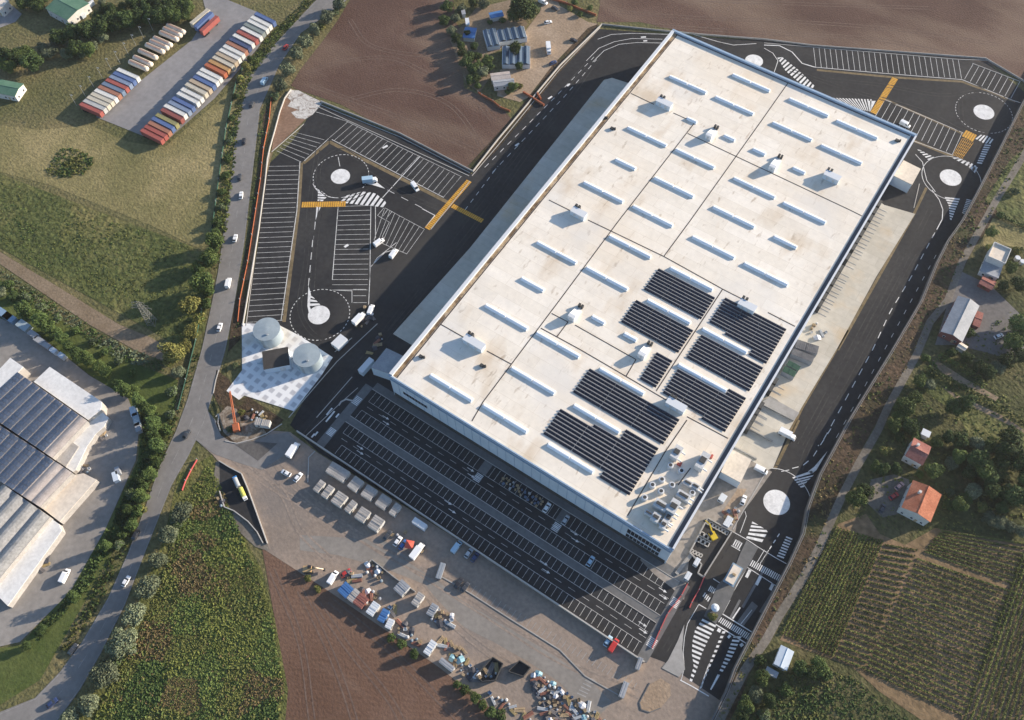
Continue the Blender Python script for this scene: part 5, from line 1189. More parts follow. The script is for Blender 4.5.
def beams(mb):
    for j in range(5): mb.box(random.uniform(-.2, .2), -.6 + j * .3, 0, 3.4, .2, .22, .03 * j)
    for j in range(3): mb.box(0, -.4 + j * .4, .22, 3.2, .25, .2, -.06 * j)
KIND = {
 'pallet_stack': (lambda mb: pallet_stack(mb, 7), [M['wood']], 'stack of weathered wooden pallets', 'pallet stack'),
 'bulk_bag': (sack, [plain('white bag', (.55, .54, .52), .8), plain('blue bag', (.2, .25, .29), .8), plain('grey bag', (.35, .36, .38), .8)], 'bulging bulk bag', 'bag'),
 'pipe_bundle': (pipes, [plain('grey pipe', (.4, .42, .44), .5), plain('red pipe', (.24, .11, .08), .6)], 'bundle of pipes', 'pipes'),
 'tarpaulin': (sheet, [plain('pale tarp', (.6, .6, .62), .6), plain('blue tarp', (.2, .36, .42), .5), plain('dark tarp', (.06, .06, .07), .6)], 'tarpaulin thrown over goods', 'tarpaulin'),
 'crate': (crate, [M['wood'], M['unit'], plain('blue crate', (.14, .2, .29), .6)], 'open crate of scrap', 'crate'),
 'timber_stack': (beams, [M['wood'], plain('yellow shuttering', (.38, .29, .14), .7), plain('steel beams', (.22, .2, .19), .6)], 'stack of loose beams', 'timber'),
}
KM = {k: [me_(v[0], m_, k) for m_ in v[1]] for k, v in KIND.items()}
def colour_word(m_):
    n = m_.materials[0].name.split('.')[0]
    return {'weathered timber': 'wooden', 'galvanised unit': 'grey', 'pale tarp': 'pale', 'white bag': 'white', 'blue bag': 'blue', 'grey bag': 'grey', 'grey pipe': 'grey', 'red pipe': 'red', 'blue tarp': 'blue', 'dark tarp': 'dark', 'blue crate': 'blue', 'yellow shuttering': 'yellow', 'steel beams': 'rusty'}.get(n, 'grey')
def clutter(poly, n, where, group, kinds=None, zmax=0.0, s0=1.0):
    P = ats(poly); xs = [p[0] for p in P]; ys = [p[1] for p in P]
    def inside(x, y):
        c = False
        for i in range(len(P)):
            (xa, ya), (xb, yb) = P[i], P[i - 1]
            if (ya > y) != (yb > y) and x < (xb - xa) * (y - ya) / (yb - ya) + xa: c = not c
        return c
    k = 0; tries = 0; put = []
    while k < n and tries < n * 60:
        tries += 1
        x = random.uniform(min(xs), max(xs)); y = random.uniform(min(ys), max(ys))
        if not inside(x, y) or any((x - a) ** 2 + (y - b) ** 2 < (1.5 * s0) ** 2 for a, b in put): continue
        put.append((x, y)); kd = random.choice(kinds or list(KIND)); me = random.choice(KM[kd])
        o = link(kd, me, None, (x, y, .05), random.uniform(0, 6.28)); s = s0 * random.uniform(.7, 1.2); o.scale = (s, s, s * random.uniform(.8, 1.3))
        tag(o, f'{colour_word(me)} {KIND[kd][2].replace("weathered wooden ", "")} {where}', KIND[kd][3], group); k += 1
clutter(T(520, 608, 6.4, [(70, 440), (110, 410), (220, 490), (340, 560), (450, 640), (545, 717), (500, 790), (250, 790), (150, 700), (120, 600)]), 170, 'in the big scrap heap at the bottom of the yard', 'pieces of the big scrap heap', s0=.9)
clutter(t3([(265, 100), (285, 85), (330, 130), (325, 170), (265, 130)]), 16, 'inside the low walled bay of the scrap yard', 'pieces in the walled bay')
clutter(t3([(520, 300), (545, 270), (612, 305), (600, 350), (515, 325)]), 18, 'beside the dark grey container', 'goods beside the dark grey container')
clutter(t3([(380, 335), (410, 325), (480, 395), (470, 425), (385, 365)]), 16, 'in the strip between the hut and the crosswise container', 'goods between hut and crosswise container')
clutter(t3([(240, 180), (310, 215), (320, 240), (250, 215)]), 12, 'in front of the rust-brown container', 'goods in front of the containers')
clutter(t3([(355, 250), (380, 270), (375, 300), (350, 290)]), 6, 'beside the blue container at the field edge', 'goods beside the blue container')
clutter(t3([(545, 395), (590, 395), (650, 440), (620, 465), (560, 430)]), 12, 'on the pale spill of the scrap yard', 'goods on the pale spill')
clutter(t3([(590, 460), (660, 480), (700, 500), (690, 560), (620, 520)]), 16, 'left of the dark skips', 'goods left of the dark skips')
clutter(t3([(740, 600), (790, 610), (850, 655), (920, 700), (900, 712), (760, 640)]), 14, 'in the bright row along the green bank', 'bright goods along the green bank', ['timber_stack', 'bulk_bag', 'pipe_bundle', 'crate'])
clutter(t3([(185, 130), (230, 130), (225, 165), (190, 165)]), 7, 'behind the red car in the scrap yard', 'goods behind the red car')
clutter(T(200, 380, 3.94, [(720, 590), (820, 600), (890, 680), (850, 690), (760, 640)]), 8, 'between the parked cars and the pale truck on the yard', 'goods by the parked cars')
clutter(T(420, 450, 8, [(640, 230), (680, 220), (990, 410), (1000, 450), (940, 460), (640, 260)]), 30, 'in the shaded stalls beside the footpath', 'timber in the shaded stalls', ['crate', 'pallet_stack'], s0=.75)
clutter(T(660, 500, 8, [(520, 90), (600, 60), (640, 110), (560, 210), (500, 190)]), 14, 'on the sandy strip below the cream annex', 'goods on the sandy strip')
clutter(t7([(625, 450), (655, 400), (670, 370), (680, 395), (650, 430)]), 8, 'in the shade beside the pale blue lorry body', 'goods by the blue lorry body')
clutter(t7([(590, 290), (620, 250), (650, 300), (610, 350), (570, 340)]), 10, 'beside the white truck at the lower roundabout', 'goods by the lower roundabout')
clutter(T(190, 370, 6.4, [(370, 270), (420, 240), (500, 290), (480, 320), (350, 340)]), 10, 'on the rubble round the crane boom', 'goods round the crane boom')
clutter(T(680, 260, 6.4, [(800, 430), (870, 400), (950, 460), (890, 510), (820, 500)]), 7, 'on the yellowed part of the dock apron', 'goods on the dock apron')
clutter(T(150, 430, 5.69, [(380, 380), (410, 400), (430, 440), (400, 450)]), 6, 'on the ramp beside the dark pit', 'goods beside the pit')
# skips
for pts, l in (([(690, 540), (760, 465), (800, 490), (770, 555), (720, 560)], 'large dark open bay full of scrap, left of a pair'), ([(820, 520), (865, 478), (908, 505), (880, 540)], 'smaller dark open bay with rubbish, right of a pair')):
    Q = ats(t3(pts)); r = thing('skip', l, 'skip', (Q[0][0], Q[0][1], .05)); q = [(x - Q[0][0], y - Q[0][1]) for x, y in Q]
    MB().prism(q, 0, .08).build('floor', M['darkunit'], r); mb = MB(); mb.wall(q + q[:1], .3, 0, 2.0); mb.build('wall', M['darkunit'], r)
clutter(t3([(700, 545), (755, 490), (785, 500), (765, 545)]), 10, 'inside the large dark bay', 'scrap inside the large dark bay')
mb = MB(); Q = ats(t3([(270, 95), (285, 80), (380, 155), (455, 205)])); r = thing('bay_wall', 'low concrete bay wall around the walled heap', 'wall', (Q[0][0], Q[0][1], .05)); mb.wall([(x - Q[0][0], y - Q[0][1]) for x, y in Q], .3, 0, 1.3); mb.build('wall', M['concrete'], r)
M['darkroof'] = noisy('dark trailer roof', [(.3, (.1, .1, .11)), (.7, (.17, .17, .175))], .3, fine=.1)
# trailers backed on to the docks, grey and green roofed
for q, l, mr in (([(340, 110), (375, 60), (512, 110), (488, 150)], 'dark grey trailer roof at the dock, first beside the yellowed apron', 'darkroof'), ([(322, 150), (345, 118), (480, 170), (462, 205)], 'dark grey trailer roof at the dock between another grey one and the green ones', 'darkroof'), ([(290, 220), (320, 195), (390, 235), (372, 262)], 'green-roofed upper trailer at the dock', 'mesh_green'), ([(268, 262), (288, 230), (368, 268), (345, 300)], 'green-roofed lower trailer at the dock', 'mesh_green')):
    cabin(T(740, 330, 6.4, [q[0], q[3], q[2], q[1]]), 3.6, l, None, 'greyroof', mr, 'dock_trailer', 'trailer', win=False)
M['oldsteel'] = plain('dull lattice steel', (.2, .2, .18), .6, .2)
# lattice pylon
x, y = at(152.5, 323); r = thing('pylon', 'grey lattice power pylon standing on the rough green field', 'pylon', (x, y, 0), .5)
HP = 17
for sx in (-1, 1):
    for sy in (-1, 1):
        mb = MB(); mb.tube((sx * 1.7, sy * 1.7, 0), (sx * .45, sy * .45, HP), .13, 5); mb.build('leg', M['oldsteel'], r)
mb = MB()
for k in range(9):
    a = 1.7 - 1.25 * k / 9; b = 1.7 - 1.25 * (k + 1) / 9; z0, z1 = k * HP / 9, (k + 1) * HP / 9
    for (p, q) in (((-a, -a), (b, -b)), ((a, -a), (b, b)), ((a, a), (-b, b)), ((-a, a), (-b, -b)), ((a, -a), (-b, -b)), ((-a, a), (b, b))): mb.tube((*p, z0), (*q, z1), .08, 4)
mb.build('bracing', M['oldsteel'], r)
for z, w_ in ((HP - 4.6, 4.2), (HP - 2.6, 3.4), (HP - .4, 2.6)):
    mb = MB()
    for s in (-1, 1):
        for d in (-.4, .4): mb.tube((0, d, z), (s * w_, 0, z + .2), .09, 4)
        mb.tube((0, 0, z + .9), (s * w_, 0, z + .2), .08, 4); mb.tube((s * w_, 0, z + .2), (s * w_, 0, z - .9), .09, 5)
    mb.build('cross_arm', M['oldsteel'], r)
# ------------------------------------------------------------------ trees
def crown_mesh(name, mats, R, Hc, z0, n, leaf, lobes, seed, ragged=.25, flat=1.0):
    rnd = random.Random(seed); mb = MB()
    L = [(0, 0, z0 + Hc * .5, R * .72, Hc * .5)]
    for i in range(lobes):
        a = 2 * math.pi * i / lobes + rnd.uniform(-.5, .5); d = R * rnd.uniform(.35, .68)
        L.append((d * math.cos(a), d * math.sin(a), z0 + Hc * rnd.uniform(.25, .78), R * rnd.uniform(.3, .5), Hc * rnd.uniform(.2, .34)))
    tot = sum(l[3] ** 2 for l in L)
    for cx, cy, cz, r, h in L:
        k = int(n * r * r / tot)
        tint = rnd.random()
        for _ in range(k):
            while True:
                v = Vector((rnd.gauss(0, 1), rnd.gauss(0, 1), rnd.gauss(0, 1)))
                if v.length > .1: break
            v.normalize(); q = rnd.uniform(.55, 1.0) ** .5 + rnd.uniform(-ragged, ragged) * .5
            p = Vector((cx + v.x * r * q, cy + v.y * r * q, cz + v.z * h * q))
            if p.z < z0 * .6: continue
            nrm = (v + Vector((rnd.gauss(0, .5), rnd.gauss(0, .5), rnd.gauss(.25, .5)))).normalized()
            a = nrm.orthogonal().normalized(); a.rotate(Matrix.Rotation(rnd.uniform(0, 6.28), 3, nrm)); b = nrm.cross(a)
            s = leaf * rnd.uniform(.6, 1.35); t = s * rnd.uniform(.5, .9)
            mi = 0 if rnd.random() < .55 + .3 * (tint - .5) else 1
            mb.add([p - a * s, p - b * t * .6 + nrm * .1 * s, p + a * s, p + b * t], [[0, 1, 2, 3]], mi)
    return mb.mesh(name, mats)
def trunk_mesh(h, r, R):
    mb = MB(); mb.tube((0, 0, 0), (.1, .05, h * .55), r, 7, 0, r * .7); mb.tube((.1, .05, h * .55), (0, .1, h * .95), r * .7, 6, 0, r * .2)
    for i in range(5):
        a = i * 1.3; mb.tube((.05, .03, h * (.35 + .1 * i)), (R * .6 * math.cos(a), R * .6 * math.sin(a), h * (.6 + .07 * i)), r * .45, 5, 0, r * .12)
    return mb.mesh('trunk', M['bark'])
PROTO = {}
def proto(kind):
    spec = {  # R, crown height, bottom, leaves, leaf size, lobes, mats
        'dark': (4.5, 7.0, 1.6, 2600, .36, 9, ('leafD1', 'leafD2')), 'mid': (4.5, 6.6, 1.4, 2600, .36, 9, ('leafM1', 'leafM2')), 'olive': (4.0, 5.6, 1.0, 2100, .34, 8, ('leafY1', 'leafY2')),
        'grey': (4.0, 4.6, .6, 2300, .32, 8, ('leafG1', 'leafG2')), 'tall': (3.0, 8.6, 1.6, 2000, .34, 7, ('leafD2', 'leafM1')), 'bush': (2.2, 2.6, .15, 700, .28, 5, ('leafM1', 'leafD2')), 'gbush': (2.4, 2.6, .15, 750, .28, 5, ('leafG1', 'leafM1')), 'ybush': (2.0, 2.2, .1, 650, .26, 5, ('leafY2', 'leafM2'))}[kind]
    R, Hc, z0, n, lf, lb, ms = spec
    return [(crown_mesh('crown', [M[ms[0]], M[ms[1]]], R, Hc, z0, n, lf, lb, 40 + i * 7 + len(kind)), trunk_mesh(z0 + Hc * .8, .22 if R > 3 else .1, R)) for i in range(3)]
def tree(px, py, r, kind, label, group=None, z=0.0, top=True, name=None, hs=1.0):
    """px, py: middle of the crown in the picture; r: crown radius in metres"""
    if kind not in PROTO: PROTO[kind] = proto(kind)
    R = {'dark': 4.5, 'mid': 4.5, 'olive': 4.0, 'grey': 4.0, 'tall': 3.0, 'bush': 2.2, 'gbush': 2.4, 'ybush': 2.0}[kind]
    hh = {'dark': 5, 'mid': 4.7, 'olive': 3.8, 'grey': 2.9, 'tall': 6, 'bush': 1.4, 'gbush': 1.4, 'ybush': 1.2}[kind]
    s = r / R; x, y = at(px, py, z + hh * s * hs)
    me = random.choice(PROTO[kind]); isb = 'bush' in kind
    o = thing(name or ('shrub' if isb else 'tree'), label, 'shrub' if isb else 'tree', (x, y, z), random.uniform(0, 6.28), group)
    o.scale = (s, s, s * hs * random.uniform(.9, 1.1))
    link('crown', me[0], o); link('stems' if isb else 'trunk', me[1], o)
    return o
def grove(lst, kindword, where, group, z=0.0):
    lst = sorted(lst, key=lambda q: (q[0], q[1]))
    for i, q in enumerate(lst):
        px, py, r, k = q[:4]
        kw = {'dark': 'dark green', 'mid': 'green', 'olive': 'olive-yellow', 'grey': 'grey-green', 'tall': 'tall slim green', 'bush': 'low green', 'gbush': 'low grey-green', 'ybush': 'low yellowish'}[k]
        size = 'large' if r > 5 else 'small' if r < 3 else 'mid-sized'
        tree(px, py, r, k, f'{kw} {kindword}, {ordw(i + 1)} from the left {where}', group, z, hs=q[4] if len(q) > 4 else 1)
tA = lambda p, r, k: [(x / 6.4, y / 6.4, r, k) for x, y in p]
grove(tA([(200, 395), (690, 140), (550, 200), (640, 170), (800, 120), (700, 60)], 5.6, 'dark') + tA([(95, 370), (25, 350), (480, 310), (370, 240), (460, 210), (745, 150)], 4.8, 'dark') + tA([(270, 300), (330, 320), (350, 260), (430, 340), (520, 330), (590, 290), (650, 235), (300, 340), (120, 330)], 3.6, 'grey') + tA([(20, 400), (60, 420), (160, 330), (560, 310), (630, 100), (780, 60)], 4.2, 'mid') + tA([(860, 30), (880, 100), (940, 60), (1000, 30), (960, 110), (1030, 70), (1080, 30), (1080, 90), (910, 10), (1020, 110)], 4.8, 'dark') + tA([(1130, 60), (1160, 20), (1120, 100), (1180, 90), (1200, 40)], 4.2, 'mid'),
      'tree', 'in the grove behind the parked trailers', 'trees of the grove behind the trailers')
grove(tA([(140, 20), (190, 10), (235, 25), (160, -10), (260, -5)], 4.2, 'dark') + tA([(650, 10), (560, 5)], 3.0, 'grey'), 'tree', 'near the green-roofed corner building', 'trees near the green-roofed building')
grove([(214, 241, 4.2, 'mid', 1.2), (209, 258, 4.6, 'mid', 1.2), (214, 250, 3, 'bush'), (203, 283, 5.4, 'mid', 1.1), (208, 292, 3, 'bush'), (189, 305, 5.0, 'olive', 1.2), (198, 268, 3.4, 'mid', 1.2), (190, 331, 3.6, 'olive', 1.1), (172, 352, 5.6, 'olive', 1.3), (184, 346, 3.2, 'olive'), (178, 372, 3.4, 'grey'), (172, 392, 3, 'gbush'), (206, 303, 3.0, 'bush'), (199, 318, 3.2, 'ybush')], 'tree', 'in the roadside clump above the lawn', 'roadside trees above the lawn')
grove([(280, 85, 4.0, 'grey', 1.3), (288, 69, 4.2, 'grey', 1.3), (296.5, 53, 4.2, 'grey', 1.3), (305, 41, 4, 'grey', 1.3), (314, 29, 3.8, 'grey', 1.3), (327, 16, 4.6, 'grey', 1.3), (339, 4, 4, 'grey', 1.2), (335, 12, 2.6, 'gbush'), (275, 96, 2.4, 'gbush'), (322, 26, 2.4, 'ybush')], 'tree', 'beside the large ploughed field', 'roadside trees by the ploughed field')
grove([(246, 66, 2.6, 'olive', 1.2), (240, 78, 2.4, 'ybush'), (250, 58, 2, 'bush'), (236, 96, 2.4, 'bush'), (232, 118, 2.2, 'bush'), (229, 140, 2.2, 'gbush'), (227, 158, 2.2, 'bush'), (225, 175, 2.6, 'bush'), (222, 192, 2.4, 'bush'), (220, 206, 2.4, 'gbush'), (217, 222, 2.8, 'bush'), (216, 232, 2.8, 'bush')], 'shrub', 'in the hedge by the tan field', 'hedge shrubs by the tan field')
grove([(88.7, 704, 4.6, 'grey', 1), (104, 673, 4.9, 'grey', 1), (122, 643, 5.6, 'grey', 1), (134.5, 614, 4.8, 'grey', 1), (148, 586, 5.0, 'grey', 1), (157.5, 560, 4, 'grey', 1), (168, 535, 4.2, 'grey', 1), (182, 511, 4.6, 'grey', 1), (176, 523, 3, 'gbush'), (115, 660, 3, 'gbush'), (70, 716, 4, 'grey')], 'bush', 'along the scrub side of the road', 'roadside bushes on the scrub side')
grove([(131, 526, 2.8, 'bush', 1.3), (122, 534, 2.6, 'bush'), (137, 510, 3, 'bush', 1.3), (141, 497, 3.4, 'mid'), (149, 474, 3.2, 'mid'), (140, 508, 2.6, 'ybush'), (132, 521, 2.4, 'bush'), (130, 493, 2.4, 'gbush'), (156, 462, 2.8, 'bush'), (162, 446, 2.6, 'gbush'), (166, 430, 2.6, 'bush'), (170, 415, 2.6, 'gbush'), (144, 486, 2.6, 'bush'), (118, 545, 2.4, 'gbush')], 'shrub', 'on the verge beside the lawn', 'verge shrubs by the lawn')
hedge = [(0, 290), (20, 303), (38, 318), (52, 330), (66, 343), (80, 355), (95, 364), (108, 374), (122, 386), (136, 396), (148, 408), (154, 425), (155, 442), (150, 460), (143, 478), (136, 494), (128, 508), (118, 524), (108, 542), (98, 560), (88, 578), (76, 596), (62, 612), (46, 628), (30, 642), (14, 654)]
hl = []
for i in range(len(hedge) - 1):
    a, b = hedge[i], hedge[i + 1]
    for k in range(2 if i < 13 else 1):
        t = k / 2 + random.uniform(0, .3)
        if i >= 13 and random.random() < .3: continue
        bsh = i >= 13
        hl.append((a[0] + (b[0] - a[0]) * t + random.uniform(-2, 2), a[1] + (b[1] - a[1]) * t + random.uniform(-2, 2), random.uniform(1.8, 2.6) if bsh else random.uniform(2.4, 3.4), random.choice(['tall', 'dark', 'mid', 'tall', 'grey']) if not bsh else random.choice(['bush', 'gbush', 'dark', 'tall']), random.uniform(.75, 1.1)))
grove(hl, 'tree', 'in the works yard screen', 'screen trees round the works yard')
grove([(58, 318, 2.4, 'gbush'), (42, 308, 2.6, 'gbush'), (25, 296, 2.6, 'gbush'), (76, 330, 2.2, 'bush'), (92, 342, 2.2, 'gbush'), (104, 352, 2.2, 'bush'), (8, 284, 2.6, 'bush'), (118, 362, 2.2, 'gbush'), (132, 372, 2.2, 'bush')], 'shrub', 'between lawn and earth track', 'shrubs along the earth track')
grove([(521, 8, 7.2, 'dark', 1.0), (515, 48, 3.8, 'dark', 1.1), (482, 72, 3.8, 'grey'), (473, 69, 3.4, 'dark'), (487, 60, 3.2, 'mid'), (470, 80, 3, 'dark'), (478, 56, 2.6, 'mid'), (455, 18, 3.2, 'grey'), (447, 6, 3.6, 'dark'), (462, 8, 3.2, 'grey'), (456, 38, 3, 'dark'), (462, 52, 2.8, 'dark'), (513, 87, 2.8, 'mid'), (508, 92, 2, 'bush'), (520, 86, 2, 'ybush'), (473, 2, 3, 'dark'), (484, 4, 3.4, 'grey'), (490, 22, 2, 'bush'), (503, 20, 2.2, 'bush'), (478, 86, 2.2, 'bush'), (570, 8, 2, 'ybush'), (580, 14, 2, 'bush'), (575, 2, 2.4, 'bush'), (590, 8, 2, 'bush'), (519, 66, 2.4, 'dark'), (457, -5, 3.6, 'dark'), (466, 62, 3.4, 'dark'), (470, 56, 3.2, 'dark'), (475, 78, 2.8, 'dark'), (478, 66, 2.8, 'mid'), (461, 45, 2.8, 'dark'), (467, 34, 2.2, 'dark'), (474, 46, 2.4, 'dark'), (490, 66, 2.6, 'dark'), (444, 20, 3.2, 'dark'), (451, 30, 2.8, 'grey'), (529, 10, 5, 'dark'), (514, 14, 4.5, 'dark')], 'tree', 'around the farm buildings at the top', 'trees around the farm')
tB = lambda x, y: (840 + x / 5.54, 300 + y / 5.54); tC = lambda x, y: (840 + x / 5.54, 420 + y / 5.54)
E_ = []
for x, y, r, k in [(360, 590, 4.2, 'mid'), (410, 540, 3.2, 'mid'), (440, 450, 3, 'mid'), (380, 690, 3.2, 'dark'), (640, 590, 4.4, 'dark'), (700, 570, 3.2, 'tall'), (330, 640, 3, 'mid'), (1000, 130, 5, 'mid'), (960, 230, 4.4, 'mid'), (930, 330, 3.6, 'dark'), (720, 180, 2.4, 'bush'), (500, 470, 3, 'grey'), (480, 320, 2.4, 'bush'), (620, 290, 2.6, 'bush'), (700, 320, 2.8, 'dark'), (780, 370, 3, 'dark'), (830, 400, 3, 'dark'), (880, 370, 3, 'grey'), (1000, 300, 3.6, 'dark'), (1010, 210, 4, 'dark'), (310, 700, 2.6, 'olive')]: E_.append((*tB(x, y), r, k))
grove(E_, 'tree', 'among the allotment strips', 'trees among the allotment strips', ZR)
E_ = []
for x, y, r, k in [(300, 30, 3.2, 'mid'), (400, 40, 3.2, 'dark'), (540, 120, 2.8, 'mid'), (520, 280, 3.8, 'mid'), (240, 270, 3, 'dark'), (200, 260, 2.6, 'mid'), (310, 265, 2.6, 'dark'), (90, 430, 4.0, 'mid'), (140, 395, 3.2, 'dark'), (660, 200, 3.2, 'mid'), (760, 220, 4.6, 'dark'), (790, 270, 4.4, 'mid'), (840, 320, 4, 'dark'), (740, 390, 3.6, 'grey'), (840, 390, 3.6, 'dark'), (660, 470, 3.2, 'mid'), (600, 90, 3, 'dark'), (670, 110, 3.4, 'dark'), (760, 130, 4, 'grey'), (830, 150, 3.6, 'mid'), (940, 160, 6.2, 'dark'), (1010, 230, 5.2, 'dark'), (980, 420, 5.4, 'dark'), (950, 90, 4.4, 'dark'), (900, 230, 4.4, 'dark'), (1040, 330, 4.6, 'mid'), (880, 300, 3.8, 'dark'), (620, 240, 2.8, 'grey'), (330, 90, 2.4, 'bush'), (250, 170, 2.4, 'ybush'), (720, 290, 3.4, 'dark'), (700, 430, 2.6, 'bush'), (790, 480, 2.6, 'ybush'), (600, 470, 2.6, 'bush'), (930, 400, 3.8, 'dark'), (1040, 430, 4.4, 'dark'), (900, 480, 3, 'dark'), (610, 400, 2.2, 'gbush'), (420, 90, 2.6, 'bush'), (440, 300, 2, 'bush')]: E_.append((*tC(x, y), r, k))
grove(E_, 'tree', 'around the red-roofed houses', 'trees around the red-roofed houses', ZR)
grove([(*tC(830, 545), 2.9, 'grey'), (*tC(890, 570), 2.9, 'grey'), (*tC(945, 592), 2.9, 'grey'), (*tC(1000, 612), 2.9, 'grey')], 'tree', 'in the neat row above the vineyard', 'neat row above the vineyard', ZR)
grove([(991.6, 231.5, 2.9, 'mid'), (1011, 268, 3, 'mid'), (1020, 283, 3.6, 'dark'), (1004, 285, 2.4, 'dark'), (984, 285, 2.2, 'bush'), (1018, 250, 2.4, 'ybush'), (1000, 215, 2, 'bush'), (1015, 192, 2.4, 'gbush'), (990, 247, 2, 'ybush')], 'tree', 'around the flat-roofed grey house', 'trees around the flat-roofed house', ZR)
grove([(820, 666, 3.4, 'mid'), (811, 672, 3, 'dark'), (826, 674, 2.6, 'bush'), (800, 668, 3, 'dark'), (762, 678, 3, 'mid'), (756, 694, 3.2, 'grey'), (770, 700, 2.8, 'dark'), (746, 706, 3.2, 'mid'), (786, 690, 2.4, 'bush'), (760, 660, 2.2, 'bush'), (742, 716, 2.8, 'dark'), (764, 714, 2.4, 'gbush')], 'tree', 'around the white shed below the vineyard', 'trees around the white shed', ZR)
grove([(*t3([(620, 570)])[0], 1.8, 'bush'), (*t3([(650, 590)])[0], 2, 'bush'), (*t3([(690, 620)])[0], 2.2, 'mid'), (*t3([(720, 650)])[0], 2.2, 'bush'), (*t3([(750, 680)])[0], 2.4, 'dark'), (*t3([(790, 690)])[0], 2.2, 'bush'), (*t3([(70, 190)])[0], 1.6, 'ybush'), (*t3([(360, 385)])[0], 1.8, 'bush'), (*t3([(400, 410)])[0], 2, 'bush'), (*t3([(450, 450)])[0], 2, 'dark'), (*t3([(30, 150)])[0], 1.6, 'ybush')], 'shrub', 'on the bank by the furrowed field', 'bank shrubs by the furrowed field')
grove([(713, 617, 1.9, 'ybush'), (*t7([(98, 492)])[0], 1.6, 'gbush'), (*T(190, 370, 6.4, [(330, 270)])[0], 1.6, 'ybush'), (*T(190, 370, 6.4, [(250, 380)])[0], 1.6, 'gbush')], 'shrub', 'on the islands and rubble', None)

# ------------------------------------------------------------------ scrub and rough growth (uncountable)
def inside(P, x, y):
    c = False
    for i in range(len(P)):
        (xa, ya), (xb, yb) = P[i], P[i - 1]
        if (ya > y) != (yb > y) and x < (xb - xa) * (y - ya) / (yb - ya) + xa: c = not c
    return c
def tufts(name, label, px, n, size, mats, z=0.0, seed=1, height=.9, clump=9.0):
    rnd = random.Random(seed); P = ats(px, z); xs = [p[0] for p in P]; ys = [p[1] for p in P]; mb = MB()
    seeds = [(rnd.uniform(min(xs), max(xs)), rnd.uniform(min(ys), max(ys)), rnd.randrange(len(mats)), rnd.uniform(.7, 1.4)) for _ in range(max(12, int((max(xs) - min(xs)) * (max(ys) - min(ys)) / clump ** 2)))]
    k = 0; t = 0
    while k < n and t < n * 5:
        t += 1
        x = rnd.uniform(min(xs), max(xs)); y = rnd.uniform(min(ys), max(ys))
        if not inside(P, x, y): continue
        k += 1
        s_ = min(seeds, key=lambda q: (q[0] - x) ** 2 + (q[1] - y) ** 2)
        mi = s_[2] if rnd.random() < .72 else rnd.randrange(len(mats)); s = size * s_[3] * rnd.uniform(.5, 1.4)
        for j in range(4):
            a = rnd.uniform(0, 6.28); nrm = Vector((rnd.gauss(0, .6), rnd.gauss(0, .6), 1)).normalized(); u = nrm.orthogonal().normalized(); u.rotate(Matrix.Rotation(a, 3, nrm)); v = nrm.cross(u)
            c = Vector((x + rnd.uniform(-.6, .6) * s, y + rnd.uniform(-.6, .6) * s, z + height * s * rnd.uniform(.1, 1)))
            mb.add([c - u * s * .55, c - v * s * .4 , c + u * s * .55, c + v * s * .4 + nrm * .1], [[0, 1, 2, 3]], mi)
    o = mb.build(name, [M[m_] for m_ in mats]); return tag(o, label, 'undergrowth', None, 'stuff')
SCR = [(184, 500), (208, 466), (217, 478), (228, 505), (246, 550), (258, 572), (272, 622), (284, 690), (274, 730), (90, 730), (108, 690), (140, 632), (162, 580), (174, 535)]
tufts('scrub', 'tangled green and olive scrub covering the plot beside the lower main road', SCR, 15000, .66, ['scrA', 'scrB', 'leafM2', 'scrA', 'leafM2', 'scrB', 'scrC', 'leafM1'], 0, 3, .32, 11)
tufts('scrub', 'patch of rusty brown stalks in the upper part of the scrub', [(178, 545), (200, 530), (235, 555), (250, 590), (225, 610), (185, 590)], 1500, .6, ['scrC', 'scrB', 'scrC', 'dryleaf'], 0, 31, .4, 6)
tufts('rough_grass', 'rough tussocky growth over the dark green field', [(0, 178), (196, 251), (208, 262), (200, 330), (180, 344), (150, 328), (0, 245)], 1600, .5, ['leafM1', 'scrB', 'leafM2'], 0, 4, .3)
tufts('bramble_patch', 'dark bramble patch in the dry grass below the grey yard', T(20, 90, 8, [(280, 510), (360, 460), (480, 480), (600, 560), (560, 640), (440, 700), (200, 680)]), 420, .8, ['leafM1', 'scrB', 'leafY1'], 0, 5, .4)
tufts('bank_growth', 'weeds over the bare bank above the retaining wall', [(p[0] + 3, p[1] + 1) for p in WALL[2:-2]] + [(p[0] + (22 if p[1] < 600 else 10), p[1] + 6) for p in reversed(WALL[2:-2])], 700, .55, ['leafY1', 'leafD2', 'dryleaf'], ZR, 6, .4)
tufts('garden_growth', 'mixed weeds and vegetables of the allotments and gardens', [(925, 365), (1030, 300), (1040, 545), (930, 528), (905, 540), (880, 530), (862, 520), (850, 510), (870, 470), (895, 420)], 1100, .55, ['leafM1', 'scrB', 'leafY1'], ZR, 7, .5)
tufts('verge_growth', 'weeds on the verge beside the earth track and lawn edge', [(0, 268), (60, 305), (120, 345), (165, 362), (165, 374), (120, 360), (60, 320), (0, 282)], 700, .7, ['leafM1', 'leafD2', 'leafG1'], 0, 8, .7)
tufts('verge_growth', 'weeds along the road side below the junction', [(196, 352), (176, 395), (160, 440), (140, 490), (116, 545), (90, 600), (60, 650), (66, 655), (100, 604), (126, 552), (146, 500), (168, 448), (184, 402), (202, 352)][0:14], 900, .7, ['leafM1', 'leafD2', 'leafY1'], 0, 9, .7)
tufts('verge_growth', 'weeds along the green strip beside the orange fence', [(262, 110), (270, 112), (258, 180), (252, 250), (240, 330), (232, 345), (240, 300), (248, 240), (254, 175)], 500, .6, ['leafM1', 'leafD2', 'leafM2'], 0, 10, .6)
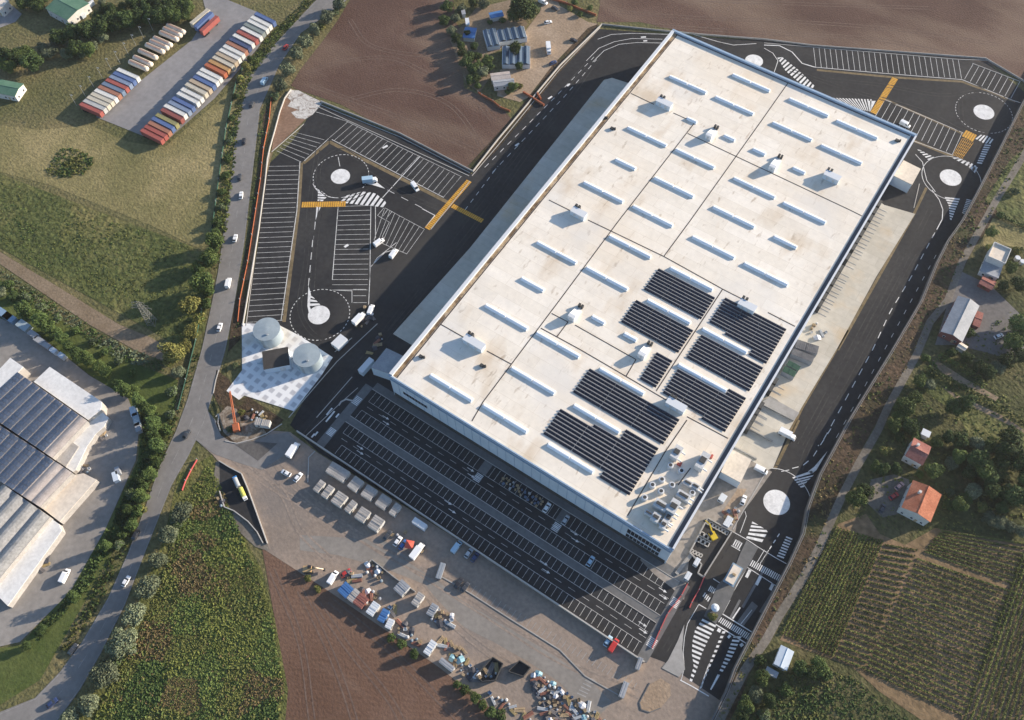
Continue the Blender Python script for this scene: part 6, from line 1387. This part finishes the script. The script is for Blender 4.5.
tufts('verge_growth', 'dense green growth between the wire fence and the main road', [(250, 62), (272, 44), (276, 46), (252, 76), (239, 122), (233, 178), (226, 236), (220, 268), (211, 268), (216, 225), (222, 180), (229, 130), (240, 82)], 2200, .75, ['leafM1', 'leafM2', 'scrA', 'scrB'], 0, 12, .4)
tufts('verge_growth', 'dense green growth above the bend of the main road', [(276, 42), (318, -2), (310, -4), (266, 40), (250, 62), (254, 70)], 700, .7, ['leafM1', 'leafM2', 'scrB'], 0, 13, .4)
tufts('rough_grass', 'dark rough growth in the field below the vineyard', [(775, 688), (800, 664), (852, 676), (880, 700), (960, 755), (720, 760)], 1500, .7, ['leafD2', 'leafM1', 'scrB'], ZR, 14, .5)
tufts('rough_grass', 'dark slope growth between works yard and lawn', [(140, 398), (158, 412), (160, 442), (148, 480), (120, 532), (88, 588), (40, 640), (34, 634), (78, 585), (110, 528), (140, 462), (143, 432)], 1500, .75, ['leafD2', 'leafM1', 'leafD1'], 0, 15, .7)
# hedges of the allotments: clipped bushy rows, one thing each
def leafy_row(name, label, cat, pts, w, h, mats, z, dens, leaf, group=None, seed=0, gaps=0.0):
    rnd = random.Random(seed); P = [Vector(p) for p in ats(pts, z)]; o0 = P[0]; mb = MB()
    tot = sum((b - a).length for a, b in zip(P[:-1], P[1:])); n = int(tot * dens)
    hole = [rnd.random() < gaps for _ in range(int(tot / 2.2) + 2)]; v_ = .25 if cat == 'hedge' else .1; ht = [rnd.uniform(1 - v_, 1 + v_) for _ in hole]; wd = [rnd.uniform(1 - v_, 1 + v_) for _ in hole]; mm = [rnd.random() * v_ * 4 for _ in hole]
    for _ in range(n):
        d = rnd.uniform(0, tot); q = int(d / 2.2)
        if hole[q]: continue
        dd = d
        for a, b in zip(P[:-1], P[1:]):
            l = (b - a).length
            if dd <= l: break
            dd -= l
        u = (b - a).normalized(); nrm2 = Vector((-u.y, u.x)); t = rnd.uniform(-1, 1)
        c2 = a + u * dd + nrm2 * t * w / 2 * wd[q]
        zz = h * ht[q] * (1 - .5 * t * t) * rnd.uniform(.35, 1)
        nr = Vector((rnd.gauss(0, .6), rnd.gauss(0, .6), 1)).normalized(); ax = nr.orthogonal().normalized(); ax.rotate(Matrix.Rotation(rnd.uniform(0, 6.28), 3, nr)); bx = nr.cross(ax); s = leaf * rnd.uniform(.7, 1.3)
        c = Vector((c2.x - o0.x, c2.y - o0.y, zz)); mb.add([c - ax * s, c - bx * s * .7, c + ax * s, c + bx * s * .7], [[0, 1, 2, 3]], 0 if rnd.random() < .3 + .5 * mm[q] else 1)
    o = mb.build(name, [M[m_] for m_ in mats], None, False, (o0.x, o0.y, z)); return tag(o, label, cat, group)
leafy_row('hedge', 'broad yellowish hedge row, upper of two across the allotments', 'hedge', [tB(545, 305), tB(620, 345), tB(720, 410), tB(800, 480)], 4.2, 1.5, ['leafY1', 'leafM2'], ZR, 14, .45, None, 1)
leafy_row('hedge', 'long dark hedge row, lower of two across the allotments', 'hedge', [tB(470, 380), tB(580, 440), tB(720, 510), tB(860, 590), tB(1030, 690)], 3.4, 1.7, ['leafM1', 'leafY1'], ZR, 14, .45, None, 2)
leafy_row('hedge', 'thin hedge along the field edge above the flat-roofed house', 'hedge', [(996, 213), (1010, 222), (1030, 230)], 1.4, 1.8, ['leafD1', 'leafD2'], ZR, 18, .4, None, 3)
# vineyard rows
tv = lambda x, y: (764 + x / 3.94, 540 + y / 3.94)
def qrows(A, B, C_, D_, n, w, h, mats, where, group, seed, gaps=.06, dens=5):
    """rows run from edge A-B to edge D-C"""
    for i in range(n):
        t = (i + .5) / n; p = lerp(A, B, t); q = lerp(D_, C_, t)
        leafy_row('vine_row', f'row of trained vines {where}', 'vine row', [p, lerp(p, q, .5), q], w, h, mats, ZR + .02, dens, .27, group, seed + i, gaps)
qrows((836, 527), (884, 541), tv(275, 462), tv(62, 368), 15, .75, .85, ['vineA', 'vineB'], 'running down the left end of the vineyard', 'vine rows at the left end of the vineyard', 100, 0, 20)
qrows(tv(478, 10), tv(278, 470), tv(394, 518), tv(606, 30), 22, .65, .75, ['vineB', 'vineA'], 'running across the narrow middle block of the vineyard', 'vine rows in the middle block', 200, 0, 20)
qrows(tv(605, 65), tv(395, 520), tv(775, 700), tv(1010, 205), 24, .65, .75, ['vineA', 'vineB'], 'running across the large main block of the vineyard', 'vine rows in the main block', 300, 0, 20)
qrows(tv(700, -40), tv(625, 50), tv(1000, 190), tv(1060, 10), 9, .65, .75, ['vineA', 'vineB'], 'running across the upper block nearest the houses', 'vine rows in the upper block', 400, 0, 20)
qrows(tv(1010, 60), tv(1200, 100), tv(1000, 800), tv(770, 720), 10, .8, .8, ['vineB', 'vineA'], 'running down the right-hand strip of the vineyard', 'vine rows in the right-hand strip', 500, 0, 20)

# ------------------------------------------------------------------ houses and works
def house(pts, eave, rise, label, matw, matr, z=0.0, ridge='u', name='house', cat='house', chimney=False, overhang=.3, windows=True):
    c, lx, ly, rz = quadrect(pts, z + eave)
    r = thing(name, label, cat, (c.x, c.y, z), rz); a, b = lx / 2, ly / 2
    if ridge == 'v': pass
    w_ = MB(); w_.box(0, 0, 0, lx - 2 * overhang, ly - 2 * overhang, eave)
    rf = MB()
    if rise > 0:
        if ridge == 'u':
            vs = [(-a, -b, eave), (a, -b, eave), (a, b, eave), (-a, b, eave), (-a, 0, eave + rise), (a, 0, eave + rise)]
            rf.add(vs + [(x, y, zz - .18) for x, y, zz in vs], [[0, 1, 5, 4], [3, 4, 5, 2], [6, 10, 11, 7], [9, 8, 11, 10], [0, 6, 7, 1], [2, 8, 9, 3], [0, 4, 10, 6], [4, 3, 9, 10], [1, 7, 11, 5], [5, 11, 8, 2]])
            for s in (-1, 1): w_.add([(s * (a - overhang), -b + overhang, eave), (s * (a - overhang), b - overhang, eave), (s * (a - overhang), 0, eave + rise - .25)], [[0, 1, 2]])
        else:
            vs = [(-a, -b, eave), (a, -b, eave), (a, b, eave), (-a, b, eave), (0, -b, eave + rise), (0, b, eave + rise)]
            rf.add(vs + [(x, y, zz - .18) for x, y, zz in vs], [[0, 4, 5, 3], [4, 1, 2, 5], [6, 9, 11, 10], [10, 11, 8, 7], [0, 3, 9, 6], [1, 7, 8, 2], [0, 6, 10, 4], [4, 10, 7, 1], [3, 5, 11, 9], [5, 2, 8, 11]])
            for s in (-1, 1): w_.add([(-a + overhang, s * (b - overhang), eave), (a - overhang, s * (b - overhang), eave), (0, s * (b - overhang), eave + rise - .25)], [[0, 1, 2]])
        rf.tube((-a, 0, eave + rise), (a, 0, eave + rise), .14, 6) if ridge == 'u' else rf.tube((0, -b, eave + rise), (0, b, eave + rise), .14, 6)
    else:
        rf.box(0, 0, eave, lx, ly, .25)
    w_.build('wall', M[matw], r); ro = rf.build('roof', M[matr], r)
    if windows:
        for s, ax in ((-1, 'y'), (1, 'y'), (-1, 'x'), (1, 'x')):
            span = lx if ax == 'y' else ly; n = max(1, int(span / 3.5))
            for k in range(n):
                u = -span / 2 + (k + .5) * span / n
                m_ = MB(); f_ = MB()
                if ax == 'y': m_.box(u, s * (b - overhang + .03), 1.0, 1.0, .1, 1.2); f_.box(u, s * (b - overhang + .07), 1.08, .84, .06, 1.04)
                else: m_.box(s * (a - overhang + .03), u, 1.0, .1, 1.0, 1.2); f_.box(s * (a - overhang + .07), u, 1.08, .06, .84, 1.04)
                wi = m_.build('window', M['coping'], r); f_.build('pane', M['glass'], wi)
        MB().box(a * .3, -b + overhang - .03, 0, 1.0, .12, 2.1).build('door', M['wood'], r)
    if chimney: MB().box(-a * .4, b * .3, eave, .8, .8, rise + 1.0).box(-a * .4, b * .3, eave + rise + 1.0, 1.0, 1.0, .15).build('chimney', M['plaster'], ro)
    return r
house([tC(335, 480), tC(490, 560), tC(575, 420), tC(410, 335)], 6.0, 1.6, 'white house with bright terracotta gable roof beside its forecourt', 'plaster', 'tile', ZR, 'v', chimney=True)
house([tC(365, 200), tC(465, 255), tC(500, 145), tC(405, 95)], 5.0, 1.3, 'small house with faded dark red roof among garden trees', 'plaster', 'tile2', ZR, 'u', chimney=True)
house([tC(445, 75), tC(490, 100), tC(508, 68), tC(462, 48)], 3, 0, 'tiny white shed behind the dark-red-roofed house', 'plaster', 'coping', ZR, name='shed', cat='shed', windows=False)
house([tB(552, 170), tB(680, 235), tB(772, 30), tB(660, -20)], 4.0, 1.5, 'long grey metal-roofed shed with dark red gable beside the gravel track', 'redwall', 'greyroof', ZR, 'v', 'shed', 'shed')
house([tB(645, 255), tB(690, 285), tB(712, 258), tB(668, 232)], 2.4, .3, 'small tan lean-to at the foot of the long grey shed', 'plaster', 'creamroof', ZR, 'u', 'shed', 'shed', windows=False)
house([tB(725, 135), tB(770, 150), tB(800, 75), tB(765, 60)], 2.6, .3, 'low red-brown lean-to behind the long grey shed', 'redwall', 'tile2', ZR, 'u', 'shed', 'shed', windows=False)
t9 = lambda p: T(900, 190, 8.19, p)
fh = house(t9([(705, 545), (850, 610), (910, 495), (775, 440)]), 6.5, 0, 'flat-roofed blue-grey house with tan roof terrace east of the wall', 'plaster', 'creamroof', ZR)
pr = [(-1, -1), (1, -1), (1, 1), (-1, 1)]; c, lx, ly, rz = quadrect(t9([(705, 545), (850, 610), (910, 495), (775, 440)]), ZR + 6.5)
mb = MB(); mb.wall([(sx * (lx / 2 - .1), sy * (ly / 2 - .1)) for sx, sy in pr + pr[:1]], .3, 6.7, 7.5); mb.build('parapet', M['plaster'], fh)
house(t9([(640, 660), (800, 719), (850, 625), (710, 560)]), 3.2, 0, 'low blue-grey extension in front of the flat-roofed house', 'plaster', 'greyroof', ZR)
house(T(764, 170, 3.94, [(845, 445), (900, 475), (915, 440), (865, 415)]), 2.6, .4, 'small shed with reddish roof below the flat-roofed house', 'redwall', 'tile2', ZR, 'u', 'shed', 'shed', windows=False)
house(T(680, 600, 8, [(748, 510), (855, 565), (915, 415), (810, 358)]), 3.6, .35, 'white-roofed shed below the corner of the vineyard', 'plaster', 'panel', ZR, 'v', 'shed', 'shed')
house(T(680, 600, 8, [(675, 575), (760, 620), (800, 590), (700, 530)]), 2.2, 0, 'grey lean-to beside the white-roofed shed', 'plaster', 'greyroof', ZR, 'u', 'shed', 'shed', windows=False)
for zx, zy, l in ((960, 560, 'pale round water butt right of the flat-roofed house'), (1000, 590, 'second pale water butt farther right of the flat-roofed house')):
    x, y = at(900 + zx / 8.19, 190 + zy / 8.19, ZR + 1); r = thing('water_butt', l, 'water butt', (x, y, ZR)); MB().cyl(0, 0, 0, 1.6, 1.1, 1.2, 14).build('drum', M['plaster'], r); MB().cyl(0, 0, 1.6, 1.75, 1.25, 1.1, 14).build('lid', M['coping'], r)
# farm, top middle
tf = lambda p: T(440, 0, 6.4, p)
def glasshouse(pts, label):
    c, lx, ly, rz = quadrect(pts, 3); r = thing('greenhouse', label, 'greenhouse', (c.x, c.y, 0), rz)
    n = max(2, int(lx / 3.2)); w_ = lx / n; fr = MB()
    for k in range(n + 1): fr.box(-lx / 2 + k * w_, 0, 0, .25, ly, 2.9)
    for s in (-1, 1): fr.box(0, s * ly / 2, 0, lx, .15, 2.6)
    fr.build('frame', M['coping'], r)
    for k in range(n):
        x0 = -lx / 2 + k * w_; g_ = MB(); g_.add([(x0 + .12, -ly / 2, 2.7), (x0 + w_ / 2, -ly / 2, 3.6), (x0 + w_ - .12, -ly / 2, 2.7), (x0 + .12, ly / 2, 2.7), (x0 + w_ / 2, ly / 2, 3.6), (x0 + w_ - .12, ly / 2, 2.7)], [[0, 1, 4, 3], [1, 2, 5, 4]]); g_.build('roof_pane', plain('greenhouse glass', (.08, .11, .15), .2, 0, .5), r)
glasshouse(tf([(375, 265), (550, 240), (540, 165), (375, 190)]), 'greenhouse with pale glazing bars beside the sandy clearing')
glasshouse(tf([(295, 300), (365, 285), (370, 180), (285, 190)]), 'smaller greenhouse at the left end of the glazed range')
glasshouse(tf([(405, 405), (580, 415), (570, 290), (395, 300)]), 'greenhouse half hidden by a dark tree at the farm')
house(tf([(155, 240), (232, 245), (225, 180), (150, 170)]), 2.8, .3, 'shed under a bright blue tarpaulin at the field corner', 'plaster', 'blueroof', 0, 'u', 'shed', 'shed', windows=False)
house(tf([(165, 160), (190, 158), (185, 115), (160, 118)]), 2.6, 0, 'small white shed just above the blue tarpaulin shed', 'plaster', 'coping', 0, 'u', 'shed', 'shed', windows=False)
house(tf([(320, 120), (405, 100), (400, 65), (315, 80)]), 2.8, .3, 'shed with dull blue roof left of the big dark tree', 'plaster', 'blueroof', 0, 'u', 'shed', 'shed', windows=False)
house(tf([(345, 555), (480, 540), (470, 500), (335, 515)]), 3.2, .6, 'farm shed with pale grey roof below the greenhouses', 'plaster', 'greyroof', 0, 'u', 'shed', 'shed')
house(tf([(330, 515), (460, 500), (440, 455), (320, 470)]), 3.0, .5, 'farm shed with patchy red-grey roof above the pale grey one', 'plaster', 'pinkroof', 0, 'u', 'shed', 'shed')
house(tf([(140, 95), (165, 92), (160, 62), (135, 66)]), 2.4, 0, 'grey shed at the upper left of the farm', 'plaster', 'greyroof', 0, 'u', 'shed', 'shed', windows=False)
# top left corner
house(T(0, 0, 6.4, [(300, 58), (430, 130), (570, 20), (420, -60)]), 5, 1.0, 'building with green sheet roof and white gable trim in the top left corner', 'plaster', 'greenroof', 0, 'u', 'hall', 'building')
house(T(0, 0, 6.4, [(-60, 590), (90, 612), (158, 540), (10, 505)]), 4, .9, 'building with faded green roof at the left edge of the dry grass', 'plaster', 'greenroof', 0, 'u', 'hall', 'building')
house(T(0, 0, 6.4, [(-50, 50), (10, 60), (50, 10), (-10, -20)]), 5, 0, 'cream flat-roofed building cut by the top left corner', 'plaster', 'creamroof', 0, 'u', 'hall', 'building')
ground('yard', T(0, 0, 6.4, [(-60, 60), (60, 20), (140, 90), (100, 140), (-60, 200)]), .04, M['greylot'])
for zx, zy, l in ((430, 95, 'white tank trailer beside the green-roofed building'), (545, 25, 'white van body behind the green-roofed building')):
    px, py = zx / 6.4, zy / 6.4
    cabin([(px - 3, py + 3), (px + 3, py + 6), (px + 3, py - 4), (px - 3, py - 7)], 2.6, l, None, 'panel', 'coping', 'container', 'container', win=False)
cabin(T(0, 0, 6.4, [(500, 90), (525, 105), (540, 85), (515, 70)]), 2.2, 'small white box on the lawn edge right of the green roof', None, 'panel', 'coping', 'container', 'container', win=False)

# neighbour's works at the left edge
def slab(name, pts, hh, matw, matr, label, parts=None):
    P = ats(pts, hh); o0 = P[0]; q = [(x - o0[0], y - o0[1]) for x, y in P]
    r = thing(name, label, 'works building', (o0[0], o0[1], 0)); MB().prism(q, 0, hh - .02).build('wall', M[matw], r)
    MB().prism(q, hh - .01, hh + .25).build('roof', M[matr], r); return r, o0
tn = lambda p: T(0, 400, 5.69, p); tm = lambda p: T(0, 300, 5.69, p)
RISE = .55
def barrels(pts, hh, n, label, cover, matr, start=0.0, skip_last=0):
    """factory roof of parallel shed bays; pts: TL, TR, BR, BL at roof height, bays run TL->BL"""
    A, B, C2, D = [Vector(p) for p in ats(pts, hh)]; o0 = A.copy()
    r = thing('factory', label, 'factory', (o0.x, o0.y, 0))
    q = [(v.x - o0.x, v.y - o0.y) for v in (A, B, C2, D)]
    MB().prism(q, 0, hh).build('wall', M['ribroof'], r)
    for k in range(n):
        t0, t1 = k / n, (k + 1) / n
        p0, p1, p2, p3 = A.lerp(B, t0) - o0, A.lerp(B, t1) - o0, D.lerp(C2, t1) - o0, D.lerp(C2, t0) - o0
        mb = MB(); seg = 5; vs = []
        for i in range(seg + 1):
            u = i / seg; zz = hh + .05 + RISE * math.sin(math.pi * u)
            a = p0.lerp(p1, .03 + .94 * u); b = p3.lerp(p2, .03 + .94 * u); vs += [(a.x, a.y, zz), (b.x, b.y, zz)]
        mb.add(vs, [[2 * i, 2 * i + 1, 2 * i + 3, 2 * i + 2] for i in range(seg)] + [[2 * i for i in range(seg + 1)], [2 * i + 1 for i in range(seg, -1, -1)]])
        bay = mb.build('roof_bay', M[matr], r)
        if cover and k < n - skip_last:
            sp = MB(); ln = (p3 - p0).length; m_ = max(2, int(ln / 1.75))
            for j in range(m_):
                s0, s1 = (j + .06) / m_, (j + .94) / m_
                for c0, c1 in ((.05, .34), (.355, .645), (.66, .95)):
                    z0 = hh + .25 + RISE * math.sin(math.pi * c0); z1 = hh + .25 + RISE * math.sin(math.pi * c1)
                    a = p0.lerp(p1, c0); b = p3.lerp(p2, c0); c_ = p0.lerp(p1, c1); d = p3.lerp(p2, c1)
                    e0, e1, e2, e3 = a.lerp(b, s0), a.lerp(b, s1), c_.lerp(d, s1), c_.lerp(d, s0)
                    sp.add([(e0.x, e0.y, z0), (e1.x, e1.y, z0), (e2.x, e2.y, z1), (e3.x, e3.y, z1)], [[0, 1, 2, 3]])
            o = sp.build('solar_array', M['solar2'], bay)
    return r
M['solar2'] = noisy('bluish solar glass', [(.3, (.05, .072, .115)), (.7, (.085, .11, .16))], .3, fine=.15, rough=.25, spec=.5)
barrels([(17.5, 372), (87.5, 421), (52.5, 458), (-22, 408)], 6.5, 9, 'factory hall with blue solar panels on its ridged roof, upper block', True, 'pinkroof', 0, 1)
barrels([(-22, 411), (72.5, 473), (40, 507), (-55, 446)], 6.5, 11, 'factory hall with solar panels and pinkish ridges, middle block', True, 'pinkroof', 0, 2)
RISE = 1.3; M['vault'] = noisy('ribbed grey vault', [(.3, (.26, .255, .245)), (.7, (.36, .35, .335))], .5, fine=.2, fscale=1.2)
barrels([(3, 484), (50, 517), (-8, 588), (-60, 548)], 6, 4, 'factory hall with four pale barrel vaults at the left edge', False, 'vault')
slab('loading_hall', [(34, 382), (50, 367), (102, 402), (101, 410), (88, 420)], 5.5, 'ribroof', 'whiteroof', 'white flat-roofed hall along the solar-panelled factory')
slab('loading_canopy', [(88.5, 421.5), (101, 411), (109, 418), (104, 427), (96, 434), (87, 447), (76, 470), (73, 472), (53.5, 459)], 3.2, 'ribroof', 'whiteroof', 'white canopy at the corner of the factory yard')
slab('loading_canopy', [(70, 440.5), (79, 447), (66, 467), (56, 460)], 3.7, 'ribroof', 'ribroof', 'ribbed low roof set into the white canopy')
slab('loading_canopy', [(75, 475), (84, 473.5), (97, 480), (60, 522), (42.5, 508.5)], 3.2, 'ribroof', 'creamroof', 'cream canopy along the middle factory block')
slab('loading_canopy', [(51, 518.5), (59, 524), (62, 531), (8, 606), (-6, 592)], 3.2, 'ribroof', 'whiteroof', 'long white canopy below the barrel-vaulted hall')
slab('loading_hall', [(10.5, 358), (23.5, 367), (17, 374), (-5, 393), (-14, 384)], 6.5, 'ribroof', 'whiteroof', 'white stepped block at the top left of the factory')
yd = 'goods stored along the rim of the works yard'
for i, (px, py, lx, ly, kd) in enumerate([(4, 314, 9, 3, 'blue'), (10, 318, 6, 3, 'blue'), (24, 326, 6, 3.5, 'lb'), (34, 335, 5, 2.4, 'gr'), (40, 341, 5, 2.4, 'gr'), (47, 346, 4, 2, 'gr'), (54, 351, 3, 2, 'wh'), (62, 356, 3, 2, 'wh'), (134, 412, 4.5, 2.4, 'wh'), (137, 420, 6, 2.4, 'lb'), (138.5, 428, 4, 2, 'gr'), (116, 477, 4, 2, 'wh'), (118, 471, 3, 1.6, 'gr')]):
    hx = heading(px, py, 6, 4) if px < 100 else heading(px, py, 2, 8)
    x, y = at(px, py, 1.5); r = thing('container', {'blue': 'blue', 'lb': 'pale blue', 'gr': 'grey', 'wh': 'white'}[kd] + f' storage box, {ordw(i + 1)} along the rim of the works yard', 'container', (x, y, .05), hx, yd)
    m_ = {'blue': M['cladding'], 'lb': M['tank'], 'gr': M['greyroof'], 'wh': M['panel']}[kd]
    mb = MB().box(0, 0, .1, lx, ly, 2.2); [mb.box(-lx / 2 + .3 + k * .6, 0, .2, .2, ly + .08, 2.0) for k in range(int(lx / .6))]; mb.build('body', m_, r); MB().box(0, 0, 2.3, lx + .1, ly + .1, .12).build('roof', m_, r)
clutter(tn([(545, 180), (590, 160), (615, 190), (600, 220), (560, 215)]), 9, 'beside the white canopy of the factory', 'goods by the white canopy')
clutter(tn([(440, 400), (490, 370), (520, 390), (480, 440)]), 9, 'beside the cream canopy of the factory', 'goods by the cream canopy')
clutter(T(0, 500, 3.27, [(70, 190), (120, 165), (160, 190), (140, 240), (90, 250)]), 16, 'in the loading corner of the barrel-vaulted hall', 'goods in the loading corner')
# ------------------------------------------------------------------ camera, sky, sun
cam = bpy.data.cameras.new('camera'); co = bpy.data.objects.new('camera', cam); COL.objects.link(co)
cam.sensor_fit = 'HORIZONTAL'; cam.sensor_width = 36; cam.lens = F / 1024 * 36; cam.clip_start = 1; cam.clip_end = 8000
co.matrix_world = Matrix(((*CU, 0), (*CV, 0), (*CW, H), (0, 0, 0, 1)))
SC.camera = co
EL, AZ = math.radians(16.7), math.atan2(.575, .818)      # azimuth clockwise from +y
w = bpy.data.worlds.new('World'); SC.world = w; w.use_nodes = True
nt = w.node_tree; bg = nt.nodes['Background']
sk = nt.nodes.new('ShaderNodeTexSky'); sk.sky_type = 'NISHITA'; sk.sun_disc = False
sk.sun_elevation = EL; sk.sun_rotation = AZ; sk.altitude = 200; sk.air_density = 1; sk.dust_density = .8; sk.ozone_density = 2.5
nt.links.new(sk.outputs[0], bg.inputs[0]); bg.inputs[1].default_value = SKYS
sl = bpy.data.lights.new('sun', 'SUN'); sl.energy = SUNE; sl.angle = math.radians(.5); sl.color = (1, .865, .7)
so = bpy.data.objects.new('sun', sl); COL.objects.link(so)
dirv = Vector((math.sin(AZ) * math.cos(EL), math.cos(AZ) * math.cos(EL), math.sin(EL)))
so.rotation_euler = dirv.to_track_quat('Z', 'Y').to_euler()
SC.view_settings.view_transform = 'Standard'; SC.view_settings.look = 'None'; SC.view_settings.gamma = 1; SC.view_settings.exposure = EXPO
SC.view_settings.use_curve_mapping = False

# thin evening air over the whole site
hz = MB().box(0, 1250, -1.2, 6400, 5700, 345).build('haze', None)
hm = bpy.data.materials.new('air'); hm.use_nodes = True; hn = hm.node_tree
for n_ in list(hn.nodes):
    if n_.type != 'OUTPUT_MATERIAL': hn.nodes.remove(n_)
pv = hn.nodes.new('ShaderNodeVolumePrincipled'); pv.inputs['Color'].default_value = (.92, .94, 1, 1); pv.inputs['Density'].default_value = HAZE; pv.inputs['Anisotropy'].default_value = .3
hn.links.new(pv.outputs[0], [n_ for n_ in hn.nodes if n_.type == 'OUTPUT_MATERIAL'][0].inputs['Volume'])
hz.data.materials.clear(); hz.data.materials.append(hm); tag(hz, kind='stuff')
